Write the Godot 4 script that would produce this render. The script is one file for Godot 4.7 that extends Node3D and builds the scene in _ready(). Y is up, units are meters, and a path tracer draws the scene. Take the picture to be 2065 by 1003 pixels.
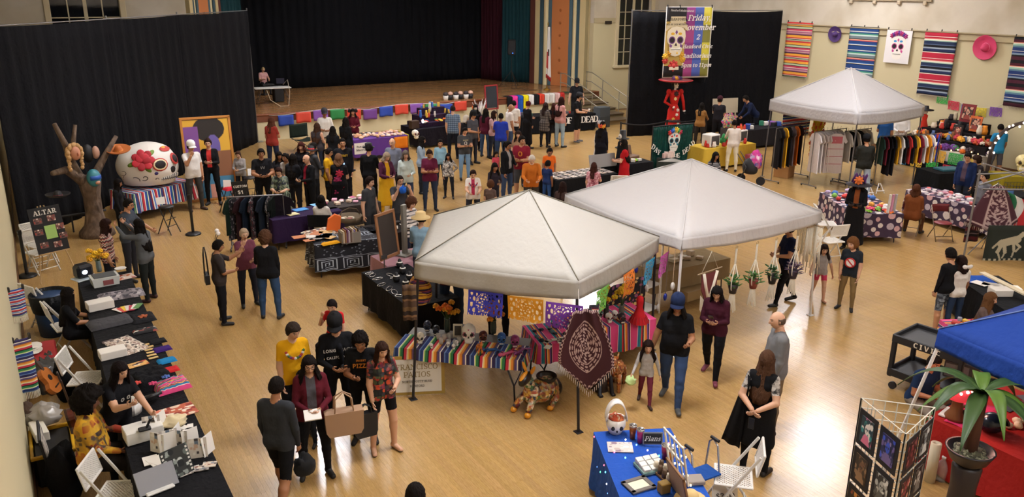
extends Node3D
func _ready()->void:
	var cam:=Camera3D.new()
	cam.name="camera"
	cam.fov=33.8183
	cam.position=V(0,5.9814,0)
	cam.basis=Basis(V(.856278,.008431,.516447),V(.150821,.952210,-.265610),V(-.494006,.305327,.814085))
	cam.near=.05
	cam.far=120.0
	add_child(cam)
	var we:=WorldEnvironment.new()
	var e:=Environment.new()
	e.background_mode=Environment.BG_COLOR
	e.background_color=Color(.004,.005,.008)
	e.tonemap_mode=Environment.TONE_MAPPER_LINEAR
	e.tonemap_exposure=1.07
	e.sdfgi_enabled=true
	e.ssao_enabled=true
	e.ssil_enabled=true
	we.environment=e
	we.name="environment"
	add_child(we)
	for l in [[6.2,-21.0,15.0],[6.2,-8.5,15.0],[6.2,.5,12.0],[19.6,-14.0,15.0],[20.5,-27.0,16.0],[19.6,-1.0,14.0],[13.0,-29.5,13.0],[26.0,-20.5,8.0],[15.0,-37.3,3.0]]:
		ceiling_lamp(V(l[0],7.4,l[1]),l[2])
	textures()
	room()
	stage()
	drapes()
	tents()
	left_side()
	middle()
	front_stalls()
	right_side()
	far_side()
	crowd()
func ceiling_lamp(at: Vector3,energy: float)->void:
	lamp_count+=1
	var t:=thing("ceiling_lamp",ORD[lamp_count-1]+" broad pendant lamp hanging under the ceiling, out of the picture","lamp",at,.0,"ceiling lamps")
	part(t,"housing",bx(S(),V(0,.12,0),V(1.5,.1,1.5),Basis(),.03),mat("c9c2b0",.5))
	part(t,"diffuser",bx(S(),V(0,.03,0),V(1.4,.05,1.4),Basis(),.01),glow("fff0d8",2.5))
	for s in [-1,1]: part(t,"hanger",rod(S(),V(s*.6,.18,0),V(s*.6,1.6,0),.012),mat("555048",.5))
	for up in [false,true]:
		var a:=AreaLight3D.new()
		a.name="lamp_light"
		a.area_size=U(1.4,1.4)
		a.light_color=Color("f1f3ff")
		a.light_energy=energy*(4.0 if up else 2.2)
		a.rotation.x=PI/2 if up else -PI/2
		a.position.y=.22 if up else -.02
		a.shadow_enabled=true
		t.add_child(a,true)
var lamp_count:=0
func noise_tex(freq: float,seed_: int,size: int,ramp: Array,as_normal:=false,strength:=8.0)->NoiseTexture2D:
	var t:=NoiseTexture2D.new()
	var n:=FastNoiseLite.new()
	n.frequency=freq
	n.seed=seed_
	t.noise=n
	t.width=size; t.height=size
	t.seamless=true
	if as_normal:
		t.as_normal_map=true
		t.bump_strength=strength
	elif ramp.size():
		var g:=Gradient.new()
		g.offsets=PackedFloat32Array([.0,1.0])
		g.colors=PackedColorArray([Color(ramp[0]),Color(ramp[1])])
		for i in range(2,ramp.size(),2): g.add_point(ramp[i],Color(ramp[i+1]))
		t.color_ramp=g
	return t
var M:={}
func serape(kind: int)->Array:
	var W:="e9e2d2"; var K:="141318"
	match kind:
		0: return ["c83a3a",3,"e8a33c",4,K,1,"b9c9a2",3,K,1,"c23c58",3,W,1,"a6617e",3,"d9b0a0",1,"7d4468",2,K,1,"e8a33c",4,"c83a3a",2,W,1,K,1,"9fae8c",2]
		1: return [K,1,"1d3f78",6,W,1,"1d3f78",2,"3f8a72",2,"bcd3c8",2,"6d7b80",4,K,1,"d99a84",1.5,"b33b3c",1,"1d3f78",4,"3d6fb0",1,W,1]
		2: return ["b8243c",7,W,.7,"b8243c",2,"d98a78",1,W,1.5,"9fc0a8",1,"22304f",4,"5a6b8a",1,K,3,"9aa7b4",2,"1f2c52",3,K,1,W,1]
		3: return [K,4,"4d1526",3,"d98a72",1,W,1,"9ec5b0",2,"5c7f8f",2,"22386e",4,W,.6,"22386e",2,"7d92a8",2,K,2,"4a1a2c",4]
		4: return ["d6457e",6,W,.7,"3a2a50",2,"7a4a8c",2,"e07a2c",2,"f0b44c",1.5,W,.7,K,1.5,"c93a44",2,"2f8a86",2.5,"2a6fa0",2,W,.7,"d6457e",5]
		5: return ["30264f",3,W,1,"5a4a7c",2,"8c5a30",1,"e08a34",2,"f2d27a",1.2,W,.8,"c03444",2.5,K,1,"2f7a4c",2.4,"a8cf6a",1,W,.7,"28417f",3,"6a86b8",1.2]
		_: return ["2a4a9c",3,W,1.5,"c03040",3,K,1,W,1,"4a7ac0",2,"e6ded0",1.5,"7a2030",2,"2b3d74",3,W,1,"3e8a60",1]
func textures()->void:
	cloth_bump=noise_tex(.012,7,256,[],true,12.0)
	for k in 7:
		var s:=serape(k)
		var all:=[]
		for r in 3: all.append_array(s)
		M["serape%d"%k]=picture(stripes(all,512),.95)
	var wood:=StandardMaterial3D.new()
	wood.vertex_color_use_as_albedo=true
	wood.roughness=.26
	wood.albedo_texture=noise_tex(.02,3,512,["d2ccc4","ffffff"])
	wood.uv1_triplanar=true
	wood.uv1_world_triplanar=true
	wood.uv1_scale=V(9.0,.9,.7)
	wood.roughness_texture=noise_tex(.01,5,256,["a0a0a0","ffffff"])
	M.floor=wood
	var up:=StandardMaterial3D.new()
	up.albedo_texture=noise_tex(.004,11,512,["b8ab94","d2c9b9",.3,"c4baa6",.55,"cec5b4"])
	up.uv1_triplanar=true
	up.uv1_world_triplanar=true
	up.uv1_scale=V(.16,.16,.16)
	up.roughness=.9
	M.plaster=up
	M.cream=mat("c8bd98",.75)
	M.rail=mat("b3a582",.6)
	M.black=cloth("0b0b0f",.95,.5)
	M.tablecloth=cloth("131316",.92,.6)
	M.steel=mat("8f8f90",.35,.9)
	M.white=mat("e8e4dc",.45)
	M.paper=mat("ece8e0",.85)
#- the hall
func room()->void:
	var rng:=RandomNumberGenerator.new()
	rng.seed=4
	var fl:=setting("floor",bx(S(),V(14.25,-.06,-15.2),V(30.3,.11,37.6)),mat("7d5f3a",.8))
	var rest:=S()
	var w:=.0575
	var all:=[]
	var x:=-.48
	while x<28.95:
		var z:=3.4-rng.randf()*1.6
		while z>-33.0:
			var l:=rng.randf_range(.7,2.3)
			var z1:=maxf(z-l,-33.0)
			var tone:=rng.randf_range(.92,1.04)*(.95 if rng.randf()<.12 else 1.0)
			var c:=Color(lit("c29e66").r*tone,lit("c29e66").g*tone*rng.randf_range(.98,1.01),lit("c29e66").b*tone*rng.randf_range(.93,1.03))
			all.append([U(x-4.4,(z+z1)*.5+7.2).length_squared(),x,z,z1,rng.randf_range(-.0003,.0003),c])
			z=z1
		x+=w
	all.sort_custom(func(a,b): return a[0]<b[0])
	var shown:=[]
	for i in all.size():
		var q: Array=all[i]
		if i<300: shown.append([q[1],q[2],q[3],q[4],q[5]])
		else: strip(rest,q[1],q[2],q[3],w,q[4],q[5])
	part(fl,"planks",rest,M.floor).set_meta("kind","stuff")
	for p in shown:
		var st:=S()
		strip(st,p[0],p[1],p[2],w,p[3],p[4])
		part(fl,"plank",st,M.floor)
	var hgt:=9.0
	setting("wall_left",wall_st(V(-.65,2.25,-15.2),V(.3,4.5,37.6)),M.cream)
	setting("wall_left_upper",wall_st(V(-.65,6.75,-15.2),V(.3,4.5,37.6)),M.plaster)
	setting("wall_right",wall_st(V(29.15,2.15,-15.2),V(.3,4.3,37.6)),M.cream)
	setting("wall_right_upper",wall_st(V(29.15,6.65,-15.2),V(.3,4.7,37.6)),M.plaster)
	setting("wall_back",wall_st(V(14.25,4.5,3.55),V(30.3,9.0,.3)),M.plaster)
	setting("ceiling",wall_st(V(14.25,9.1,-15.2),V(30.3,.2,37.6)),mat("e6dfd0",.9))
	var rail:=setting("trim_1",bx(S(),V(28.97,4.42,-15.0),V(.07,.24,37.0),Basis(),.015),M.rail)
	part(rail,"moulding",bx(S(),V(28.93,4.55,-15.0),V(.12,.05,37.0),Basis(),.012),mat("a09272",.6))
	setting("trim_2",bx(S(),V(-.47,4.42,-15.0),V(.07,.24,37.0),Basis(),.015),M.rail)
	setting("baseboard_right",bx(S(),V(28.98,.08,-15.0),V(.03,.16,36.6),Basis(),.006),mat("6b4a2c",.5))
	setting("baseboard_left",bx(S(),V(-.49,.08,-15.0),V(.03,.16,36.6),Basis(),.006),mat("6b4a2c",.5))
	for side in [[-.5,6.0,1.55,3.75],[24.9,29.0,26.45,28.5]]:
		var x0: float=side[0]; var x1: float=side[1]; var w0: float=side[2]; var w1: float=side[3]
		var tagn:="left" if x0<5 else "right"
		var z:=-33.65
		var low:=S()
		bx(low,V((x0+x1)*.5,1.1,z),V(x1-x0,2.2,.3))
		bx(low,V((x0+w0)*.5,3.25,z),V(w0-x0,2.1,.3))
		bx(low,V((x1+w1)*.5,3.25,z),V(x1-w1,2.1,.3))
		setting("wall_stage_"+tagn,low,M.cream)
		var hi:=S()
		bx(hi,V((x0+w0)*.5,6.65,z),V(w0-x0,4.7,.3))
		bx(hi,V((x1+w1)*.5,6.65,z),V(x1-w1,4.7,.3))
		bx(hi,V((w0+w1)*.5,8.2,z),V(w1-w0,1.6,.3))
		setting("wall_stage_%s_upper"%tagn,hi,M.plaster)
		setting("trim_3" if tagn=="left" else "trim_4",bx(bx(S(),V((x0+w0-.24)*.5,4.42,z+.17),V(w0-.24-x0,.24,.07),Basis(),.01),V((x1+w1+.24)*.5,4.42,z+.17),V(x1-w1-.24,.24,.07),Basis(),.01),M.rail)
		var wn:=setting("window_1" if tagn=="left" else "window_2",bx(S(),V((w0+w1)*.5,4.8,z-.13),V(w1-w0,5.2,.02)),mat("07090d",.3))
		var fr:=S()
		for xx in [w0-.1,w1+.1]: bx(fr,V(xx,4.8,z+.17),V(.2,5.3,.1),Basis(),.015)
		bx(fr,V((w0+w1)*.5,2.14,z+.2),V(w1-w0+.6,.12,.2),Basis(),.02)
		part(wn,"window_frame",fr,mat("cdbf9c",.6))
		part(wn,"mullion",bx(S(),V((w0+w1)*.5,4.8,z),V(.12,5.2,.08)),mat("c4b796",.6))
		for i in 4:
			for j in 8:
				var pw:=(w1-w0)/4.0
				part(wn,"pane",bx(S(),V(w0+pw*(i+.5),2.2+.65*(j+.5),z-.03),V(pw-.03,.62,.012)),pane("10141c",.5))
			if i in [1,3]: part(wn,"muntin",bx(S(),V(w0+(w1-w0)*i/4.0,4.8,z),V(.04,5.2,.05)),mat("c4b796",.6))
		for j in range(1,8): part(wn,"muntin",bx(S(),V((w0+w1)*.5,2.2+.65*j,z),V(w1-w0,.04,.05)),mat("c4b796",.6))
	solo("door_sign","small dark sign plate on the wall rail right of the stage","sign",bx(S(),Vector3.ZERO,V(.42,.16,.03),Basis(),.006),mat("2a2018",.5),V(25.75,4.32,-33.44))
	var vent:=thing("wall_vent","long vent strip with brackets high on the serape wall","vent",V(28.95,5.62,-20.4))
	part(vent,"strip",bx(S(),V(0,0,0),V(.08,.1,3.6),Basis(),.01),mat("9a8a70",.6))
	for k in 4: part(vent,"bracket",bx(S(),V(-.02,-.1,-1.6+k*1.05),V(.1,.14,.14),Basis(),.02),mat("b5a48a",.6))
func wall_st(c: Vector3,s: Vector3)->SurfaceTool: return bx(S(),c,s)
func strip(st: SurfaceTool,x: float,z: float,z1: float,w: float,y: float,c: Color)->void:
	st.set_color(c)
	var a:=x+.0004; var b:=x+w-.0004; var n:=z-.0006; var f:=z1+.0006
	sm(st,false)
	quad(st,V(a,y,n),V(b,y,n),V(b,y,f),V(a,y,f))
	quad(st,V(b,y,n),V(b,-.004,n),V(b,-.004,f),V(b,y,f))
	quad(st,V(a,-.004,n),V(a,y,n),V(a,y,f),V(a,-.004,f))
	quad(st,V(a,-.004,n),V(b,-.004,n),V(b,y,n),V(a,y,n))
func curtain(st: SurfaceTool,a: Vector3,b: Vector3,h: float,folds: float,amp: float,seed_: int,sag:=.0)->SurfaceTool:
	var n:=FastNoiseLite.new()
	n.seed=seed_
	n.frequency=.9
	var out:=(b-a).cross(Vector3.UP).normalized()
	var nu:=int(folds*8)
	return sheet(st,nu,10,func(u: float,v: float)->Vector3:
		var y:=h*(1.0-v)
		var w:=sin(u*folds*TAU+n.get_noise_2d(u*20.0,v*.8)*2.0)*amp*(.55+.45*v)+n.get_noise_2d(u*12.0,v*3.0)*amp*.8
		return a.lerp(b,u)+V(0,y-sag*sin(u*PI)*(1.0-v),0)+out*w,.006)
func stage()->void:
	var st:=setting("floor_stage",bx(S(),V(15.2,.52,-37.3),V(19.6,1.04,8.5)),mat("6b4a2a",.7))
	var rng:=RandomNumberGenerator.new()
	rng.seed=9
	var bd:=S()
	var zz:=-41.5
	while zz<-33.1:
		var xx:=5.4
		while xx<25.0:
			var l:=rng.randf_range(1.2,2.8)
			var tone:=rng.randf_range(.85,1.05)
			bd.set_color(Color(lit("b98a5a").r*tone,lit("b98a5a").g*tone,lit("b98a5a").b*tone))
			quad(bd,V(xx,1.055,zz+.088),V(minf(xx+l,25.0)-.002,1.055,zz+.088),V(minf(xx+l,25.0)-.002,1.055,zz),V(xx,1.055,zz))
			xx+=l
		zz+=.09
	part(st,"stage_boards",bd,M.floor).set_meta("kind","stuff")
	part(st,"stage_nosing",bx(S(),V(15.2,1.02,-33.02),V(19.6,.08,.18),Basis(),.03),mat("7b4426",.4))
	part(st,"stage_fascia",bx(S(),V(15.2,.86,-33.0),V(19.6,.24,.08),Basis(),.01),mat("6b3a22",.5))
	part(st,"stage_front",bx(S(),V(15.2,.37,-33.02),V(19.6,.74,.06)),M.cream)
	for side in [[V(25.0,0,-34.2),V(23.9,0,-37.6),1.0],[V(6.15,0,-34.2),V(7.7,0,-36.0),-1.0]]:
		var a: Vector3=side[0]; var b: Vector3=side[1]
		var d:=(b-a).normalized()
		var ln:=(b-a).length()
		var turn:=yaw(atan2(-d.z,d.x))
		var n:=turn.z if turn.z.x*side[2]<0 else -turn.z
		var pil:=setting("trim_5" if side[2]>0 else "trim_6",bx(S(),a.lerp(b,.5)+V(0,4.5,0)-n*.24,V(ln+.2,9.0,.2),turn),mat("c9b98c",.7))
		var cuts:=[[.0,.10,"cbb98a",.10,.0],[.10,.16,"33505c",.05,.0],[.16,.24,"d6c79a",.16,1.0],[.24,.29,"4a6672",.05,.0],[.29,.60,"c47a46",.04,.0],[.60,.66,"4a6672",.05,.0],[.66,.76,"d9cca0",.18,1.0],[.76,.82,"33505c",.05,.0],[.82,.90,"cbb98a",.12,.0],[.90,1.0,"5a2c22",.06,.0]]
		for c in cuts:
			var m: float=(c[0]+c[1])*.5
			var p:=a.lerp(b,m)
			var wd: float=(c[1]-c[0])*ln
			var s:=S()
			if c[4]>0: lathe(s,[U(wd*.5,1.06),U(wd*.5,8.9)],X(Basis(),p),14)
			else: bx(s,p+V(0,4.98,0),V(wd,7.84,c[3]+.2),turn,.01)
			part(pil,"painted_band",s,mat(c[2],.65))
			if c[2]=="c47a46":
				for k in 9:
					var f:=S()
					var face: Vector3=n*((c[3]+.2)*.5+.004)
					for q in 4: ball(f,p+V(0,1.75+k*.62,0)+face+Basis(face.normalized(),q*PI/4)*(turn.x*.0) ,V(.05,.05,.01)*(1.0+.2*q),Basis(face.normalized(),q*.8)*turn,8,4)
					part(pil,"rosette",f,mat("a5612f",.8))
	setting("wall_proscenium",bx(S(),V(15.4,8.4,-34.2),V(19.0,1.2,.4)),M.plaster)
	setting("wall_stage_back",bx(S(),V(15.2,4.5,-41.8),V(24.0,9.0,.2)),mat("1a1a1c",.9))
	setting("wall_stage_wing_left",bx(S(),V(5.3,4.5,-37.8),V(.2,9.0,8.0)),mat("1a1a1c",.9))
	setting("wall_stage_wing_right",bx(S(),V(25.3,4.5,-37.8),V(.2,9.0,8.0)),mat("1a1a1c",.9))
	setting("ceiling_stage",bx(S(),V(15.2,9.1,-37.8),V(24.0,.2,8.0)),mat("1a1a1c",.9))
	solo("stage_curtain","wide black backdrop curtain closing off the stage","curtain",curtain(S(),V(6.2,0,-40.8),V(22.9,0,-40.8),7.9,40.0,.04,1),cloth("0c0d11",.95),V(0,1.06,0))
	solo("wing_curtain","dark maroon wing curtain on stage beside the teal one","curtain",curtain(S(),V(22.55,0,-40.6),V(22.9,0,-38.9),7.9,7.0,.07,2),cloth("32101a",.9),V(0,1.06,0))
	solo("wing_curtain","dark teal wing curtain behind the loudspeaker on stage","curtain",curtain(S(),V(22.75,0,-38.7),V(23.85,0,-37.7),7.9,8.0,.07,3),cloth("17393f",.85),V(0,1.06,0))
	solo("wing_curtain","teal wing curtain just seen above the tall black drapes","curtain",curtain(S(),V(7.75,0,-36.2),V(8.9,0,-37.2),7.9,7.0,.07,5),cloth("17393f",.85),V(0,1.06,0))
	var sr:=thing("stage_stairs","painted wooden steps with steel handrail up to the stage","stairs",V(23.6,0,-33.1),.0)
	var n:=6
	for k in n:
		var h:=1.06*(k+1)/(n+.0)
		part(sr,"step",bx(S(),V(0,h*.5,-.15+(n-1-k)*.62+.31),V(1.5,h,.62),Basis(),.01),mat("9c8a64",.7))
		part(sr,"tread",bx(S(),V(0,h+.015,-.15+(n-1-k)*.62+.33),V(1.54,.03,.68),Basis(),.01),mat("5a4a36",.6))
	for sx in [-.78,.78]:
		var hr:=S()
		for lv in [.95,.5]: tube(hr,[V(sx,1.06+lv,-.15),V(sx,1.06+lv,.3),V(sx,lv,3.75)],.022,6)
		part(sr,"handrail",hr,mat("9a9482",.4,.4))
		for q in [[-.1,1.06],[1.2,.76],[2.5,.35],[3.72,.0]]: part(sr,"rail_post",rod(S(),V(sx,q[1],q[0]),V(sx,q[1]+.95,q[0]),.022),mat("9a9482",.4,.4))
	var sp:=thing("loudspeaker","black loudspeaker on a tripod stand in front of teal curtain","loudspeaker",V(21.9,1.06,-36.3),-.5)
	part(sp,"cabinet",bx(S(),V(0,2.0,0),V(.4,.75,.38),Basis(),.04),mat("0c0c0e",.5))
	part(sp,"grille",bx(S(),V(0,2.0,.195),V(.34,.68,.01)),mat("17171a",.8))
	part(sp,"power_light",ball(S(),V(.05,1.72,.21),V(.022,.022,.012),Basis(),8,6),glow("2a6cff",6.0))
	part(sp,"pole",rod(S(),V(0,.35,0),V(0,1.65,0),.02),mat("111111",.4))
	for k in 3:
		var an:=TAU*k/3+.4
		part(sp,"leg",rod(S(),V(0,.85,0),V(sin(an)*.62,.01,cos(an)*.62),.016),mat("111111",.4))
	solo("floor_cable","black cable lying on the stage below the loudspeaker","cable",tube(S(),[V(0,.012,0),V(-.2,.012,.4),V(.3,.012,.7),V(.0,.012,1.1),V(.6,.012,1.5)],.012),mat("0c0c0c",.6),V(21.8,1.06,-36.1))
	var fg:=thing("flag","furled white and red state flag on a gold-topped pole","flag",V(22.95,1.06,-34.6))
	part(fg,"pole",rod(S(),Vector3.ZERO,V(0,3.1,0),.02),mat("8c6a2c",.35,.6))
	part(fg,"stand",lathe(S(),[U(0,.0),U(.17,0),U(.16,.04),U(.05,.08),U(.03,.18),U(0,.18)]),mat("b08c3c",.3,.9))
	part(fg,"finial",ball(S(),V(0,3.18,0),V(.03,.09,.03)),mat("b08c3c",.3,.9))
	var fim:=Image.create(16,128,false,Image.FORMAT_RGB8)
	fim.fill(Color("e4e0da"))
	fim.fill_rect(Rect2i(0,118,16,10),Color("b2262e"))
	fim.fill_rect(Rect2i(0,62,6,40),Color("b2262e"))
	fim.fill_rect(Rect2i(4,54,6,16),Color("4a3a30"))
	part(fg,"cloth",sheet(S(),16,12,func(u: float,v: float)->Vector3: return V((u-.3)*(.12+.22*v) ,3.05-2.45*v-.25*u*v,.04+.05*sin(u*17.0)),.004),picture(fim,.85))
	var dt:=folding_table(V(9.51,1.800,-35.49)*V(1,0,1)+V(0,1.06,0),-.1,1.5,.6,"white folding table with sound gear on the stage",mat("d9d8d4",.5),.74)
	solo("laptop","open laptop glowing beside the disc jockey on stage","laptop",bx(bx(S(),V(0,.01,0),V(.34,.02,.24)),V(0,.12,.13),V(.34,.23,.015),pit(.3)),mat("39394a",.4),V(10.22,1.810,-36.71),-.3)
	solo("sound_mixer","small dark mixer on the stage table","mixer",bx(S(),V(0,.03,0),V(.5,.06,.3),Basis(),.01),mat("17171a",.5),V(9.52,1.810,-36.21),.0)
	solo("cable","pale cable drooping from the stage table to the boards","cable",tube(S(),[V(.3,.9,0),V(.5,1.1,0),V(.55,.6,.05),V(.45,.02,.1),V(.1,.02,.15),V(-.3,.3,.1),V(-.4,.7,.0)],.013),mat("b9ad98",.6),V(9.50,1.060,-34.85))
	solo("speaker_monitor","dark floor monitor under the stage table","loudspeaker",bx(S(),V(0,.35,0),V(.42,.7,.4),Basis(),.03),mat("0e0e10",.6),V(9.98,1.060,-36.36),.0)
	solo("stool","small round stool under the disc jockey on stage","stool",lathe(S(),[U(0,0),U(.2,0),U(.19,.02),U(.03,.04),U(.03,.44),U(.17,.46),U(.17,.5),U(0,.5)]),mat("2a2a2a",.5),V(10.11,1.06,-39.14))
func drapes()->void:
	var A:=V(-.34,0,-22.16); var B:=V(8.05,0,-32.7)
	var cut:=[.0,.34,.62,1.0]
	for k in 3:
		var a: Vector3=A.lerp(B,cut[k]); var b: Vector3=A.lerp(B,cut[k+1])
		var t:=thing("drape_panel",["tall black drape panel behind the tree, nearest the cream wall","tall black drape panel behind the giant skull","tall black drape panel ending at the stage"][k],"drape",a,.0,"black drapes beside the stage")
		part(t,"fabric",curtain(S(),Vector3.ZERO,b-a,5.02,8.0 if k else 9.0,.03,20+k,.03),M.black)
		part(t,"upright",rod(S(),(b-a)+V(0,0,-.06),(b-a)+V(0,5.12,-.06),.024),M.steel)
		part(t,"crossbar",rod(S(),V(0,5.03,-.03),(b-a)+V(0,5.03,-.03),.018),M.steel)
		part(t,"base_plate",bx(S(),(b-a)+V(0,.01,-.2),V(.45,.015,.45),Basis(),.004),M.steel)
	A=V(21.86,0,-26.8); B=V(28.75,0,-25.2)
	for k in 2:
		var a: Vector3=A.lerp(B,.5*k); var b: Vector3=A.lerp(B,.5*k+.5)
		var t:=thing("drape_panel",["tall black drape panel behind the hanging event banner","tall black drape panel meeting the wall of serapes"][k],"drape",a,.0,"black drapes behind the banner")
		part(t,"fabric",curtain(S(),Vector3.ZERO,b-a,5.08,7.0,.028,40+k,.05),M.black)
		part(t,"upright",rod(S(),V(0,0,-.06),V(0,5.15,-.06),.024),M.steel)
		part(t,"crossbar",rod(S(),V(0,5.1,-.03),(b-a)+V(0,5.1,-.03),.018),M.steel)
	var bn:=thing("event_banner","printed vinyl event banner with a sugar skull clipped to black drape","banner",V(24.15,3.83,-25.98),-.228)
	banner(bn)
func flat_shape(p: Node,called: String,pts: PackedVector2Array,hex: String,at: Vector2,z: float,d:=.004,rough:=.7)->MeshInstance3D:
	return part(p,called,prism(S(),pts,d,X(Basis(),V(at.x,at.y,z))),mat(hex,rough))
func poly(a: Array)->PackedVector2Array:
	var p:=PackedVector2Array()
	for i in range(0,a.size(),2): p.append(U(a[i],a[i+1]))
	return p
func print_skull(p: Node,at: Vector2,k: float,z: float,bone: String,dark: String,petal: String,extra: String)->void:
	var d:=.003
	flat_shape(p,"printed_shape",scaled(poly([-.36,.18,-.33,.36,-.2,.48,0,.52,.2,.48,.33,.36,.36,.18,.33,.0,.25,-.1,.24,-.3,.17,-.44,0,-.49,-.17,-.44,-.24,-.3,-.25,-.1,-.33,.0]),k),bone,at,z,d)
	for s in [-1.0,1.0]:
		flat_shape(p,"printed_shape",scaled(oval(.125,.125),k),petal,at+U(s*.155,.06)*k,z+d,d)
		flat_shape(p,"printed_shape",scaled(oval(.09,.092),k),dark,at+U(s*.155,.06)*k,z+2*d,d)
		flat_shape(p,"printed_shape",scaled(poly([0,.0,.10,-.05,.08,-.14,.0,-.1]),k),petal,at+U(s*.2-.04,-.06)*k,z+d,d)
		flat_shape(p,"printed_shape",scaled(oval(.07,.045,10),k),extra,at+U(s*.14,.27)*k,z+d,d)
	flat_shape(p,"printed_shape",scaled(poly([0,.0,.05,-.10,.015,-.12,0,-.10,-.015,-.12,-.05,-.10]),k),dark,at+U(0,-.02)*k,z+d,d)
	flat_shape(p,"printed_shape",scaled(poly([0,.08,.05,0,0,-.08,-.05,0]),k),petal,at+U(0,.32)*k,z+d,d)
	for i in 7: flat_shape(p,"printed_shape",scaled(poly([-.022,-.045,.022,-.045,.022,.045,-.022,.045]),k),"f2eee4",at+U(-.15+.05*i,-.26+.012*absf(i-3.0))*k,z+2*d,d)
	flat_shape(p,"printed_shape",scaled(poly([-.18,-.008,.18,-.008,.18,.008,-.18,.008]),k),dark,at+U(0,-.255)*k,z+3*d,d)
func scaled(p: PackedVector2Array,k: float)->PackedVector2Array:
	var q:=PackedVector2Array()
	for v in p: q.append(v*k)
	return q
func blossom(st: SurfaceTool,c: Vector3,r: float,turn:=Basis(),n:=8)->SurfaceTool:
	for i in n:
		var b:=turn*Basis(Vector3.BACK,TAU*i/n)
		ball(st,c+b*V(0,r*.6,0),V(r*.3,r*.42,r*.2),b,6,4)
	ball(st,c+turn*V(0,0,r*.12),V(r*.42,r*.42,r*.3),turn,8,5)
	return st
func banner(bn: Node3D)->void:
	var im:=Image.create(256,340,false,Image.FORMAT_RGB8)
	im.fill(Color("16131a"))
	im.fill_rect(Rect2i(0,60,118,220),Color("b99a4a"))
	for i in 3:
		for j in 4:
			im.fill_rect(Rect2i(112+i*48,j*85,48,85),[[Color("8a2f7c"),Color("a0407e")],[Color("3a4f9c"),Color("4c62b4")],[Color("d0c43c"),Color("7f7c34")]][i][j%2])
	im.fill_rect(Rect2i(0,0,256,3),Color("e8e4dc")); im.fill_rect(Rect2i(0,334,256,6),Color("e8e4dc"))
	im.fill_rect(Rect2i(0,0,4,340),Color("e8e4dc")); im.fill_rect(Rect2i(251,0,5,340),Color("e8e4dc"))
	im.fill_rect(Rect2i(4,285,106,48),Color("16131a"))
	var vn:=part(bn,"vinyl",sheet(S(),12,10,func(u: float,v: float)->Vector3: return V((u-.5)*2.15,(.5-v)*2.85,.03*sin(u*6.0)*(1.0-v)*.3),.004),picture(im,.55))
	for q in [-1.0,-.45,1.0]: part(bn,"clip",bx(S(),V(q*1.02,1.44,0),V(.04,.12,.05),rol(.15),.01),mat("1a1a1c",.5))
	for s in 6:
		var an:=-.2+s*.75
		part(vn,"printed_flower",blossom(S(),V(-.60+cos(an)*.42,-.62+sin(an)*.22,.004),.15),mat(["d9a82c","cf9a26","e0b43c","c8901f","dcae34","b5342c"][s],.7))
	part(vn,"printed_rose",blossom(S(),V(-.60,-.92,.01),.24),mat("c03a34",.7))
	flat_shape(vn,"printed_hat",poly([-.5,-.1,.5,-.1,.42,.02,.36,.42,-.36,.42,-.42,.02]),"17141a",U(-.56,.95),.015)
	print_skull(vn,U(-.57,.04),1.2,.05,"e6dcc2","2a1a20","7a4c8c","d9a82c")
	flat_shape(vn,"printed_ribbon",poly([-.36,-.1,.36,-.1,.33,.12,-.33,.12]),"d8c9a4",U(-.52,.92),.03)
	flat_shape(vn,"printed_ribbon",poly([-.52,-.2,-.3,-.04,.0,.02,.3,-.04,.52,-.2,.46,.06,.28,.17,0,.22,-.28,.17,-.46,.06]),"d8c9a4",U(-.55,.65),.03)
	flat_shape(vn,"printed_ribbon",poly([-.22,-.06,.22,-.06,.22,.06,-.22,.06]),"e8dcc4",U(-.6,-1.02),.07)
	var ink:=mat("241a1a",.8); var wh:=mat("f0ece6",.7)
	sign_text(vn,"lettering","HANFORD",.135,ink,X(Basis(),V(-.52,.93,.037)),true,true)
	sign_text(vn,"lettering","DIA DE LOS MUERTOS",.092,ink,X(Basis(),V(-.55,.73,.037)),true,true)
	var lean:=Basis(V(1,0,0),V(.22,1,0),V(0,0,1))
	sign_text(vn,"lettering","Hanford Multicultural",.1,wh,X(lean*rol(-.03),V(-.35,1.27,.02)),true)
	var y:=.98
	for line in [["Friday,",.3],["November",.29],["2",.28],["Hanford Civic",.2],["Auditorium",.23],["5pm to 11pm",.22]]:
		sign_text(vn,"lettering",line[0],line[1],wh,X(lean,V(.48,y,.02)),true,true)
		y-=.38
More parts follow.
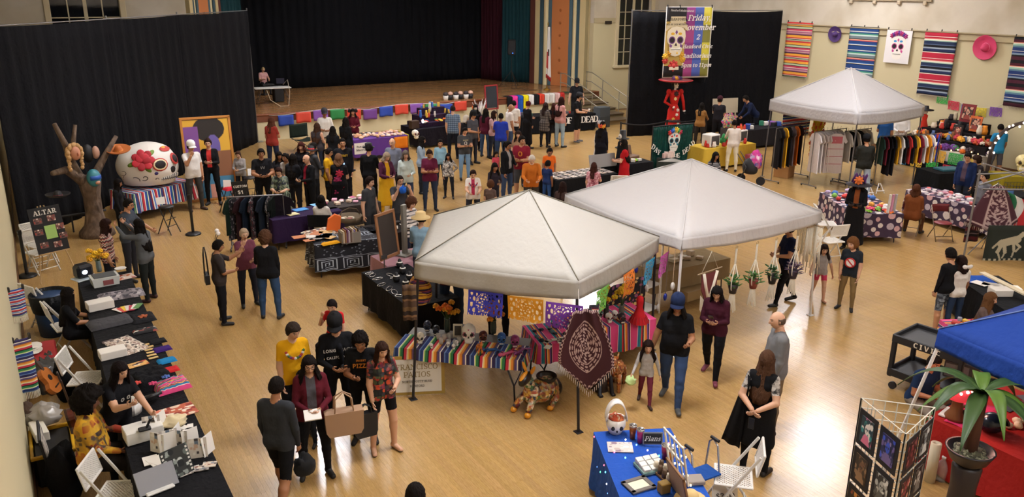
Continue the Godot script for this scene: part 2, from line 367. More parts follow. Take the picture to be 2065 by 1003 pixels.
#- mesh helpers
func S()->SurfaceTool:
	var st:=SurfaceTool.new()
	st.begin(Mesh.PRIMITIVE_TRIANGLES)
	st.set_uv(Vector2.ZERO)
	st.set_smooth_group(-1)
	return st
func sm(st: SurfaceTool,on:=true)->SurfaceTool:
	st.set_smooth_group(0 if on else -1)
	return st
func tri(st: SurfaceTool,a: Vector3,b: Vector3,c: Vector3)->void:
	st.add_vertex(a); st.add_vertex(c); st.add_vertex(b)
func quad(st: SurfaceTool,a: Vector3,b: Vector3,c: Vector3,d: Vector3)->void:
	tri(st,a,b,c); tri(st,a,c,d)
func triuv(st: SurfaceTool,a: Vector3,b: Vector3,c: Vector3,ua: Vector2,ub: Vector2,uc: Vector2)->void:
	st.set_uv(ua); st.add_vertex(a); st.set_uv(uc); st.add_vertex(c); st.set_uv(ub); st.add_vertex(b)
func bx(st: SurfaceTool,c: Vector3,s: Vector3,turn:=Basis(),ch:=.0)->SurfaceTool:
	sm(st,false)
	var h:=s*.5
	if ch<=.0:
		var p:=[]
		for i in 8:
			p.append(c+turn*V(h.x if i & 1 else -h.x,h.y if i & 2 else -h.y,h.z if i & 4 else -h.z))
		for f in [[4,5,7,6],[1,0,2,3],[5,1,3,7],[0,4,6,2],[6,7,3,2],[0,1,5,4]]:
			st.set_uv(U(0,1)); st.add_vertex(p[f[0]]); st.set_uv(U(1,0)); st.add_vertex(p[f[2]]); st.set_uv(U(1,1)); st.add_vertex(p[f[1]])
			st.set_uv(U(0,1)); st.add_vertex(p[f[0]]); st.set_uv(U(0,0)); st.add_vertex(p[f[3]]); st.set_uv(U(1,0)); st.add_vertex(p[f[2]])
		return st
	ch=minf(ch,minf(h.x,minf(h.y,h.z))*.9)
	var q:={}
	for i in 8:
		var sg:=V(1 if i & 1 else -1,1 if i & 2 else -1,1 if i & 4 else -1)
		for ax in 3:
			var v:=V(h.x-ch,h.y-ch,h.z-ch)
			v[ax]=h[ax]
			q[i*3+ax]=c+turn*(v*sg)
	for f in [[4,5,7,6,2],[1,0,2,3,2],[5,1,3,7,0],[0,4,6,2,0],[6,7,3,2,1],[0,1,5,4,1]]:
		quad(st,q[f[0]*3+f[4]],q[f[1]*3+f[4]],q[f[2]*3+f[4]],q[f[3]*3+f[4]])
	for e in [[4,5,1,2],[6,7,2,1],[2,3,1,2],[0,1,2,1],[4,6,2,0],[5,7,0,2],[1,3,2,0],[0,2,0,2],[7,3,0,1],[6,2,1,0],[4,0,0,1],[5,1,1,0]]:
		var a0: Vector3=q[e[0]*3+e[2]]; var a1: Vector3=q[e[1]*3+e[2]]; var b0: Vector3=q[e[0]*3+e[3]]; var b1: Vector3=q[e[1]*3+e[3]]
		if (a1-a0).cross(b1-a0).dot((a0+b1)*.5-c)>0: quad(st,a0,a1,b1,b0)
		else: quad(st,a0,b0,b1,a1)
	for i in 8:
		var v0: Vector3=q[i*3]; var v1: Vector3=q[i*3+1]; var v2: Vector3=q[i*3+2]
		if (v1-v0).cross(v2-v0).dot(v0-c)>0: tri(st,v0,v1,v2)
		else: tri(st,v0,v2,v1)
	return st
func frame_of(d: Vector3)->Basis:
	var y:=d.normalized()
	var x:=Vector3.UP.cross(y)
	if x.length()<.05: x=Vector3.RIGHT
	x=x.normalized()
	return Basis(x,y,x.cross(y))
func rod(st: SurfaceTool,a: Vector3,b: Vector3,ra: float,rb:=-1.0,n:=8)->SurfaceTool:
	if rb<0: rb=ra
	var f:=frame_of(b-a)
	sm(st,n>5)
	for i in n:
		var u:=TAU*i/n; var w:=TAU*(i+1)/n
		var e:=f.x*cos(u)+f.z*-sin(u); var g:=f.x*cos(w)+f.z*-sin(w)
		sm(st,n>5)
		quad(st,a+e*ra,a+g*ra,b+g*rb,b+e*rb)
		sm(st,false)
		tri(st,a,a+g*ra,a+e*ra)
		tri(st,b,b+e*rb,b+g*rb)
	return st
func tube(st: SurfaceTool,pts: Array,r: float,n:=6,r1:=-1.0)->SurfaceTool:
	if r1<0: r1=r
	sm(st)
	var rings:=[]
	var m:=pts.size()
	var fx:=Vector3.ZERO
	for i in m:
		var d: Vector3=(pts[mini(i+1,m-1)]-pts[maxi(i-1,0)]).normalized()
		if i==0: fx=frame_of(d).x
		fx=(fx-d*fx.dot(d)).normalized()
		var fz:=fx.cross(d)
		var rr:=lerpf(r,r1,float(i)/(m-1))
		var ring:=[]
		for k in n: ring.append(pts[i]+(fx*cos(TAU*k/n)-fz*sin(TAU*k/n))*rr)
		rings.append(ring)
	for i in m-1:
		for k in n:
			var l:=(k+1)%n
			quad(st,rings[i][k],rings[i][l],rings[i+1][l],rings[i+1][k])
	for k in n:
		var l2:=(k+1)%n
		tri(st,pts[0],rings[0][l2],rings[0][k]); tri(st,pts[m-1],rings[m-1][k],rings[m-1][l2])
	return st
func ball(st: SurfaceTool,c: Vector3,r: Vector3,turn:=Basis(),n:=12,m:=8)->SurfaceTool:
	sm(st)
	var pt:=func(i: int,j: int)->Vector3:
		var th:=PI*j/m; var ph:=TAU*(i%n)/n
		return c+turn*(V(sin(th)*sin(ph),cos(th),sin(th)*cos(ph))*r)
	for j in m:
		for i in n:
			var a: Vector3=pt.call(i,j); var b: Vector3=pt.call(i,j+1); var d: Vector3=pt.call(i+1,j+1); var e: Vector3=pt.call(i+1,j)
			if j<m-1: tri(st,a,b,d)
			if j>0: tri(st,a,d,e)
	return st
func lathe(st: SurfaceTool,prof: Array,at:=X(),n:=14,flat:=false)->SurfaceTool:
	sm(st,not flat)
	for j in prof.size()-1:
		var p: Vector2=prof[j]; var q: Vector2=prof[j+1]
		for i in n:
			var u:=TAU*i/n; var w:=TAU*(i+1)/n
			var a:=at*V(p.x*sin(u),p.y,p.x*cos(u)); var b:=at*V(p.x*sin(w),p.y,p.x*cos(w))
			var c:=at*V(q.x*sin(w),q.y,q.x*cos(w)); var d:=at*V(q.x*sin(u),q.y,q.x*cos(u))
			if p.x>.00001: tri(st,a,b,c)
			if q.x>.00001: tri(st,a,c,d)
	return st
func prism(st: SurfaceTool,pts: PackedVector2Array,depth: float,at:=X())->SurfaceTool:
	sm(st,false)
	if Geometry2D.is_polygon_clockwise(pts): pts.reverse()
	var ix:=Geometry2D.triangulate_polygon(pts)
	for i in range(0,ix.size(),3):
		var a:=pts[ix[i]]; var b:=pts[ix[i+1]]; var c:=pts[ix[i+2]]
		if (b-a).cross(c-a)<0:
			var t:=b; b=c; c=t
		tri(st,at*V(a.x,a.y,depth),at*V(b.x,b.y,depth),at*V(c.x,c.y,depth))
		tri(st,at*V(a.x,a.y,0),at*V(c.x,c.y,0),at*V(b.x,b.y,0))
	for i in pts.size():
		var p:=pts[i]; var q:=pts[(i+1)%pts.size()]
		quad(st,at*V(p.x,p.y,0),at*V(q.x,q.y,0),at*V(q.x,q.y,depth),at*V(p.x,p.y,depth))
	return st
func oval(rx: float,ry: float,n:=16,c:=Vector2.ZERO)->PackedVector2Array:
	var p:=PackedVector2Array()
	for i in n: p.append(c+U(cos(TAU*i/n)*rx,sin(TAU*i/n)*ry))
	return p
func sheet(st: SurfaceTool,nu: int,nv: int,f: Callable,thick:=.0)->SurfaceTool:
	sm(st)
	var P:=[]
	for j in nv+1:
		var row:=[]
		for i in nu+1: row.append(f.call(float(i)/nu,float(j)/nv))
		P.append(row)
	var N:=[]
	for j in nv+1:
		var row:=[]
		for i in nu+1:
			var du: Vector3=P[j][mini(i+1,nu)]-P[j][maxi(i-1,0)]
			var dv: Vector3=P[mini(j+1,nv)][i]-P[maxi(j-1,0)][i]
			row.append(dv.cross(du).normalized()*thick)
		N.append(row)
	for j in nv:
		for i in nu:
			var a: Vector3=P[j][i]; var b: Vector3=P[j][i+1]; var c: Vector3=P[j+1][i+1]; var d: Vector3=P[j+1][i]
			var ua:=U(float(i)/nu,float(j)/nv); var ub:=U(float(i+1)/nu,float(j)/nv)
			var uc:=U(float(i+1)/nu,float(j+1)/nv); var ud:=U(float(i)/nu,float(j+1)/nv)
			triuv(st,a,d,c,ua,ud,uc); triuv(st,a,c,b,ua,uc,ub)
			if thick>.0:
				var a2: Vector3=a-N[j][i]; var b2: Vector3=b-N[j][i+1]; var c2: Vector3=c-N[j+1][i+1]; var d2: Vector3=d-N[j+1][i]
				triuv(st,a2,c2,d2,ua,uc,ud); triuv(st,a2,b2,c2,ua,ub,uc)
				if j==0: triuv(st,a,b,b2,ua,ub,ub); triuv(st,a,b2,a2,ua,ub,ua)
				if j==nv-1: triuv(st,d,c2,c,ud,uc,uc); triuv(st,d,d2,c2,ud,ud,uc)
				if i==0: triuv(st,a,a2,d,ua,ua,ud); triuv(st,d,a2,d2,ud,ua,ud)
				if i==nu-1: triuv(st,b,c,b2,ub,uc,ub); triuv(st,c,c2,b2,uc,uc,ub)
	return st
#- nodes
const ORD:=["first","second","third","fourth","fifth","sixth","seventh","eighth","ninth","tenth","eleventh","twelfth","thirteenth","fourteenth"]
var taken:={}
func numbered(n: String)->String:
	if not taken.has(n):
		taken[n]=0
		return n
	taken[n]+=1
	return "%s_%03d"%[n,taken[n]]
func thing(called: String,label: String,category: String,at:=Vector3.ZERO,turn:=.0,group:="")->Node3D:
	var o:=Node3D.new()
	o.name=numbered(called)
	o.position=at
	o.rotation.y=turn
	tag(o,label,category,group)
	add_child(o)
	return o
func tag(o: Node,label: String,category: String,group:="")->void:
	o.set_meta("label",label)
	o.set_meta("category",category)
	if group: o.set_meta("group",group)
func mesh_of(st: SurfaceTool)->ArrayMesh:
	st.index()
	st.generate_normals()
	return st.commit()
func part(p: Node,called: String,st: SurfaceTool,m: Material,label:="")->MeshInstance3D:
	return inst(p,called,mesh_of(st),m,label)
func inst(p: Node,called: String,mesh: Mesh,m: Material,label:="")->MeshInstance3D:
	var o:=MeshInstance3D.new()
	o.name=called
	o.mesh=mesh
	if m: o.material_override=m
	if label: o.set_meta("label",label)
	p.add_child(o,true)
	return o
func solo(called: String,label: String,category: String,st: SurfaceTool,m: Material,at:=Vector3.ZERO,turn:=.0,group:="")->MeshInstance3D:
	var o:=inst(self,numbered(called),mesh_of(st),m)
	o.position=at
	o.rotation.y=turn
	tag(o,label,category,group)
	return o
func copy_of(src: Node3D,at: Vector3,turn: float,label: String,group:="")->Node3D:
	var o: Node3D=src.duplicate()
	var stem: String=str(src.name)
	if stem.length()>4 and stem[-4]=="_" and stem.right(3).is_valid_int(): stem=stem.left(-4)
	o.name=numbered(stem)
	o.position=at
	o.rotation.y=turn
	o.set_meta("label",label)
	if group: o.set_meta("group",group)
	add_child(o)
	return o
func setting(called: String,st: SurfaceTool,m: Material,label:="")->MeshInstance3D:
	var o:=inst(self,called,mesh_of(st),m,label)
	o.set_meta("kind","structure")
	return o
#- materials
var mats:={}
var cloth_bump: NoiseTexture2D
var grain_bump: NoiseTexture2D
func C(hex: String)->Color: return Color(hex)
func mat(hex: String,rough:=.7,metal:=.0)->StandardMaterial3D:
	var k:="%s/%s/%s"%[hex,rough,metal]
	if not mats.has(k):
		var m:=StandardMaterial3D.new()
		m.albedo_color=Color(hex)
		m.roughness=rough
		m.metallic=metal
		mats[k]=m
	return mats[k]
func cloth(hex: String,rough:=.9,relief:=.35)->StandardMaterial3D:
	var k:="cloth%s/%s/%s"%[hex,rough,relief]
	if not mats.has(k):
		var m:=StandardMaterial3D.new()
		m.albedo_color=Color(hex)
		m.roughness=rough
		m.metallic_specular=.3
		m.normal_enabled=true
		m.normal_texture=cloth_bump
		m.normal_scale=relief
		m.uv1_triplanar=true
		m.uv1_scale=V(2.6,1.5,2.6)
		mats[k]=m
	return mats[k]
func glow(hex: String,energy: float)->StandardMaterial3D:
	var k:="glow%s/%s"%[hex,energy]
	if not mats.has(k):
		var m:=StandardMaterial3D.new()
		m.albedo_color=Color(hex)
		m.emission_enabled=true
		m.emission=Color(hex)
		m.emission_energy_multiplier=energy
		mats[k]=m
	return mats[k]
func pane(hex: String,alpha:=.15,rough:=.05)->StandardMaterial3D:
	var k:="pane%s/%s/%s"%[hex,alpha,rough]
	if not mats.has(k):
		var m:=StandardMaterial3D.new()
		m.albedo_color=Color(Color(hex),alpha)
		m.transparency=BaseMaterial3D.TRANSPARENCY_ALPHA
		m.roughness=rough
		mats[k]=m
	return mats[k]
func picture(img: Image,rough:=.8)->StandardMaterial3D:
	var m:=StandardMaterial3D.new()
	m.albedo_texture=ImageTexture.create_from_image(img)
	m.roughness=rough
	return m
func lit(hex: String)->Color: return Color(hex).srgb_to_linear()
func stripes(list: Array,n:=256)->Image:
	var total:=.0
	for i in range(1,list.size(),2): total+=list[i]
	var im:=Image.create(8,n,false,Image.FORMAT_RGB8)
	var y:=.0
	for i in range(0,list.size(),2):
		var h: float=list[i+1]/total*n
		im.fill_rect(Rect2i(0,int(round(y)),8,int(round(y+h))-int(round(y))),Color(list[i]))
		y+=h
	return im
func words(text: String,size: float,depth:=.004,serif:=false,bold:=false,aligned:=1)->TextMesh:
	var t:=TextMesh.new()
	var f:=SystemFont.new()
	f.font_names=PackedStringArray(["Droid Serif" if serif else "Droid Sans"])
	if bold: f.font_weight=700
	t.font=f
	t.text=text
	t.font_size=32
	t.pixel_size=size/32.0
	t.depth=depth
	t.curve_step=3.0
	t.horizontal_alignment=aligned as HorizontalAlignment
	return t
func sign_text(p: Node,called: String,text: String,size: float,m: Material,at: Transform3D,serif:=false,bold:=false,depth:=.004)->MeshInstance3D:
	var o:=inst(p,called,words(text,size,depth,serif,bold),m)
	o.transform=at
	return o
func yaw(a: float)->Basis: return Basis(Vector3.UP,a)
func pit(a: float)->Basis: return Basis(Vector3.RIGHT,a)
func rol(a: float)->Basis: return Basis(Vector3.BACK,a)
#- people
enum {SKIN,TORSO,SLEEVE,UPPER,FORE,HAND,HIPS,THIGH,KNEE,CALF,SHOE,SKIRT,FRONT,SOLE,LIPS,EYES,IRIS,BROWS}
var bodies:={}
var ARMS:={
	"down": [4,9,14,3],"loose": [0,16,10,-8],"phone": [14,9,98,28],"hold": [18,12,82,34],"fold": [20,10,78,64],
	"face": [55,12,158,20],"back": [-24,14,-52,48],"reach": [42,6,66,8],"out": [12,20,50,-20],"high": [95,10,140,12],
	"lap": [20,8,68,12],"side": [2,20,6,-14],"hip": [-18,30,22,42],"carry": [10,14,92,6],"wave": [62,14,118,4],"table": [34,10,78,16]}
var LEGS:={
	"stand": [1,3,4,1,3,4],"ease": [4,8,5,-2,3,6],"walk": [20,10,2,-16,14,2],"stride": [-14,16,2,24,6,2],
	"wide": [2,3,10,2,3,10],"sit": [84,86,8,84,86,8],"astride": [70,74,22,70,74,22],"close": [1,2,0,1,2,0]}
func limb(u: Array,sx: float)->Array:
	var p:=deg_to_rad(u[0]); var ab:=deg_to_rad(u[1]); var fp:=deg_to_rad(u[2]); var fi:=deg_to_rad(u[3])
	return [V(sx*sin(ab),-cos(ab)*cos(p),cos(ab)*sin(p)),V(-sx*sin(fi),-cos(fi)*cos(fp),cos(fi)*sin(fp))]
func head_point(d: Vector3,swell:=.0,face:=true)->Vector3:
	var jaw:=clampf(-d.y,0,1)
	var rx:=(.077+swell)*(1.0-.30*jaw*jaw)
	var ry:=.118+swell
	var rz:=(.098+swell)*(1.0-.12*jaw)
	var p:=d/sqrt(pow(d.x/rx,2)+pow(d.y/ry,2)+pow(d.z/rz,2))
	if face and d.z>.2:
		var x:=p.x; var y:=p.y
		var nose:=exp(-pow(x/.013,2))*smoothstep(.03,-.028,y)*smoothstep(-.048,-.034,y)
		p.z+=.025*nose
		p.z-=.010*exp(-pow((absf(x)-.033)/.018,2)-pow((y-.010)/.014,2))
		p.z+=.005*exp(-pow((y-.034)/.012,2)-pow(x/.05,2))
		p.z+=.007*exp(-pow((y+.060)/.011,2)-pow(x/.026,2))
		p.z+=.010*exp(-pow((y+.100)/.018,2)-pow(x/.026,2))
	return p
func face_zone(p: Vector3)->int:
	if p.z<.03: return SKIN
	var ax:=absf(p.x)
	if pow((ax-.033)/.008,2)+pow((p.y-.009)/.006,2)<1: return IRIS
	if pow((ax-.033)/.015,2)+pow((p.y-.009)/.0055,2)<1: return EYES
	if pow((ax-.034)/.021,2)+pow((p.y-.033)/.0042,2)<1: return BROWS
	if pow(p.x/.025,2)+pow((p.y+.060)/.009,2)<1: return LIPS
	return SKIN
class Bag:
	var v:={}
	var n:={}
	var ix:={}
	func put(z: int,a: Vector3,b: Vector3,c: Vector3,na: Vector3,nb: Vector3,nc: Vector3)->void:
		if not v.has(z):
			v[z]=PackedVector3Array(); n[z]=PackedVector3Array()
		v[z].append(a); v[z].append(c); v[z].append(b)
		n[z].append(na); n[z].append(nc); n[z].append(nb)
	func flat(z: int,a: Vector3,b: Vector3,c: Vector3)->void:
		var m:=(b-a).cross(c-a).normalized()
		put(z,a,b,c,m,m,m)
func add_head(bag: Bag,at: Transform3D,fine: bool)->void:
	var nu:=56 if fine else 30
	var nv:=44 if fine else 24
	var P:=[]
	for j in nv+1:
		var row:=[]
		var th:=PI*j/nv
		for i in nu:
			var ph:=TAU*i/nu
			ph+=.35*-sin(ph)
			row.append(head_point(V(sin(th)*sin(ph),cos(th),sin(th)*cos(ph))))
		P.append(row)
	for j in nv:
		for i in nu:
			var k:=(i+1)%nu
			var a: Vector3=P[j][i]; var b: Vector3=P[j+1][i]; var c: Vector3=P[j+1][k]; var d: Vector3=P[j][k]
			var z:=face_zone((a+b+c+d)*.25)
			var na:=at.basis*(a/V(.0059,.0139,.0096)).normalized(); var nb:=at.basis*(b/V(.0059,.0139,.0096)).normalized()
			var nc:=at.basis*(c/V(.0059,.0139,.0096)).normalized(); var nd:=at.basis*(d/V(.0059,.0139,.0096)).normalized()
			var g:=at.basis*(b-a).cross(c-a)
			if a.z>.05:
				if g.length()>.0: na=(na*.3+g.normalized()).normalized()
				nb=na; nc=na; nd=na
			bag.put(z,at*a,at*b,at*c,na,nb,nc)
			bag.put(z,at*a,at*c,at*d,na,nc,nd)
	for s in [-1.0,1.0]:
		for k in 8:
			var u:=TAU*k/8; var w:=TAU*(k+1)/8
			var o:=V(s*.072,.0,-.008); var tip:=V(s*.088,.0,-.012)
			var e:=o+V(s*.004,cos(u)*.030,sin(u)*.017); var f:=o+V(s*.004,cos(w)*.030,sin(w)*.017)
			if s>0: bag.flat(SKIN,at*tip,at*e,at*f)
			else: bag.flat(SKIN,at*tip,at*f,at*e)
func add_rod(bag: Bag,z: int,a: Vector3,b: Vector3,ra: float,rb: float,n:=6)->void:
	var f:=frame_of(b-a)
	var tipb:=b+(b-a).normalized()*rb*.8
	for i in n:
		var u:=TAU*i/n; var w:=TAU*(i+1)/n
		var e:=f.x*cos(u)-f.z*sin(u); var g:=f.x*cos(w)-f.z*sin(w)
		bag.put(z,a+e*ra,a+g*ra,b+g*rb,e,g,g)
		bag.put(z,a+e*ra,b+g*rb,b+e*rb,e,g,e)
		bag.put(z,b+e*rb,b+g*rb,tipb,e,g,f.y)
func add_hand(bag: Bag,wrist: Vector3,dir: Vector3,palm: Vector3,sx: float,k: float,curl: float)->void:
	var y:=dir.normalized()
	var n:=(palm-y*palm.dot(y)).normalized()
	var x:=y.cross(n)*sx
	var b:=Basis(x,y,n)
	var P:=func(v: Vector3)->Vector3: return wrist+b*(v*k)
	for r in 3:
		var y0: float=[.0,.035,.07][r]; var y1: float=[.035,.07,.092][r]
		var w0: float=[.026,.037,.041][r]; var w1: float=[.037,.041,.039][r]
		for i in 8:
			var u:=TAU*i/8; var w:=TAU*(i+1)/8
			var a0: Vector3=P.call(V(cos(u)*w0,y0,sin(u)*.015)); var a1: Vector3=P.call(V(cos(w)*w0,y0,sin(w)*.015))
			var b0: Vector3=P.call(V(cos(u)*w1,y1,sin(u)*.014)); var b1: Vector3=P.call(V(cos(w)*w1,y1,sin(w)*.014))
			if sx<0: bag.flat(HAND,a0,a1,b1); bag.flat(HAND,a0,b1,b0)
			else: bag.flat(HAND,a0,b1,a1); bag.flat(HAND,a0,b0,b1)
	for f in 4:
		var ln: float=[.070,.080,.075,.058][f]
		var fx: float=[.030,.010,-.010,-.030][f]
		var p:=V(fx,.084,0); var ang:=.15+curl*.35
		for s in 3:
			var l: float=ln*[.45,.32,.23][s]
			var q:=p+V(0,cos(ang),sin(ang))*l
			add_rod(bag,HAND,P.call(p),P.call(q),(.0095-s*.001)*k,(.0088-s*.001)*k,5)
			p=q
			ang+=.2+curl*.75
	var t0:=V(.030,.022,.004); var t1:=t0+V(.026,.026,.012+curl*.01); var t2:=t1+V(.006-curl*.012,.030,.010+curl*.008)
	add_rod(bag,HAND,P.call(t0),P.call(t1),.013*k,.010*k,5)
	add_rod(bag,HAND,P.call(t1),P.call(t2),.010*k,.008*k,5)
func body(sp: Dictionary)->Dictionary:
	var key:=str(sp)
	if bodies.has(key): return bodies[key]
	var fine: bool=sp.get("fine",false)
	var kid: float=sp.get("kid",.0)
	var b: float=sp.get("b",1.0)+.17*(1.0-kid); var w: float=sp.get("w",.0)
	var lean:=deg_to_rad(sp.get("lean",.0))
	var hk: float=1.0+.42*kid
	var lk:=1.0-.06*kid
	var bones:=[]   # a,b,ra,rb,zone,blend
	var L: Array=LEGS[sp.get("legs","stand")]
	var hipx:=.088+.012*w+.02*(b-1.0)
	var pelvis:=V(0,.93*lk,0)
	var low:=9.0
	var joints:=[]
	for i in 2:
		var sx:=1.0 if i==0 else -1.0
		var tp:=deg_to_rad(L[i*3]); var kb:=deg_to_rad(L[i*3+1]); var ab:=deg_to_rad(L[i*3+2])
		var hip:=pelvis+V(sx*hipx,-.02,0)
		var knee:=hip+V(sx*sin(ab),-cos(ab)*cos(tp),cos(ab)*sin(tp))*.43*lk
		var ank:=knee+V(sx*sin(ab)*.3,-cos(tp-kb),sin(tp-kb))*.40*lk
		joints.append([hip,knee,ank,tp-kb,sx])
		low=minf(low,ank.y)
	var lift:=V(0,.085-low,0)
	pelvis+=lift
	var fb:=.6+.4*b
	for j in joints:
		var hip: Vector3=j[0]+lift; var knee: Vector3=j[1]+lift; var ank: Vector3=j[2]+lift
		var mid:=hip.lerp(knee,.55); var cal:=knee.lerp(ank,.3); var shin:=knee.lerp(ank,.75)
		bones.append([hip,mid,.088*fb,.074*fb,THIGH,.04])
		bones.append([mid,knee,.074*fb,.058*fb,KNEE,.02])
		bones.append([knee,cal+V(0,0,-.008),.057*fb,.056*fb,CALF,.02])
		bones.append([cal+V(0,0,-.008),shin,.056*fb,.043*fb,CALF,.02])
		bones.append([shin,ank,.043*fb,.040*fb,CALF,.01])
		var foot: Vector3=Basis(Vector3.RIGHT,-j[3]*.5)*V(.25*j[4],0,1).normalized()
		bones.append([ank+V(0,-.042,0)-foot*.025,ank+foot*.155+V(0,-.05,0),.043,.036,SHOE,.015])
	var tb:=Basis(Vector3.RIGHT,lean)
	var T:=func(v: Vector3)->Vector3: return pelvis+tb*v
	var shx:=(.165-.018*w)*(.86+.14*b)
	var belly:=maxf(.0,b-1.0)
	bones.append([pelvis+V(-.07-.012*w,.02,-.01),pelvis+V(.07+.012*w,.02,-.01),.108*fb+.006*w,.108*fb+.006*w,HIPS,.04])
	bones.append([T.call(V(-.055,.13,.012*b)),T.call(V(.055,.13,.012*b)),.094*fb+.07*belly-.006*w,.094*fb+.07*belly-.006*w,TORSO,.05])
	bones.append([T.call(V(-.062,.24,.005)),T.call(V(.062,.24,.005)),.096*fb+.04*belly-.006*w,.096*fb+.04*belly-.006*w,TORSO,.05])
	bones.append([T.call(V(-.07,.36,.0)),T.call(V(.07,.36,.0)),.105*fb,.105*fb,TORSO,.05])
	if w>.3:
		for s in [-1.0,1.0]: bones.append([T.call(V(s*.07,.33,.055)),T.call(V(s*.068,.31,.072)),.062*fb,.05*fb,TORSO,.04])
	bones.append([T.call(V(-shx+.03,.462,-.01)),T.call(V(shx-.03,.462,-.01)),.066*fb,.066*fb,TORSO,.05])
	var neck: Vector3=T.call(V(0,.50,-.008)); var nb:=Basis(Vector3.RIGHT,lean*.5)
	var htop:=neck+nb*V(0,.075*(1.0-.25*kid),.012)
	bones.append([neck,htop,.058*(.9+.1*b),.052,SKIN,.03])
	var al: PackedStringArray=str(sp.get("arms","down/down")).split("/")
	var hands:=[]
	for i in 2:
		var sx:=1.0 if i==0 else -1.0
		var d:=limb(ARMS[al[i]],sx)
		var sh: Vector3=T.call(V(sx*shx,.455,-.01))
		var el: Vector3=sh+tb.slerp(Basis(),.4)*(d[0]*.285)
		var wr: Vector3=el+tb.slerp(Basis(),.6)*(d[1]*.245)
		var cut:=sh.lerp(el,.62)
		bones.append([sh,cut,.056*fb,.047*fb,SLEEVE,.03])
		bones.append([cut,el,.046*fb,.040*fb,UPPER,.012])
		bones.append([el,wr,.041*fb,.029*(.8+.2*b),FORE,.012])
		var palm: Vector3=V(-sx,0,.3) if ARMS[al[i]][2]<40 else V(-sx*.5,.6,-.4)
		hands.append([wr,d[1],palm,-sx,.35 if ARMS[al[i]][2]<40 else .8])
	var sk: float=sp.get("skirt",.0)
	if sk>.0:   # skirt or gown,from the waist down to sk (a share of the leg)
		var hem:=pelvis+V(0,-.80*sk,.0)
		var fl: float=sp.get("flare",.05)
		for s in [-1.0,.0,1.0]:
			bones.append([pelvis+V(s*.05,.06,0),hem+V(s*(.06+fl),.06,0),.105*fb,.10*fb+fl,SKIRT,.05])
	var cell:=.0095 if fine else .014
	var lo:=V(9,9,9); var hi:=-lo
	for q in bones:
		for e in 2:
			var r: Vector3=Vector3.ONE*(q[2+e]+.05)
			lo=lo.min(q[e]-r); hi=hi.max(q[e]+r)
	var nx:=int((hi.x-lo.x)/cell)+2; var ny:=int((hi.y-lo.y)/cell)+2; var nz:=int((hi.z-lo.z)/cell)+2
	var fld:=PackedFloat32Array(); fld.resize(nx*ny*nz); fld.fill(1.0)
	var raw:=PackedFloat32Array(); raw.resize(nx*ny*nz); raw.fill(1.0)
	var zone:=PackedByteArray(); zone.resize(nx*ny*nz)
	var mark:=PackedByteArray(); mark.resize(nx*ny*nz)
	var near:=cell*1.9
	var hemy: float=pelvis.y-.80*sk
	for q in bones:
		var a: Vector3=q[0]; var ba: Vector3=q[1]-q[0]; var ra: float=q[2]; var dr: float=q[3]-q[2]; var z: int=q[4]; var k: float=q[5]
		var inv:=1.0/maxf(ba.length_squared(),.000001)
		var pad: float=maxf(q[2],q[3])+k*.6+cell*2.0
		var bl: Vector3=(q[0].min(q[1])-Vector3.ONE*pad-lo)/cell; var bh: Vector3=(q[0].max(q[1])+Vector3.ONE*pad-lo)/cell
		for iy in range(maxi(0,int(bl.y)),mini(ny,int(bh.y)+1)):
			for iz in range(maxi(0,int(bl.z)),mini(nz,int(bh.z)+1)):
				var at:=(iy*nz+iz)*nx
				var x0:=maxi(0,int(bl.x))
				var pa:=lo+V(x0,iy,iz)*cell-a
				for ix in range(x0,mini(nx,int(bh.x)+1)):
					var t:=clampf(pa.dot(ba)*inv,.0,1.0)
					var d:=(pa-ba*t).length()-ra-dr*t
					if z==SKIRT: d=maxf(d,hemy-pa.y-a.y)
					var i:=at+ix
					var o:=fld[i]
					if d<raw[i]:
						raw[i]=d; zone[i]=z
					var h:=k-absf(d-o)
					var m:=minf(d,o)
					if h>.0: m-=h*h/k*.25
					fld[i]=m
					if absf(m)<near: mark[i]=1
					pa.x+=cell
	var bag:=Bag.new()
	var vert:={}
	var nor:={}
	var sxy:=nx*nz
	var off:=[0,1,nx,nx+1,sxy,sxy+1,sxy+nx,sxy+nx+1]
	var total:=fld.size()
	var at:=mark.find(1)
	var order:=PackedInt32Array()
	while at>=0:
		var ix:=at%nx; var iz:=(at/nx)%nz
		if ix<nx-1 and iz<nz-1 and at+off[7]<total:
			var f0:=fld[at]; var f1:=fld[at+1]; var f2:=fld[at+nx]; var f3:=fld[at+nx+1]
			var f4:=fld[at+sxy]; var f5:=fld[at+sxy+1]; var f6:=fld[at+sxy+nx]; var f7:=fld[at+sxy+nx+1]
			var neg:=int(f0<0)+int(f1<0)+int(f2<0)+int(f3<0)+int(f4<0)+int(f5<0)+int(f6<0)+int(f7<0)
			if neg>0 and neg<8:
				var g:=V(f1+f3+f5+f7-f0-f2-f4-f6,f4+f5+f6+f7-f0-f1-f2-f3,f2+f3+f6+f7-f0-f1-f4-f5)*(.25/cell)
				var f:=(f0+f1+f2+f3+f4+f5+f6+f7)*.125
				var s:=g*(-f/maxf(g.length_squared(),.05))
				var hc:=cell*.5
				s=s.clamp(V(-hc,-hc,-hc),V(hc,hc,hc))
				vert[at]=lo+V(ix+.5,at/sxy+.5,iz+.5)*cell+s
				nor[at]=g.normalized()
				order.append(at)
		at=mark.find(1,at+1)
	var upright: bool=L[0]<40
	var vest: bool=sp.get("open",false)
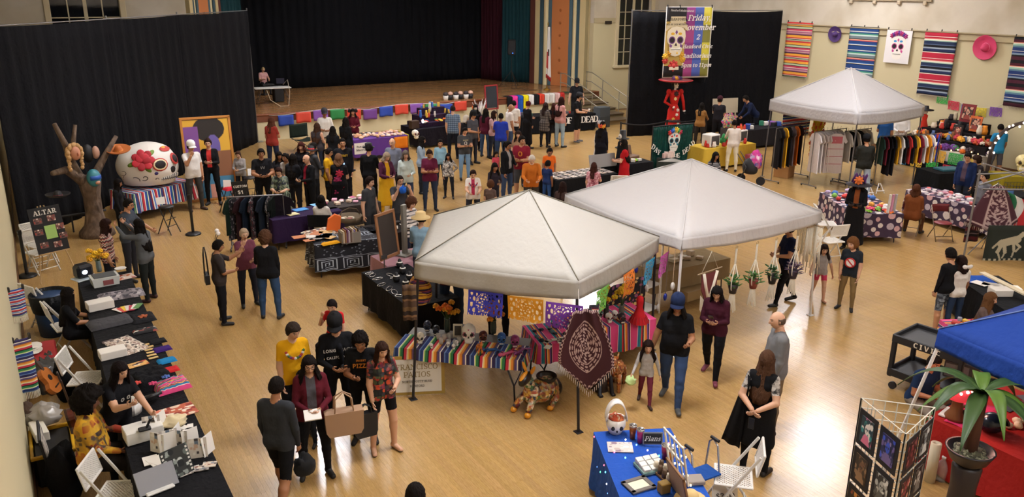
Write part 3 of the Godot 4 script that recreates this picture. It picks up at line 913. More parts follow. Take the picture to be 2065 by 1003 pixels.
	for c in order:
		var f0:=fld[c]
		for ax in 3:
			var step: int=[1,sxy,nx][ax]; var u: int=[sxy,nx,1][ax]; var v: int=[nx,1,sxy][ax]
			if (f0<0)==(fld[c+step]<0): continue
			var p1:=c-u; var p2:=c-u-v; var p3:=c-v
			if not (vert.has(p1) and vert.has(p2) and vert.has(p3)): continue
			var A: Vector3=vert[c]; var B: Vector3=vert[p1]; var D: Vector3=vert[p2]; var E: Vector3=vert[p3]
			var z: int=zone[c]
			if z==SHOE and A.y<.026: z=SOLE
			if upright and z==THIGH and A.y>pelvis.y-.075: z=HIPS
			if vest and z==TORSO and absf(A.x)<.055 and nor[c].z>.3: z=FRONT
			if f0<0:
				bag.put(z,A,B,D,nor[c],nor[p1],nor[p2]); bag.put(z,A,D,E,nor[c],nor[p2],nor[p3])
			else:
				bag.put(z,A,D,B,nor[c],nor[p2],nor[p1]); bag.put(z,A,E,D,nor[c],nor[p3],nor[p2])
	var hb:=nb*Basis(Vector3.UP,deg_to_rad(sp.get("turn",.0)))*Basis(Vector3.RIGHT,deg_to_rad(sp.get("nod",8.0)))
	var head:=X(hb.scaled(Vector3.ONE*hk),htop+nb*V(0,.03,.012)+hb*V(0,.072*hk,.016))
	add_head(bag,head,fine)
	for h in hands: add_hand(bag,h[0],h[1],h[2],h[3],.95+.1*kid,h[4])
	var am:=ArrayMesh.new()
	var zones:=[]
	for z in bag.v.keys():
		var arr:=[]
		arr.resize(Mesh.ARRAY_MAX)
		arr[Mesh.ARRAY_VERTEX]=bag.v[z]; arr[Mesh.ARRAY_NORMAL]=bag.n[z]
		am.add_surface_from_arrays(Mesh.PRIMITIVE_TRIANGLES,arr)
		zones.append(z)
	var chest: Vector3=T.call(V(0,.34,.104*fb+.02*w*fb+.006))
	var out:={"mesh": am,"zones": zones,"head": head,"top": (head*V(0,.118,0)).y,"chest": X(tb,chest),"hands": hands,"back": T.call(V(0,.32,-.10*fb)),"pelvis": pelvis}
	bodies[key]=out
	return out
func hair_mesh(style: String,fine: bool)->ArrayMesh:
	var k:="hair"+style+str(fine)
	if mats.has(k): return mats[k]
	var st:=S()
	sm(st)
	var rng:=RandomNumberGenerator.new()
	rng.seed=hash(style)
	var nz:=FastNoiseLite.new()
	nz.seed=hash(style)%1000
	nz.frequency=18.0
	var swell: float={"short": .020,"crop": .012,"bald": .005,"bob": .020,"long": .017,"vlong": .017,"curly": .045,"afro": .075,"bun": .016,"tail": .016,"mop": .026,"wavy": .024}.get(style,.014)
	var nu:=36 if fine else 22
	var nv:=26 if fine else 16
	var P:=[]
	var keep:=[]
	for j in nv+1:
		var row:=[]
		var kr:=[]
		var th:=PI*j/nv
		for i in nu:
			var ph:=TAU*i/nu
			var d:=V(sin(th)*sin(ph),cos(th),sin(th)*cos(ph))
			var sw:=swell*(1.0+.6*nz.get_noise_3dv(d)+.25*maxf(d.y,.0))+(.012*nz.get_noise_3dv(d*2.3) if style in ["curly","afro","mop","wavy"] else .0)
			var line: float
			var f:=d.z
			if style=="bald": line=2.0 if f>.12 else -.52
			elif style in ["bob","long","vlong","wavy","mop","curly","afro"]: line=lerpf(-.75,.52,smoothstep(.30,.80,f)) if absf(d.x)<.78 or f<.30 else -.75
			else: line=lerpf(-.55,.56,smoothstep(-.05,.72,f))
			var ok:=d.y>line
			if style=="bald" and d.y>.42+.25*nz.get_noise_3dv(d): ok=false
			kr.append(ok)
			row.append(head_point(d,sw if ok else -.004,false))
		P.append(row)
		keep.append(kr)
	for j in nv:
		for i in nu:
			var l:=(i+1)%nu
			var any: bool=keep[j][i] or keep[j+1][i] or keep[j][l] or keep[j+1][l]
			if not any: continue
			if j<nv-1: tri(st,P[j][i],P[j+1][i],P[j+1][l])
			if j>0: tri(st,P[j][i],P[j+1][l],P[j][l])
	var drop: float={"bob": .16,"long": .34,"vlong": .52,"wavy": .30}.get(style,.0)
	if drop>.0:   # a curtain of hair behind and beside the neck
		var nr:=9; var na:=22
		var R:=[]
		for r in nr+1:
			var t:=float(r)/nr
			var y:=.02-(drop+.02)*t
			var ring:=[]
			for a in na+1:
				var u:=-2.25+4.5*a/na   # around the back,open at the face
				var wide:=lerpf(.094,.120+.10*drop,smoothstep(.1,.7,t))*(1.0-.30*smoothstep(.75,1.0,t))
				var deep:=lerpf(.112,.105+.02*drop,t)
				var wv:=.010*sin(a*1.9+r*(.9 if style=="wavy" else .15))+.006*nz.get_noise_2d(a*.3,r*.3)
				ring.append(V(sin(u)*(wide+wv),y-.03*t*cos(u*2.0)-.02*rng.randf()*t,-cos(u)*(deep+wv)+.015-.03*smoothstep(.3,1.0,t)))
			R.append(ring)
		for r in nr:
			for a in na: quad(st,R[r][a],R[r+1][a],R[r+1][a+1],R[r][a+1])
		for r in nr:   # inner face,so that the locks have a thickness
			for a in na:
				var q:=[R[r][a],R[r][a+1],R[r+1][a+1],R[r+1][a]]
				var s:=[]
				for v in q: s.append(V(v.x*.80,v.y,v.z*.72))
				quad(st,s[0],s[1],s[2],s[3])
		for a in na:
			var e0: Vector3=R[nr][a]; var e1: Vector3=R[nr][a+1]
			quad(st,e0,V(e0.x*.8,e0.y,e0.z*.72),V(e1.x*.8,e1.y,e1.z*.72),e1)
		for r in nr:
			for a in [0,na]:
				var e0: Vector3=R[r][a]; var e1: Vector3=R[r+1][a]
				quad(st,e0,V(e0.x*.8,e0.y,e0.z*.72),V(e1.x*.8,e1.y,e1.z*.72),e1)
	if style=="bun": ball(st,V(0,.085,-.085),V(.045,.042,.042),Basis(),10,7)
	if style=="tail": tube(st,[V(0,.06,-.09),V(0,.05,-.14),V(0,-.05,-.16),V(0,-.18,-.14),V(.01,-.27,-.13)],.034,8,.014)
	mats[k]=mesh_of(st)
	return mats[k]
func cap_mesh()->ArrayMesh:
	if mats.has("capmesh"): return mats.capmesh
	var st:=S()
	lathe(st,[U(.101,.0),U(.104,.03),U(.098,.07),U(.075,.105),U(.04,.122),U(.008,.128),U(.006,.134),U(0,.135)],X(Basis().scaled(V(.88,1,1.1)),V(0,.03,-.005)),18)
	sheet(st,10,4,func(u: float,v: float)->Vector3:
		var a:=(u-.5)*2.2
		return V(sin(a)*(.092+v*.006),.042-.016*v-.03*pow(sin(a),2),cos(a)*(.095+.085*v)),.004)
	mats.capmesh=mesh_of(st)
	return mats.capmesh
func glasses_mesh()->ArrayMesh:
	if mats.has("specs"): return mats.specs
	var st:=S()
	for s in [-1.0,1.0]:
		var ring:=[]
		for i in 11: ring.append(V(s*.034+cos(TAU*i/10)*.024,.010+sin(TAU*i/10)*.017,.100))
		tube(st,ring,.0028,5)
		rod(st,V(s*.058,.014,.098),V(s*.082,.010,-.005),.0025,-1,5)
	rod(st,V(-.01,.013,.102),V(.01,.013,.102),.0025,-1,5)
	mats.specs=mesh_of(st)
	return mats.specs
func person(d: Dictionary)->Node3D:
	var B:=body(d.get("s",{}))
	var o:=thing("person",d.label,"person",d.at,d.yaw,d.get("group",""))
	var k: float=d.h/B.top if not d.has("k") else d.k
	o.scale=Vector3.ONE*k
	if d.has("roll"): o.rotation.z=d.roll
	var skin:=skin_mat(d.get("skin","b07d5c"))
	var top: Material=d.top if d.top is Material else cloth(d.top)
	var low: Material=d.low if d.low is Material else cloth(d.low)
	var slv: String=d.get("sleeve","short")
	var hair:=hair_mat(d.get("hair","15100d"))
	var zone:={SKIN: skin,HAND: skin,TORSO: top,FRONT: top,HIPS: low,THIGH: low,KNEE: low,CALF: low,SHOE: mat(d.get("shoe","1a1817"),.6),
		SOLE: mat(d.get("sole","2a2622"),.7),SLEEVE: top,UPPER: skin,FORE: skin,SKIRT: low,LIPS: mat(d.get("lips","9a5048"),.5),EYES: mat("d8d2c8",.3),IRIS: mat("1c120c",.3),BROWS: hair}
	if slv=="long": zone[UPPER]=top; zone[FORE]=top
	elif slv=="none": zone[SLEEVE]=skin
	elif slv=="elbow": zone[UPPER]=top
	if d.has("slv"): zone[SLEEVE]=d.slv
	if d.has("front"): zone[FRONT]=cloth(d.front)
	if d.get("tuck",false)==false and not d.has("skirtc"): zone[HIPS]=top
	match d.get("legs","long"):
		"shorts": zone[CALF]=skin
		"short": zone[CALF]=skin; zone[KNEE]=skin
		"skirt": zone[CALF]=skin; zone[KNEE]=skin; zone[THIGH]=low
	if d.has("skirtc"): zone[SKIRT]=d.skirtc if d.skirtc is Material else cloth(d.skirtc); zone[HIPS]=zone[SKIRT]
	if d.get("barefoot",false): zone[SHOE]=skin
	var m:=MeshInstance3D.new()
	m.name="body"
	m.mesh=B.mesh
	for i in B.zones.size(): m.set_surface_override_material(i,zone[B.zones[i]])
	o.add_child(m)
	var fine: bool=d.get("s",{}).get("fine",false)
	var style: String=d.get("do","short")
	if style!="none":
		var hm:=inst(o,"hair",hair_mesh(style,fine),hair)
		hm.transform=B.head
	if d.has("cap"): inst(o,"cap",cap_mesh(),cloth(d.cap)).transform=B.head*X(Basis().scaled(Vector3.ONE*1.12),V(0,.012,0))
	if d.get("specs",false): inst(o,"glasses",glasses_mesh(),mat("1b1716",.4)).transform=B.head
	if d.get("beard",false):
		var st:=S()
		sheet(st,10,6,func(u: float,v: float)->Vector3:
			var a:=(u-.5)*2.3
			return head_point(V(sin(a)*.8,-.42-.5*v,cos(a)*.8).normalized(),.006),.004)
		inst(o,"beard",mesh_of(st),hair).transform=B.head
	if d.has("emb"):   # embroidered flowers round the neckline
		for i in 11:
			var a:=-1.25+.25*i
			var x:=.12*sin(a)
			inst(o,"embroidery",mesh_of(blossom(S(),V(x,.11-.13*cos(a),.012-2.2*x*x),.024,Basis(),6)),mat(d.emb[i%d.emb.size()],.8)).transform=B.chest
	if d.has("print"):   # lettering or a motif on the chest: [text,size,colour,drop]
		for pr in d.print:
			var tm:=words(pr[0],pr[1],.003,false,true)
			inst(o,"chest_print",tm,mat(pr[2],.8)).transform=B.chest*X(Basis(),V(0,pr[3],.004))
	return o
func skin_mat(hex: String)->StandardMaterial3D:
	var k:="skin"+hex
	if not mats.has(k):
		var m:=StandardMaterial3D.new()
		m.albedo_color=Color(hex)
		m.roughness=.55
		m.subsurf_scatter_enabled=true
		m.subsurf_scatter_strength=.04
		mats[k]=m
	return mats[k]
func hair_mat(hex: String)->StandardMaterial3D:
	var k:="hairm"+hex
	if not mats.has(k):
		var m:=StandardMaterial3D.new()
		m.albedo_color=Color(hex)
		m.roughness=.75
		m.metallic_specular=.22
		m.normal_enabled=true
		m.normal_texture=cloth_bump
		m.normal_scale=1.6
		m.uv1_triplanar=true
		m.uv1_scale=V(14.0,2.5,14.0)
		mats[k]=m
	return mats[k]
#- furniture and props
func folding_table(at: Vector3,turn: float,w: float,d: float,label: String,top: Material,h:=.74)->Node3D:
	var t:=thing("folding_table",label,"table",at,turn)
	part(t,"tabletop",bx(S(),V(0,h-.02,0),V(w,.04,d),Basis(),.012),top)
	var leg:=mat("3a3a3c",.4,.5)
	for sx in [-1,1]:
		for sz in [-1,1]:
			part(t,"leg",tube(S(),[V(sx*(w*.5-.28),h-.04,sz*(d*.5-.08)),V(sx*(w*.5-.12),.3,sz*(d*.5-.06)),V(sx*(w*.5-.1),.0,sz*(d*.5-.06))],.014),leg)
		part(t,"brace",rod(S(),V(sx*(w*.5-.12),.28,-d*.5+.06),V(sx*(w*.5-.12),.28,d*.5-.06),.010),leg)
	return t
func cloth_st(w: float,d: float,h: float,drop: float,wave:=.02,seed_:=1,front_only:=false)->SurfaceTool:
	var st:=S()
	sm(st)
	var n:=FastNoiseLite.new()
	n.seed=seed_
	n.frequency=1.6
	var hx:=w*.5+.012; var hz:=d*.5+.012
	var ring:=[]   # around the edge,counter-clockwise seen from above
	var per:=[U(-hx,hz),U(hx,hz),U(hx,-hz),U(-hx,-hz)]
	for s in 4:
		var a: Vector2=per[s]; var b: Vector2=per[(s+1)%4]
		var cnt:=maxi(4,int(a.distance_to(b)/.09))
		for i in cnt: ring.append(a.lerp(b,float(i)/cnt))
	var m:=ring.size()
	var rows:=6
	var P:=[]
	for r in rows+1:
		var row:=[]
		for i in m:
			var c: Vector2=ring[i]
			var o:=(ring[(i+1)%m]-ring[(i+m-1)%m]) as Vector2
			var out:=U(-o.y,o.x).normalized()*-1.0
			if out.dot(c)<0: out=-out
			var t:=float(r)/rows
			var low:=drop*(1.0+.06*n.get_noise_1d(i*.7))
			var bulge:=wave*t*(sin(i*1.35+n.get_noise_1d(i*.35)*4.0)+.7)+.012*t
			row.append(V(c.x+out.x*bulge,h-low*t+(.004 if r==0 else .0),c.y+out.y*bulge))
		P.append(row)
	for r in rows:
		for i in m:
			var j:=(i+1)%m
			var a: Vector3=P[r][i]; var b: Vector3=P[r+1][i]; var c: Vector3=P[r+1][j]; var e: Vector3=P[r][j]
			var u0:=i*.09; var u1:=(i+1)*.09
			var v0:=drop*r/rows; var v1:=drop*(r+1)/rows
			triuv(st,a,b,c,U(u0,v0),U(u0,v1),U(u1,v1))
			triuv(st,a,c,e,U(u0,v0),U(u1,v1),U(u1,v0))
	sm(st,false)
	var y:=h+.004
	triuv(st,V(-hx,y,hz),V(hx,y,hz),V(hx,y,-hz),U(0,d),U(w,d),U(w,0))
	triuv(st,V(-hx,y,hz),V(hx,y,-hz),V(-hx,y,-hz),U(0,d),U(w,0),U(0,0))
	return st
func clothed_table(at: Vector3,turn: float,w: float,d: float,what: String,m: Material,drop:=.66,clothname:="tablecloth",wave:=.02)->void:
	folding_table(at,turn,w,d,"folding table hidden under the "+what,mat("d9d6ce",.5))
	solo(clothname,what,"tablecloth",cloth_st(w,d,.745,drop,wave,hash(what)%999),m,at,turn)
func white_chair(at: Vector3,turn: float,label: String)->Node3D:
	if has_meta("chair_proto"):
		return copy_of(get_meta("chair_proto"),at,turn,label)
	var t:=thing("folding_chair",label,"chair",at,turn,"white plastic folding chairs")
	var pl:=mat("e4e0d8",.42)
	var fr:=mat("d3cfc6",.4)
	var rim:=S()
	for q in [[0,.21,.46,.03],[0,-.21,.46,.03]]: bx(rim,V(q[0],.445,q[1]),V(q[2],.03,q[3]),Basis(),.01)
	for s in [-1,1]: bx(rim,V(s*.215,.445,0),V(.03,.03,.42),Basis(),.01)
	part(t,"seat_rim",rim,pl)
	part(t,"seat",lattice(.42,.40,10,X(pit(-PI/2),V(0,.45,0))),pl)
	var bt:=pit(-.22)
	var back:=S()
	for yy in [.0,.27]: bx(back,V(0,.62,-.25)+bt*V(0,yy,0),V(.46,.035,.028),bt,.01)
	for s in [-1,1]: bx(back,V(s*.215,.62,-.25)+bt*V(0,.135,0),V(.03,.29,.028),bt,.01)
	part(t,"backrest_rim",back,pl)
	part(t,"backrest",lattice(.41,.25,10,X(bt,V(0,.62,-.25)+bt*V(0,.135,0))),pl)
	for s in [-1,1]:
		part(t,"front_leg",bx(S(),V(s*.235,.44,.0),V(.022,1.02,.035),pit(-.55) ,.006),fr)
		part(t,"rear_leg",bx(S(),V(s*.21,.225,-.06),V(.022,.54,.03),pit(.60),.006),fr)
	part(t,"crossbar",rod(rod(S(),V(-.235,.1,.21),V(.235,.1,.21),.011),V(-.21,.1,-.16),V(.21,.1,-.16),.011),fr)
	set_meta("chair_proto",t)
	return t
func lattice(w: float,h: float,n: int,at: Transform3D)->SurfaceTool:
	var st:=S()
	for k in range(-n,n+1):
		for s in [-1.0,1.0]:
			var step:=(w+h)/(2.0*n)
			var c:=k*step
			var p:=[]
			for x in [-w*.5,w*.5]:
				var y: float=c-s*x
				if absf(y)<=h*.5: p.append(V(x,y,0))
			for y in [-h*.5,h*.5]:
				var x: float=(c-y)*s
				if absf(x)<w*.5: p.append(V(x,y,0))
			if p.size()>=2:
				var a: Vector3=p[0]; var b: Vector3=p[1]
				var d:=(b-a).normalized()
				bx(st,at*((a+b)*.5),V((b-a).length(),.011,.008),at.basis*Basis(d,V(0,0,1).cross(d),V(0,0,1)))
	return st
func metal_chair(at: Vector3,turn: float,label: String)->Node3D:
	var t:=thing("folding_chair",label,"chair",at,turn,"red metal folding chairs")
	var m:=mat("6b2024",.4,.2); var fr:=mat("8a7a66",.4,.5)
	part(t,"seat",lathe(S(),[U(0,.43),U(.2,.43),U(.215,.44),U(.2,.455),U(0,.455)],X(Basis().scaled(V(1,1,.95)),Vector3.ZERO),20),mat("7d2630",.4))
	part(t,"backrest",sheet(S(),8,3,func(u: float,v: float)->Vector3: return V((u-.5)*.44,.86-.19*v,-.27+.05*pow(u*2-1,2)+.02*v),.012),m)
	for s in [-1,1]:
		part(t,"front_leg",tube(S(),[V(s*.22,.84,-.25),V(s*.22,.45,-.05),V(s*.22,.0,.2)],.012),fr)
		part(t,"rear_leg",rod(S(),V(s*.2,.43,.06),V(s*.2,.0,-.24),.012),fr)
	part(t,"crossbar",rod(S(),V(-.22,.12,.14),V(.22,.12,.14),.01),fr)
	return t
func stanchion(at: Vector3,label: String,belt_to=null)->Node3D:
	var t:=thing("stanchion",label,"stanchion",at)
	part(t,"base",lathe(S(),[U(0,0),U(.19,0),U(.19,.02),U(.15,.045),U(.04,.06),U(0,.06)],X(),20),mat("121214",.5))
	part(t,"post",rod(S(),V(0,.05,0),V(0,.95,0),.034,-1,12),mat("151517",.45))
	part(t,"belt_head",rod(S(),V(0,.93,0),V(0,1.02,0),.042,-1,12),mat("0c0c0e",.5))
	if belt_to!=null:
		var d: Vector3=belt_to-at
		part(t,"belt",sheet(S(),10,1,func(u: float,v: float)->Vector3: return d*u+V(0,.99-.05*v-.10*sin(u*PI),0),.003),mat("16161a",.8))
	return t
func bar_stool(at: Vector3,turn: float,label: String)->Node3D:
	var t:=thing("folding_stool",label,"stool",at,turn)
	part(t,"seat",lathe(S(),[U(0,.66),U(.17,.66),U(.18,.68),U(.17,.70),U(0,.70)],X(),18),mat("151214",.5))
	for sx in [-1,1]:
		for sz in [-1,1]:
			part(t,"leg",rod(S(),V(sx*.13,.66,-sz*.1),V(sx*.17,0,sz*.2),.013),mat("1a1716",.4))
	for y in [.2,.38]: part(t,"rung",rod(S(),V(-.16,y,.1),V(.16,y,.1),.009),mat("1a1716",.4))
	return t
func skull(at: Vector3,turn: float,h: float,label: String,bone: String,dark: String,trim: String,group:="",called:="skull_figure")->Node3D:
	var t:=thing(called,label,"skull",at,turn,group)
	var k:=h
	part(t,"cranium",ball(S(),V(0,.62,-.06)*k,V(.37,.38,.46)*k,Basis(),16,12),mat(bone,.35))
	part(t,"jaw",bx(S(),V(0,.20,.14)*k,V(.42,.40,.44)*k,Basis(),.09*k),mat(bone,.35))
	for s in [-1,1]:
		part(t,"eye_socket",ball(S(),V(s*.16,.56,.33)*k,V(.11,.11,.06)*k,Basis(),10,6),mat(dark,.4))
		part(t,"painted_petal",blossom(S(),V(s*.16,.56,.315)*k,.16*k,Basis(),8),mat(trim,.4))
		part(t,"cheekbone",ball(S(),V(s*.22,.38,.22)*k,V(.11,.07,.12)*k,Basis(),8,6),mat(bone,.35))
	part(t,"nose_hole",prism(S(),scaled(poly([0,.07,.05,-.05,-.05,-.05]),k),.05*k,X(Basis(),V(0,.42,.34)*k)),mat(dark,.4))
	for i in 5: part(t,"tooth",bx(S(),V(-.14+.07*i,.2,.365)*k,V(.055,.13,.02)*k,Basis(),.006*k),mat("efe9dc",.4))
	part(t,"forehead_flower",blossom(S(),V(0,.80,.30)*k,.11*k,pit(-.6),6),mat(trim,.4))
	return t
func cut_paper(w: float,h: float,seed_: int,detail:=1.0)->SurfaceTool:
	var st:=S()
	sm(st,false)
	var nu:=int(44*detail); var nv:=int(34*detail)
	var pt:=func(i: int,j: int)->Vector3:
		var u:=float(i)/nu; var v:=float(j)/nv
		return V((u-.5)*w,-v*h,.02*sin(u*5.0+seed_)*v+.015*sin(v*4.0+seed_*2.0))
	for j in nv:
		for i in nu:
			var u:=(i+.5)/nu*2.0-1.0; var v:=(j+.5)/nv
			var solid:=true
			var sc:=absf(fposmod(u*3.5,1.0)-.5)
			if v>.90+.085*sqrt(maxf(.0,1.0-pow(sc*2.0,2))): solid=false
			elif v>.10 and v<.88 and absf(u)<.92:
				var rr:=U(u*w*.5,(v-.46)*h).length()/(minf(w,h)*.5)
				var an:=atan2((v-.46)*h,u*w*.5)
				if rr<.78 and rr>.16:
					var q:=sin(an*(6.0+seed_%4)+seed_)*cos(rr*17.0+seed_*.7)
					solid=q>-.32
					if rr>.68: solid=fposmod(an*6.0,1.0)>.35
				elif rr>=.84:
					solid=sin(u*26.0*w*1.6)*sin(v*24.0*h*1.6)<.30
			if v>.88 and v<.97 and sc>.18 and sc<.28: solid=false
			if not solid: continue
			quad(st,pt.call(i,j+1),pt.call(i+1,j+1),pt.call(i+1,j),pt.call(i,j))
	return st
func papel(at: Vector3,turn: float,w: float,h: float,hex: String,label: String,seed_: int,detail:=1.0,group:="")->MeshInstance3D:
	var m:=StandardMaterial3D.new()
	m.albedo_color=Color(hex)
	m.roughness=.7
	m.backlight_enabled=true
	m.backlight=Color(hex)*.25
	return solo("cut_paper_banner",label,"paper banner",cut_paper(w,h,seed_,detail) if detail>.0 else sheet(S(),8,5,func(u: float,v: float)->Vector3: return V((u-.5)*w,-v*h*(1.0+.03*sin(u*9.0)),.02*sin(u*7.0+seed_)*v),.002),m,at,turn,group)
func garment(at: Vector3,turn: float,w: float,l: float,m: Material,label: String,group: String,sleeve:=.25,called:="hanging_garment")->Node3D:
	var t:=thing(called,label,"garment",at,turn,group)
	part(t,"hanger",tube(S(),[V(0,.02,0),V(0,.08,.0),V(0,.11,.02),V(0,.13,.0)],.004,5),mat("2a2a2c",.4))
	var o:=poly([-.07,.0,.07,.0,w*.5,-.07,w*.5+sleeve*.55,-.07-sleeve,w*.5+sleeve*.25,-.13-sleeve,w*.5-.01,-.26,w*.5+.02,-l,w*.2,-l-.02,-w*.2,-l+.01,-w*.5-.02,-l,-w*.5+.01,-.26,-w*.5-sleeve*.25,-.13-sleeve,-w*.5-sleeve*.55,-.07-sleeve,-w*.5,-.07])
	part(t,"cloth",prism(S(),o,.035,X(Basis(),V(0,0,-.017))),m)
	return t
func rack(at: Vector3,turn: float,w: float,h: float,label: String)->Node3D:
	var t:=thing("clothes_rack",label,"clothes rack",at,turn)
	part(t,"rail",rod(S(),V(-w*.5,h,0),V(w*.5,h,0),.016),M.steel)
	for s in [-1,1]:
		part(t,"post",rod(S(),V(s*w*.5,.08,0),V(s*w*.5,h+.02,0),.016),M.steel)
		part(t,"foot",rod(S(),V(s*w*.5,.06,-.3),V(s*w*.5,.06,.3),.018),M.steel)
		for q in [-.28,.28]: part(t,"caster",ball(S(),V(s*w*.5,.03,q),V(.02,.03,.03),Basis(),8,6),mat("151515",.5))
	return t
func flowers(at: Vector3,label: String,hex: String,hex2: String,tall:=.34,spread:=.14,count:=9,pot:="6f7f7c")->Node3D:
	var t:=thing("flower_vase",label,"flowers",at)
	var rng:=RandomNumberGenerator.new()
	rng.seed=hash(label)
	part(t,"vase",lathe(S(),[U(0,0),U(.045,0),U(.05,.1),U(.042,.2),U(.048,.22),U(.04,.22),U(.03,.06),U(0,.06)]),mat(pot,.25))
	for i in count:
		var p:=V(rng.randf_range(-1,1)*spread,tall+rng.randf_range(-.09,.08),rng.randf_range(-1,1)*spread)
		part(t,"stem",tube(S(),[V(0,.18,0),p*.5+V(0,.12,0),p],.004,4),mat("4d6a2c",.7))
		part(t,"bloom",pompom(p,.05),mat(hex if i%3 else hex2,.7))
	return t
func small_box(at: Vector3,turn: float,s: Vector3,hex: String,label: String,called:="box",group:="",rough:=.6)->MeshInstance3D:
	return solo(called,label,called.get_slice("_",called.get_slice_count("_")-1),bx(S(),V(0,s.y*.5,0),s,Basis(),minf(.008,s.y*.3)),mat(hex,rough),at,turn,group)
func folded(at: Vector3,turn: float,w: float,d: float,h: float,m: Material,label: String,called:="folded_cloth",group:="")->MeshInstance3D:
	var n:=FastNoiseLite.new()
	n.seed=hash(label)%777
	n.frequency=3.0
	var st:=S()
	sheet(st,12,12,func(u: float,v: float)->Vector3:
		var ex:=1.0-pow(absf(u*2-1),8); var ey:=1.0-pow(absf(v*2-1),8)
		var e:=minf(ex,ey)
		return V((u-.5)*w,h*sqrt(maxf(e,.0))*(.85+.3*n.get_noise_2d(u*2.0,v*2.0))+.002,(v-.5)*d))
	return solo(called,label,"cloth goods",st,m,at,turn,group)
func book(at: Vector3,turn: float,w: float,d: float,m: Material,label: String,called:="leaflet",group:="")->MeshInstance3D:
	return solo(called,label,called,bx(S(),V(0,.004,0),V(w,.008,d)),m,at,turn,group)
func handbag(at: Vector3,turn: float,w: float,h: float,d: float,hex: String,label: String,strap:=.25)->Node3D:
	var t:=thing("handbag",label,"bag",at,turn)
	part(t,"bag_body",prism(S(),poly([-w*.42,0,w*.42,0,w*.5,h*.2,w*.52,h,-w*.52,h,-w*.5,h*.2]),d,X(Basis(),V(0,0,-d*.5))),mat(hex,.6))
	for s in [-1,1]: part(t,"handle",tube(S(),[V(-w*.25,h,s*d*.4),V(-w*.22,h+strap*.7,s*d*.3),V(0,h+strap,s*d*.1),V(w*.22,h+strap*.7,s*d*.3),V(w*.25,h,s*d*.4)],.010),mat(hex,.6))
	return t
func phone(at: Vector3,b: Basis,label: String,on:=false)->void:
	var t:=thing("phone",label,"phone",at)
	t.basis=b
	part(t,"case",bx(S(),Vector3.ZERO,V(.075,.15,.01),Basis(),.004),mat("101014",.3))
	part(t,"screen",bx(S(),V(0,0,.006),V(.066,.138,.002)),glow("9cc4ff",1.6) if on else mat("15181f",.1))
func sombrero(at: Vector3,b: Basis,r: float,hex: String,hex2: String,label: String)->Node3D:
	var t:=thing("sombrero",label,"hat",at)
	t.basis=b
	part(t,"brim",lathe(S(),[U(0,.02),U(.35*r,0),U(.75*r,.02*r),U(.95*r,.12*r),U(r,.22*r),U(.97*r,.22*r),U(.74*r,.06*r),U(.36*r,.04*r)],X(),22),mat(hex,.7))
	part(t,"crown",lathe(S(),[U(.38*r,.02),U(.34*r,.2*r),U(.24*r,.42*r),U(.12*r,.5*r),U(0,.5*r)],X(),16),mat(hex,.7))
	part(t,"band",lathe(S(),[U(.375*r,.05*r),U(.365*r,.13*r),U(.35*r,.13*r)],X(),16),mat(hex2,.6))
	return t
func hang_serape(at: Vector3,turn: float,w: float,l: float,kind: int,label: String,waviness:=.02)->Node3D:
	var t:=thing("serape",label,"blanket",at,turn,"serapes hung on the walls")
	part(t,"weave",sheet(S(),10,16,func(u: float,v: float)->Vector3: return V((u-.5)*w*(1.0-.05*v),-l*v,.03+waviness*sin(u*11.0+kind)*(.3+v)),.008),M["serape%d"%kind])
	var fr:=S()
	for i in 26:
		var x:=(i/25.0-.5)*w*.95
		rod(fr,V(x,-l,.03+waviness*sin((i/25.0)*11.0+kind)*1.3),V(x,-l-.1,.035+waviness*sin((i/25.0)*11.0+kind)*1.3),.006,.004,4)
	part(t,"fringe",fr,mat("ded6c4",.9))
	for s in [-.46,.0,.46]: part(t,"clip",bx(S(),V(s*w,.02,.035),V(.03,.08,.04),Basis(),.006),mat("2a2622",.5))
	return t
func lump(r: Vector3,seed_: int,rough:=.25,n:=14,m:=10)->SurfaceTool:
	var nz:=FastNoiseLite.new()
	nz.seed=seed_
	nz.frequency=1.1
	var st:=S()
	sm(st)
	var P:=[]
	for j in m+1:
		var row:=[]
		for i in n:
			var th:=PI*j/m; var ph:=TAU*i/n
			var d:=V(sin(th)*sin(ph),cos(th),sin(th)*cos(ph))
			row.append(V(d.x*r.x,maxf(d.y,-.7)*r.y+r.y*.7,d.z*r.z)*(1.0+rough*nz.get_noise_3dv(d*1.5)))
		P.append(row)
	for j in m:
		for i in n:
			var l:=(i+1)%n
			if j<m-1: tri(st,P[j][i],P[j+1][i],P[j+1][l])
			if j>0: tri(st,P[j][i],P[j+1][l],P[j][l])
	return st
var board_part: Node3D
func easel_board(at: Vector3,turn: float,w: float,h: float,label: String,m: Material)->Node3D:
	var t:=thing("easel_display",label,"easel",at,turn)
	var b:=pit(-.22)
	board_part=part(t,"board",bx(S(),V(0,.62,.17)+b*V(0,h*.5,0),V(w,h,.02),b),m)
	for s in [-1,1]: part(t,"leg",rod(S(),V(s*.06,1.55,-.15),V(s*.38,0,.2),.014),mat("b99a6c",.6))
	part(t,"leg",rod(S(),V(0,1.55,-.15),V(0,0,-.62),.014),mat("b99a6c",.6))
	part(t,"ledge",bx(S(),V(0,.61,.16),V(.6,.025,.06)),mat("b99a6c",.6))
	return t
func pompom(c: Vector3,r: float)->SurfaceTool:
	var st:=S()
	for i in 14:
		var y:=1.0-1.7*i/13.0
		var q:=sqrt(maxf(.0,1.0-y*y))
		ball(st,c+V(cos(i*2.4)*q,y*.75,sin(i*2.4)*q)*r*.75,Vector3.ONE*r*.42,Basis(),6,4)
	return st
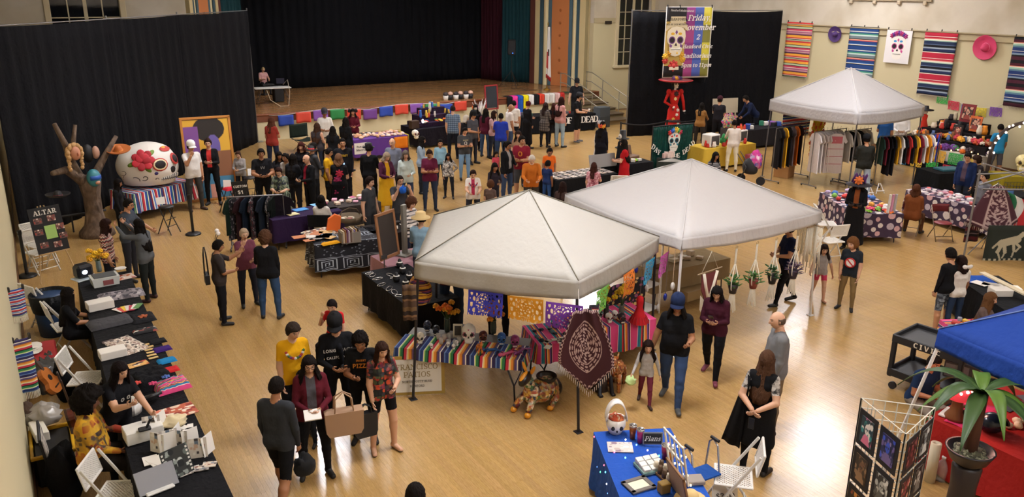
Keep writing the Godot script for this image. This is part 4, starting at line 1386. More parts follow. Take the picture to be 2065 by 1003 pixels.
#- canopies
func canopy(label: String,c: Array,peak: Vector3,val: float,m: Material,seam: Material,legm: Material,feet: Array,sag:=.06)->Node3D:
	var t:=thing("canopy_tent",label,"tent",Vector3.ZERO)
	var names:=["front","side","rear","side"]
	var nz:=FastNoiseLite.new()
	nz.seed=hash(label)%500
	nz.frequency=.8
	for k in 4:
		var a: Vector3=c[k]; var b: Vector3=c[(k+1)%4]
		var rp:=part(t,"roof_panel",sheet(S(),16,12,func(u: float,v: float)->Vector3:
			var p:=peak.lerp(a.lerp(b,u),v)
			var mid:=sin(u*PI)
			p.y-=sag*mid*sin(v*PI)+sag*.9*mid*v*v
			p+=V(0,1,0)*.012*nz.get_noise_2d(u*6.0,v*6.0)*mid
			return p,.004),m)
		part(rp,"valance",sheet(S(),20,5,func(u: float,v: float)->Vector3:
			var p:=a.lerp(b,u)
			var out:=(b-a).cross(Vector3.UP).normalized()
			p.y-=sag*.9*sin(u*PI)+val*v+.05*sin(u*PI)*v
			return p+out*(.012*v+.010*sin(u*23.0+k)*v),.004),m)
		part(rp,"seam",tube(S(),[peak+V(0,.008,0),peak.lerp(a,.33)+V(0,.01,0),peak.lerp(a,.66)+V(0,.01,0),a+V(0,.006,0)],.008,5),seam)
		var f: Vector3=feet[k]
		var top:=V(a.x,a.y-.04,a.z).lerp(V(peak.x,a.y-.04,peak.z),.03)
		var lg:=part(t,"leg",bx(S(),(f+top)*.5,V(.034,(top-f).length(),.034),frame_of(top-f),.004),legm)
		part(lg,"foot_plate",bx(S(),f+V(0,.006,0),V(.11,.012,.11),Basis(),.003),legm)
		part(t,"truss_bar",rod(S(),top+V(0,-.1,0),a.lerp(b,.5).lerp(V(peak.x,a.y,peak.z),.06)+V(0,-.12,0),.012,-1,5),legm)
		part(t,"truss_bar",rod(S(),V(b.x,b.y-.14,b.z).lerp(V(peak.x,b.y-.14,peak.z),.03),a.lerp(b,.5).lerp(V(peak.x,a.y,peak.z),.06)+V(0,-.12,0),.012,-1,5),legm)
	return t
func under(v: Vector3,e:=Vector3.ZERO)->Vector3: return V(v.x,0,v.z)+e
func tents()->void:
	var black:=mat("17161a",.45); var wleg:=mat("d8d6d2",.4)
	var c1:=[V(4.59,2.200,-10.26),V(6.16,2.200,-8.41),V(8.81,2.050,-9.82),V(5.84,2.250,-12.21)]
	canopy("cream weathered canopy tent over the painted skulls, with dark corner seams",c1,V(6.57,3.000,-10.33),.26,cloth("a8a49b",.85,.25),mat("77705f",.8),black,[V(4.50,.000,-10.27),V(6.11,.000,-8.22),under(c1[2]),under(c1[3])],.02)
	var c2:=[V(8.97,2.1,-9.44),V(12.36,2.1,-9.44),V(12.36,2.1,-12.8),V(8.97,2.1,-12.8)]
	canopy("bright white canopy tent with macrame plant hangers along its edge",c2,V(10.62,2.95,-11.1),.2,cloth("bdbab8",.8,.25),mat("cfccca",.8),wleg,[under(c2[0]),V(12.50,.000,-9.51),under(c2[2]),under(c2[3])],.05)
	var flap:=S()
	prism(flap,poly([-.32,-.03,.34,-.12,.02,.02]),.004,X(pit(-1.0),Vector3.ZERO))
	solo("vent_flap","small grey vent flap below the white canopy peak","flap",flap,mat("8d8b84",.8),V(10.35,2.93,-11.35),-.1)
	var c3:=[V(21.05,2.54,-15.25),V(24.38,2.54,-15.35),V(24.4,2.54,-18.65),V(21.05,2.54,-18.6)]
	canopy("clean white canopy tent over clothes racks by the serape wall",c3,V(22.7,3.63,-16.95),.34,cloth("adaaa9",.8,.25),mat("d6d1cc",.8),mat("6b6866",.4,.5),[under(c3[0]),under(c3[1]),under(c3[2]),under(c3[3])],.04)
	var c4:=[V(9.1,2.1,-1.9),V(12.3,2.1,-1.9),V(12.3,2.1,-5.1),V(9.1,2.1,-5.1)]
	canopy("royal blue canopy tent reaching out of the picture above the red table",c4,V(10.7,2.95,-3.5),.24,cloth("1f3f8f",.75,.4),mat("6a7fb0",.8),wleg,[under(c4[0],V(-.3,0,.3)),under(c4[1]),under(c4[2]),under(c4[3],V(-.25,0,-.25))],.06)
#- left side of the hall
func art(seed_: int,base: String,tones: Array,n:=26,size:=48)->Image:
	var rng:=RandomNumberGenerator.new()
	rng.seed=seed_
	var im:=Image.create(size,size,false,Image.FORMAT_RGB8)
	im.fill(Color(base))
	for i in n:
		var c:=Color(tones[rng.randi()%tones.size()])
		var cx:=rng.randi()%size; var cy:=rng.randi()%size; var r:=rng.randi_range(2,size/8)
		for y in range(maxi(0,cy-r),mini(size,cy+r)):
			for x in range(maxi(0,cx-r),mini(size,cx+r)):
				if U(x-cx,y-cy).length()<r: im.set_pixel(x,y,c)
	return im
func tri_mat(im: Image,sc: float,rough:=.9)->StandardMaterial3D:
	var m:=picture(im,rough)
	m.uv1_triplanar=true
	m.uv1_scale=V(sc,sc,sc)
	return m
func left_side()->void:
	var nm:=["black cloth on the long side table with the sunflowers","black cloth on the side table with folded grey shirts","black cloth on the side table with small coloured shirts","black cloth on the side table with leaflets and brochures"]
	for k in 4: clothed_table(V(.94,0,-15.2+k*2.36),PI/2,2.34,.84,nm[k],M.tablecloth,.62)
	var Y:=.755
	flowers(V(.90,.755,-16.58),"sunflower bunch in a vase on the side table","e8b71c","d99a12",.36,.16,12)
	var pj:=thing("spotlight","black clip-on spotlight shining white beside the sunflowers","lamp",V(.62,.755,-16.35),.4)
	part(pj,"housing",bx(S(),V(0,.14,0),V(.3,.26,.24),Basis(),.05),mat("12141c",.4))
	part(pj,"lens",ball(S(),V(-.03,.14,.13),V(.05,.04,.02),Basis(),10,6),glow("dfeeff",5.0))
	part(pj,"base",bx(S(),V(0,.01,.06),V(.42,.02,.3),Basis(),.005),mat("b9c4cc",.4))
	var tub:=thing("plastic_tub","clear plastic tub with a dark lid on the side table","tub",V(.92,.755,-15.81),.1)
	part(tub,"tub_wall",prism(S(),poly([-.21,0,.21,0,.23,.16,-.23,.16]),.34,X(Basis(),V(0,0,-.17))),mat("c9ccc8",.3))
	part(tub,"contents",bx(S(),V(0,.165,0),V(.38,.02,.28),Basis(),.008),mat("4a4e50",.6))
	part(tub,"price_card",bx(S(),V(.03,.07,.178),V(.17,.09,.006)),mat("8a4a4c",.8))
	book(V(1.24,.755,-16.00),.2,.4,.3,picture(art(1,"c9b8ac",["b5623c","8a3c30","e2d6cc"])),"orange and white photo sheet beside the plastic tub","photo_sheet")
	solo("paper_plate","small white plate near the sunflower end of the tables","plate",lathe(S(),[U(0,.004),U(.08,.004),U(.11,.018),U(.10,.018),U(.07,.008),U(0,.008)]),M.paper,V(1.26,.755,-16.54))
	folded(V(1.10,.755,-15.01),.0,.74,.42,.05,tri_mat(art(2,"6f6a70",["3a3842","b5aeb0","8d868c","2c2a34"],60),3.0),"grey and white skull-print fabric spread across the side table","print_fabric")
	small_box(V(.72,.755,-14.54),.15,V(.40,.14,.24),"e6e2da","white tablet box on the upper side table","carton_box")
	for i in 7: book(V(1.17,.760,-14.27)+V(-.2+i*.05,.002*i,.02*sin(i*2.0)),.5-i*.16,.09,.24,mat(["e8e0d8","c9453c","e0c23c","d8d0c8","b5344a","e8e4dc","5a8a4c"][i],.7),"narrow paper bookmark in the fan on the side table","bookmark","fan of bookmarks")
	folded(V(.79,.755,-13.76),.15,.66,.4,.07,cloth("46464a",.9,.8),"charcoal shirts in plastic folded on the side table","folded_shirts")
	folded(V(1.27,.755,-13.72),.05,.36,.44,.04,cloth("1c1c20",.9,.8),"black shirt with orange print laid flat at table edge","folded_shirt")
	solo("shirt_motif","orange painted motif lying on the black shirt","patch",blossom(S(),Vector3.ZERO,.08,pit(-PI/2),5),mat("b5603c",.8),V(1.27,.800,-13.69))
	folded(V(1.22,.755,-13.14),.05,.36,.18,.035,picture(art(3,"1a1a1e",["d8d2c4","8a3c34","c9b9a0"],14)),"black shirt with a white skull print near the table edge","folded_shirt")
	folded(V(.90,.755,-12.70),.35,.4,.72,.03,tri_mat(art(4,"d2c6b8",["3c3430","8a6a64","efe8dc","b5a090"],70),4.0),"pale fabric with brown skull outlines draped over the table","print_fabric")
	small_box(V(.68,.755,-12.39),.1,V(.36,.12,.22),"e8e4dc","white carton on the table before the face painter","carton_box")
	book(V(.68,.760,-12.96),.3,.16,.12,mat("5a4a4c",.6),"small framed card beside the pale skull fabric","card")
	var tees:=[[V(1.34,.755,-12.27),"3a1f6a","small purple folded shirt hanging over the table edge"],[V(1.33,.755,-11.82),"1f7ab0","small turquoise folded shirt at the table edge"],[V(1.31,.755,-11.48),"c0282c","small red folded shirt at the table edge"],[V(1.32,.755,-12.60),"17171b","small black folded shirt above the purple one"]]
	for q in tees: folded(q[0],.1,.26,.17,.035,cloth(q[1]),q[2],"folded_shirt","small shirts along the table edge")
	for i in 6: book(V(1.17,.760,-12.37)+V(.01*(i%2),0,-.2+.11*i),.1,.13,.05,mat("d0b070",.6),"small gold packet in the row beside the coloured shirts","packet","gold packets")
	book(V(.89,.760,-11.89),.2,.4,.16,picture(art(5,"d9a860",["b53a2c","efe2c4","3a2a30"],18)),"orange and cream art print on the lower side table","art_print")
	folded(V(1.05,.755,-11.21),.2,.5,.5,.17,cloth("101014",.9,1.0),"black embroidered dresses heaped on the side table","folded_dress")
	for i in 3: solo("embroidered_flower","small bright flower stitched on the heaped black dresses","embroidery",blossom(S(),Vector3.ZERO,.06,pit(-PI/2),6),mat(["c8453c","c03a6a","4a6ab0"][i],.8),V(1.01,.930,-10.83)+V(-.18+.18*i,0,-.1+.12*(i%2)),0,"flowers on black dresses")
	folded(V(1.25,.755,-10.92),.15,.44,.34,.12,M.serape4,"bright serape-striped pouch bag on the side table","striped_bag")
	var pc:=thing("makeup_case","white round makeup case with its black lid open","case",V(.67,.755,-10.47),.3)
	part(pc,"bowl",lathe(S(),[U(0,0),U(.14,0),U(.16,.15),U(.14,.15),U(.12,.02),U(0,.02)],X(),18),mat("d6d3cc",.4))
	part(pc,"lid",lathe(S(),[U(0,0),U(.15,.0),U(.15,.03),U(0,.03)],X(pit(-.4),V(.3,.08,-.05)),18),mat("17171a",.5))
	for i in 4: part(pc,"brush",rod(S(),V(-.05+.03*i,.05,0),V(-.09+.06*i,.22,.03),.006),mat(["d9cfc0","1a1a1a","e6e0d4","a03a3a"][i],.5))
	book(V(1.17,.760,-10.17),.12,.48,.34,picture(art(6,"b5583c",["e8d9c4","d2745a","8a2f24","e0c8b0"],60)),"coral papercut sheet with a pale skull in the middle","art_sheet")
	solo("lace_hat","cream lace headpiece lying on the coral papercut sheet","hat",lump(V(.15,.07,.12),5,.5),mat("d9c8a0",.9),V(1.10,.762,-9.84))
	for i in 6: book(V(1.22,.760,-9.63)+V(-.1+.07*(i%3),.003*i,-.08+.12*(i/3)),i*.7,.09,.07,M.paper,"small white tag scattered by the lace headpiece","tag","white tags")
	small_box(V(.73,.755,-9.74),.1,V(.42,.16,.26),"e4e2da","white tablet box with black clip on the lower table","carton_box")
	solo("card_stand","black card clip standing on the white tablet box","stand",bx(bx(S(),V(0,.02,0),V(.14,.03,.09),Basis(),.01),V(.05,.08,0),V(.02,.12,.03),rol(-.5)),mat("141416",.5),V(.74,.920,-9.59))
	for q in [[V(.89,.755,-9.78),.3,"striped photo card tilted near the tablet box"],[V(.88,.755,-9.27),-.4,"white tri-fold brochure standing on the black cloth"],[V(1.01,.755,-9.34),.5,"white brochure with a green picture standing on black cloth"],[V(1.12,.755,-9.22),-.2,"tall white brochure standing open on the black cloth"],[V(1.27,.755,-8.96),.25,"grey folded brochure at the aisle edge of the table"]]:
		var bt:=thing("brochure",q[2],"brochure",q[0],q[1])
		for s in [-1,1]: part(bt,"leaf",bx(S(),V(s*.06,.12,0),V(.2,.24,.004),yaw(s*.5)*pit(-.12)),M.paper if s>0 else picture_pool(hash(q[2])%3))
	for i in 5: book(V(1.16,.760,-8.70)+V(-.24+.09*i,.002*i,.03*(i%2)),.4-.2*i,.15,.11,picture_pool(i),"printed postcard lying flat at the front of the leaflet table","postcard","postcards on leaflet table")
	var fr:=thing("film_strip_photo","dark framed film-strip photo propped on the leaflet table","photo",V(.94,.755,-8.67),.35)
	part(fr,"picture",bx(S(),V(0,.17,0),V(.32,.34,.012),pit(-.35)),picture(art(7,"2a2c2a",["5a625c","8a928c","17181a","b9beb8"],30)))
	for i in 7:
		for s in [-1,1]: part(fr,"border_square",bx(S(),pit(-.35)*V(s*.14,-.13+i*.043,.008)+V(0,.17,0),V(.022,.022,.003),pit(-.35)),mat("d8d4cc",.7))
	var ts:=thing("tablet_stand","silver tablet stand beside the bottom white chair","stand",V(.70,.755,-8.53),.2)
	part(ts,"plate",bx(S(),V(0,.12,0),V(.42,.26,.015),pit(-.6),.005),mat("77777c",.4))
	part(ts,"foot",bx(S(),V(0,.02,.02),V(.3,.03,.2),Basis(),.01),mat("d9d8d4",.4))
	for i in 3: book(V(.82,.760,-9.14)+V(.05*i-.1,.003*i,.05*i),.3*i,.16,.2,M.paper,"white flyer in the loose stack on the leaflet table","flyer","stack of white flyers")
	white_chair(V(-.18,.200,-16.14)*V(1,0,1)+V(.12,0,0),2.1,"empty white folding chair beside the blue bin")
	white_chair(V(.21,.300,-14.83)*V(1,0,1),1.75,"white folding chair under the woman in black")
	white_chair(V(.35,.400,-9.18)*V(1,0,1),1.1,"white folding chair at the bottom edge, by the floral shawl")
	white_chair(V(.31,.350,-12.50)*V(1,0,1),1.2,"white folding chair behind the face painter")
	white_chair(V(-.02,0,-19.6),.5,"white folding chair by the stanchion near the cream wall")
	white_chair(V(.0,0,-20.2),.4,"farthest white folding chair by the cream wall")
	stanchion(V(-.48,.000,-19.39)*V(1,0,1)+V(.16,0,0),"black stanchion post standing behind the blue bin")
	var bin:=thing("trash_can","round blue bin lined with a black bag","bin",V(.02,0,-15.75))
	part(bin,"barrel",lathe(S(),[U(0,0),U(.25,0),U(.30,.72),U(.0,.72)],X(),22),mat("1a3a63",.5))
	part(bin,"bag_rim",lathe(S(),[U(.30,.45),U(.325,.6),U(.335,.76),U(.31,.78),U(.27,.7),U(.2,.4),U(0,.35)],X(),22),cloth("101216",.4,1.0))
	solo("water_bottle","small clear bottle on the floor by the blue bin","bottle",lathe(S(),[U(0,0),U(.035,0),U(.035,.14),U(.014,.18),U(.014,.21),U(0,.21)]),pane("c8d8e4",.3),V(-.1,0,-17.6))
	var rb:=thing("storage_tote","red lidded tote with white plates on top","tote",V(-.35,.420,-13.95)+V(.1,0,0),PI/2)
	rb.position.y=.0
	part(rb,"tote_body",bx(S(),V(0,.2,0),V(.66,.4,.42),Basis(),.03),mat("8a2026",.5))
	part(rb,"lid",bx(S(),V(0,.42,0),V(.72,.05,.47),Basis(),.02),mat("a5242c",.4))
	for i in 2: solo("paper_plate","oval white plate resting on the red tote lid","plate",lathe(S(),[U(0,.003),U(.1,.004),U(.15,.02),U(.14,.02),U(.09,.009),U(0,.009)],X(Basis().scaled(V(.8,1,1.2)),Vector3.ZERO)),M.paper,V(-.32,.450,-14.11)+V(.0,.0,.18*i),.0,"plates on red tote")
	folded(V(-.32,.300,-13.54)*V(1,0,1)+V(.12,0,0),.3,.4,.6,.5,mat("4a4a4a",.25),"crumpled grey plastic sheeting around the guitar","plastic_sheet")
	solo("yellow_tote","yellow tote lid poking out of the plastic sheeting","lid",bx(S(),V(0,.3,0),V(.4,.1,.5),rol(.15),.03),mat("d9a81c",.4),V(-.18,.300,-13.57)*V(1,0,1),.2)
	guitar(V(-.21,.560,-12.38),Basis(Vector3.UP,1.2)*Basis(Vector3.RIGHT,-.5),"sunburst guitar lying face up behind the tables","b5682a","3a1c10")
	solo("black_jacket","black jacket draped over a chair behind the tables","jacket",lump(V(.13,.4,.18),8,.35),cloth("0d0d10"),V(-.00,.300,-12.88)*V(1,0,1),.2)
	solo("black_jacket","long black coat draped over the chair of the seated woman","jacket",lump(V(.2,.42,.24),9,.3),cloth("0c0c0f"),V(-.16,.300,-10.11)*V(1,0,1),.2)
	var yt:=thing("storage_tote","yellow edged tote full of cables and plastic bags","tote",V(-.40,.450,-10.81)+V(.16,0,0),PI/2)
	yt.position.y=.0
	part(yt,"tote_body",bx(S(),V(0,.22,0),V(.72,.42,.44),Basis(),.03),mat("1c1c1e",.5))
	for s in [-1,1]:
		part(yt,"rim",bx(S(),V(0,.44,s*.23),V(.78,.05,.04),Basis(),.01),mat("d9a81c",.4))
		part(yt,"rim",bx(S(),V(s*.37,.44,0),V(.04,.05,.46),Basis(),.01),mat("d9a81c",.4))
	solo("plastic_bag","heap of clear plastic bags on the yellow tote","bag",lump(V(.22,.12,.25),11,.6),mat("9a948c",.2),V(-.29,.470,-11.35))
	solo("brown_bag","dark brown cloth bundle on the yellow tote","bag",lump(V(.13,.1,.2),12,.5),cloth("4a3a30"),V(-.47,.470,-11.53))
	small_box(V(-.36,.470,-10.99),PI/2+.15,V(.42,.12,.16),"e4e0d4","white carton lying on the yellow tote","carton_box")
	guitar(V(-.02,.52,-11.0),Basis(Vector3.UP,PI/2)*Basis(Vector3.RIGHT,-.15),"dark red guitar leaning by the cream wall","5a2214","2a120c")
	solo("power_cord","thin brown cord with a white plug on the floor","cord",tube(S(),[V(0,.01,0),V(.1,.01,.3),V(-.05,.01,.5),V(.08,.01,.8)],.008),mat("5a4430",.6),V(-.2,0,-10.8))
	var pf:=thing("framed_picture","black framed picture leaning on the cream wall","frame",V(-.33,.0,-10.4),PI/2)
	part(pf,"frame",bx(S(),V(0,.42,.02),V(.55,.84,.03),pit(-.1),.008),mat("141214",.5))
	part(pf,"picture",bx(S(),V(0,.42,.04),V(.45,.74,.01),pit(-.1)),picture(art(9,"c8c0b4",["8a8078","5a5450"],16)))
	hang_serape(V(-.56,1.674,-13.40)+V(.06,0,0),.35,.42,.42,6,"blue and red serape on the left wall beside the bin")
	hang_serape(V(-.56,1.418,-12.00)+V(.05,0,0),.35,.45,.78,5,"rainbow serape on the left wall above the guitar")
	var ez:=easel_board(V(.19,.000,-19.01)*V(1,0,1),.35,.62,.95,"black photo board on a wooden easel by the drapes",mat("1c1b1d",.8))
	var b:=pit(-.22)
	sign_text(board_part,"board_title","ALTAR",.13,mat("e2ddd2",.7),X(b,V(0,.62,.188)+b*V(0,.84,0)),true,true)
	part(board_part,"note_sheet",bx(S(),V(0,.62,.185)+b*V(.03,.42,0),V(.22,.28,.006),b),mat("9cc06a",.8))
	for i in 7:
		var q: Vector2=[U(-.17,.68),U(.1,.70),U(-.2,.45),U(.23,.5),U(-.16,.17),U(.1,.14),U(.25,.3)][i]
		part(board_part,"photo",bx(S(),V(0,.62,.185)+b*V(q.x,q.y,0),V(.16,.12,.006),b),picture_pool(6+i%2))
	tree_prop()
	giant_skull()
	stanchion(V(3.34,.000,-20.88),"black stanchion in front of the giant skull table")
	var pt:=thing("painting","large framed folk painting leaning on the drapes behind two people","painting",V(4.54,.000,-24.15),-.05)
	pt.basis=pt.basis*pit(-.10)
	var im:=art(21,"d9a83c",["d9a83c","e0b850"],4,96)
	var rng:=RandomNumberGenerator.new()
	for y in 96:
		for x in 96:
			var v:=y/96.0; var u:=x/96.0
			var c:=Color("d8a636")
			if v>.55: c=Color("4a86a8")
			if U((u-.55)*1.0,(v-.12)*2.2).length()<.34: c=Color("2a2420")
			if U(u-.62,v-.34).length()<.15: c=Color("6a5a9c")
			if u<.32 and absf(v-.28)<.2: c=Color("7a4a8c")
			if u>.66 and v>.4 and v<.72: c=Color("8a5a3c")
			if v>.82 and sin(u*14.0)>.1: c=Color("d99a86")
			if v>.6 and v<.8 and u<.3: c=Color("c8602c")
			im.set_pixel(x,y,c)
	part(pt,"canvas",bx(S(),V(0,1.2,0),V(1.25,2.25,.03)),picture(im,.8))
	for s in [-1,1]:
		part(pt,"frame_side",bx(S(),V(s*.65,1.2,.01),V(.07,2.4,.06),Basis(),.01),mat("b5752c",.5))
	for y in [.03,2.37]: part(pt,"frame_bar",bx(S(),V(0,y,.01),V(1.37,.07,.06),Basis(),.01),mat("b5752c",.5))
	bar_stool(V(4.62,.000,-22.60) ,.5,"black stool holding a red bag and a small sign")
	folded(V(4.60,.710,-22.23),.3,.3,.24,.08,cloth("b52430"),"red folded bag on the black stool","folded_bag")
	solo("small_sign","small white card sign on the red bag","sign",bx(S(),V(0,.1,0),V(.2,.2,.006),pit(-.2)),M.paper,V(4.57,.760,-22.33),-.4)
	bar_stool(V(5.47,.000,-23.56),.2,"black folding stool with a white card near the crowd")
	solo("small_sign","small white card clipped above the second black stool","sign",bx(S(),V(0,.1,0),V(.14,.2,.006),pit(-.2)),M.paper,V(5.53,.710,-23.72),-.2)
	var sg:=thing("tote_sign","black and white printed sign held by the girl in grey","sign",V(4.82,.720,-21.94),-.5)
	var pnl:=part(sg,"panel",bx(S(),V(0,0,0),V(.42,.52,.02),rol(.1)),mat("17161a",.7))
	sign_text(pnl,"lettering","CUSTOM",.09,M.paper,X(rol(.1),V(0,.12,.012)),false,true)
	sign_text(pnl,"lettering","$1",.14,M.paper,X(rol(.1),V(0,-.04,.012)),false,true)
func guitar(at: Vector3,b: Basis,label: String,hex: String,dark: String)->void:
	var t:=thing("guitar",label,"guitar",at)
	t.basis=b
	var o:=PackedVector2Array()
	for i in 28:
		var a:=TAU*i/28
		var r:=.17+.045*cos(2.0*a)*.6
		var wide:=.19 if sin(a)<.0 else .145
		o.append(U(cos(a)*wide*(1.0-.22*exp(-pow((sin(a)-.12)/.22,2))),sin(a)*(r+.06)))
	part(t,"sound_box",prism(S(),o,.09),mat(hex,.3))
	part(t,"back_edge",prism(S(),scaled(o,1.01),.03,X(Basis(),V(0,0,-.005))),mat(dark,.4))
	part(t,"sound_hole",prism(S(),oval(.045,.045),.004,X(Basis(),V(0,.04,.089))),mat("120c08",.6))
	part(t,"bridge",bx(S(),V(0,-.11,.095),V(.14,.02,.012)),mat("2a1a10",.5))
	part(t,"neck",bx(S(),V(0,.40,.085),V(.05,.46,.025),Basis(),.006),mat("3a2416",.4))
	part(t,"headstock",bx(S(),V(0,.68,.08),V(.075,.14,.02),Basis(),.006),mat("2a1810",.4))
func tree_prop()->void:
	var t:=thing("tree_prop","bare papier-mache tree hung with masks and hats","tree",V(1.28,0,-22.0),.52)
	var bark:=bark_mat()
	part(t,"trunk",lathe(S(),[U(0,0),U(.42,0),U(.40,.12),U(.26,.28),U(.2,.6),U(.2,1.0),U(.26,1.35),U(.2,1.5),U(0,1.5)],X(),14),bark)
	var arms:=[[V(.05,1.3,0),V(.25,1.6,0),V(.5,1.95,.05),V(.85,2.35,.05),.12,.05],[V(-.05,1.3,0),V(-.3,1.55,0),V(-.55,1.75,0),V(-.95,1.75,.1),.16,.06],[V(-.2,1.4,0),V(-.35,1.9,-.05),V(-.42,2.3,-.05),V(-.62,2.85,-.05),.12,.05],[V(-.35,1.9,-.05),V(-.22,2.25,-.1),V(-.15,2.5,-.1),V(-.08,2.75,-.1),.07,.04]]
	for a in arms: part(t,"branch",tube(S(),[a[0],a[1],a[2],a[3]],a[4],10,a[5]),bark)
	var base:=t.transform
	var mk:=thing("mask","blonde curly-haired papier-mache face mask high on the tree","mask",base*V(-.38,1.98,.16),.6)
	mk.scale=Vector3.ONE*.8
	part(mk,"face",ball(S(),V(0,.2,.05),V(.16,.21,.1)),mat("b57a5c",.6))
	part(mk,"nose",ball(S(),V(0,.18,.15),V(.03,.05,.04),Basis(),8,6),mat("b06a50",.6))
	var cl:=S()
	for i in 22:
		var an:=-.6+4.4*i/21.0
		ball(cl,V(cos(an)*.23,.2+sin(an)*.24,-.01+.02*(i%3)),V(.07,.08,.06),Basis(),7,5)
	for s in [-1,1]:
		for i in 5: ball(cl,V(s*(.2+.02*(i%2)),.1-.09*i,.0),V(.06,.07,.05),Basis(),7,5)
	part(mk,"curls",cl,mat("b58e5c",.8))
	var bm:=thing("mask","turquoise wrestler mask with blue eyes in the tree fork","mask",base*V(-.02,1.28,.22),.6)
	part(bm,"hood",ball(S(),V(0,.2,0),V(.17,.22,.15)),mat("2f7a86",.5))
	part(bm,"eye_band",sheet(S(),8,2,func(u: float,v: float)->Vector3: return V(sin((u-.5)*2.2)*.175,.27-.1*v,cos((u-.5)*2.2)*.155),.004),mat("1f56b0",.5))
	part(bm,"mouth",ball(S(),V(0,.10,.12),V(.07,.05,.04),Basis(),8,6),mat("c08a70",.6))
	var wm:=thing("mask","pale face mask with long black hair behind the tree","mask",base*V(.22,1.86,-.1),.7)
	part(wm,"hair",ball(S(),V(-.06,.15,-.05),V(.15,.23,.12)),mat("0e0c0c",.6))
	part(wm,"face",ball(S(),V(.08,.16,.06),V(.1,.16,.08)),mat("b58a74",.6))
	sombrero(base*V(-.9,1.2,.1),Basis(),.27,"1c1a1c","a5282c","black sombrero with red edge hanging from the tree branch")
	sombrero(base*V(.78,2.0,.16),Basis(V(1,0,.2).normalized(),.25),.29,"b5652c","e0a03c","orange straw sombrero on the tree branch by the skull")
	var br:=thing("barrier_rail","low black barrier bar between easel and tree","barrier",V(.69,.000,-22.53),.0)
	part(br,"bar",rod(S(),V(-.6,.45,.1),V(.9,.45,-.1),.03),mat("18181a",.5))
	part(br,"foot",rod(S(),V(.1,0,0),V(.1,.45,0),.02),mat("18181a",.5))
func giant_skull()->void:
	var P:=V(2.86,.780,-23.59)
	folding_table(V(P.x,0,P.z),.5,1.75,.95,"wide table under the giant painted skull",mat("8f8c88",.5))
	solo("serape_cloth","blue and red serape draped under the giant skull","blanket",cloth_st(1.85,1.0,.76,.5,.05,4),stripe_uv(6,.9),V(P.x,0,P.z),.5)
	var t:=thing("giant_skull","giant white papier-mache sugar skull with a red rose","skull sculpture",V(P.x,.775,P.z),-.05)
	t.scale=Vector3.ONE*.74
	var bone:=mat("e4dfd6",.55)
	var st:=S()
	sm(st)
	var nu:=44; var nv:=30
	var pt:=func(i: int,j: int)->Vector3:
		var th:=PI*j/nv; var ph:=TAU*i/nu
		var d:=V(sin(th)*sin(ph),cos(th),sin(th)*cos(ph))
		var p:=d*V(1.12,.84,.84)
		if d.x>.0:
			p.y-=.06*d.x
			p.z*=1.0-.14*d.x
			p.x-=.13*smoothstep(.5,1.0,d.x)
			if d.y<.0: p.z*=1.0+.10*d.x
		if d.y<-.5: p.y=lerpf(p.y,-.68,.7)
		return p+V(0,.74,0)
	for j in nv:
		for i in nu:
			if j<nv-1: tri(st,pt.call(i,j),pt.call(i,j+1),pt.call(i+1,j+1))
			if j>0: tri(st,pt.call(i,j),pt.call(i+1,j+1),pt.call(i+1,j))
	var cr:=part(t,"cranium",st,bone)
	var on:=func(x: float,y: float)->Vector3:
		var ex:=(x if x<.0 else x)/1.10; var ey:=(y-.74+.05*maxf(ex,.0))/.84
		var z:=.84*sqrt(maxf(.02,1.0-ex*ex-ey*ey))*(1.0-.14*maxf(ex,.0))
		return V(x,y,z)
	var nrm:=func(x: float,y: float)->Basis:
		var a: Vector3=on.call(x+.05,y)-on.call(x-.05,y); var b: Vector3=on.call(x,y+.05)-on.call(x,y-.05)
		var n:=a.cross(b).normalized()
		var xx:=a.normalized()
		return Basis(xx,n.cross(xx),n)
	var disc:=func(called: String,x: float,y: float,rx: float,ry: float,hex: String,lift: float)->void:
		part(cr,called,ball(S(),on.call(x,y)+(nrm.call(x,y) as Basis).z*lift,V(rx,ry,.03),nrm.call(x,y),18,6),mat(hex,.6))
	disc.call("eye_ring",.30,.86,.29,.24,"b5342c",.0)
	disc.call("eye_ring",.30,.86,.25,.20,"e6d9b0",.014)
	disc.call("eye_socket",.30,.86,.20,.15,"1a1012",.03)
	disc.call("eye_ring",.82,.98,.17,.22,"b5342c",.0)
	disc.call("eye_socket",.83,.98,.11,.15,"1a1012",.03)
	disc.call("nose_hole",.72,.62,.11,.13,"1a1012",.015)
	for i in 9:
		disc.call("tooth",.30+.068*i,.30+.010*i,.032,.10,"f2eee6",.03)
		if i<8: disc.call("tooth_gap",.334+.068*i,.30+.010*i,.010,.105,"1a1414",.022)
	disc.call("lip_line",.56,.335,.34,.014,"1a1414",.045)
	disc.call("chin_dot",.55,.12,.05,.03,"1a1414",.01)
	disc.call("teardrop",.14,.56,.07,.06,"3a2f6a",.01)
	disc.call("crown_mark",.55,1.34,.24,.13,"b5342c",.004)
	disc.call("crown_mark",.50,1.38,.10,.06,"d9a23c",.02)
	var rose: Basis=nrm.call(-.24,1.06)
	var rc: Vector3=on.call(-.24,1.06)
	for i in 11:
		var a:=TAU*i/11.0
		var rr:=.24 if i<7 else .11
		part(cr,"rose_petal",ball(S(),rc+rose*V(cos(a*1.57)*rr,sin(a*1.57)*rr,.015+(.02 if i>=7 else .0)),V(.17,.14,.03),rose*rol(a*1.57),10,5),mat("a81f2c" if i%2 else "bf2838",.6))
	for q in [[-.62,.92,.4],[.06,1.28,.7],[-.12,.74,-.8]]:
		part(cr,"leaf",ball(S(),on.call(q[0],q[1]),V(.16,.08,.025),(nrm.call(q[0],q[1]) as Basis)*rol(q[2]),10,5),mat("6a8a2c",.6))
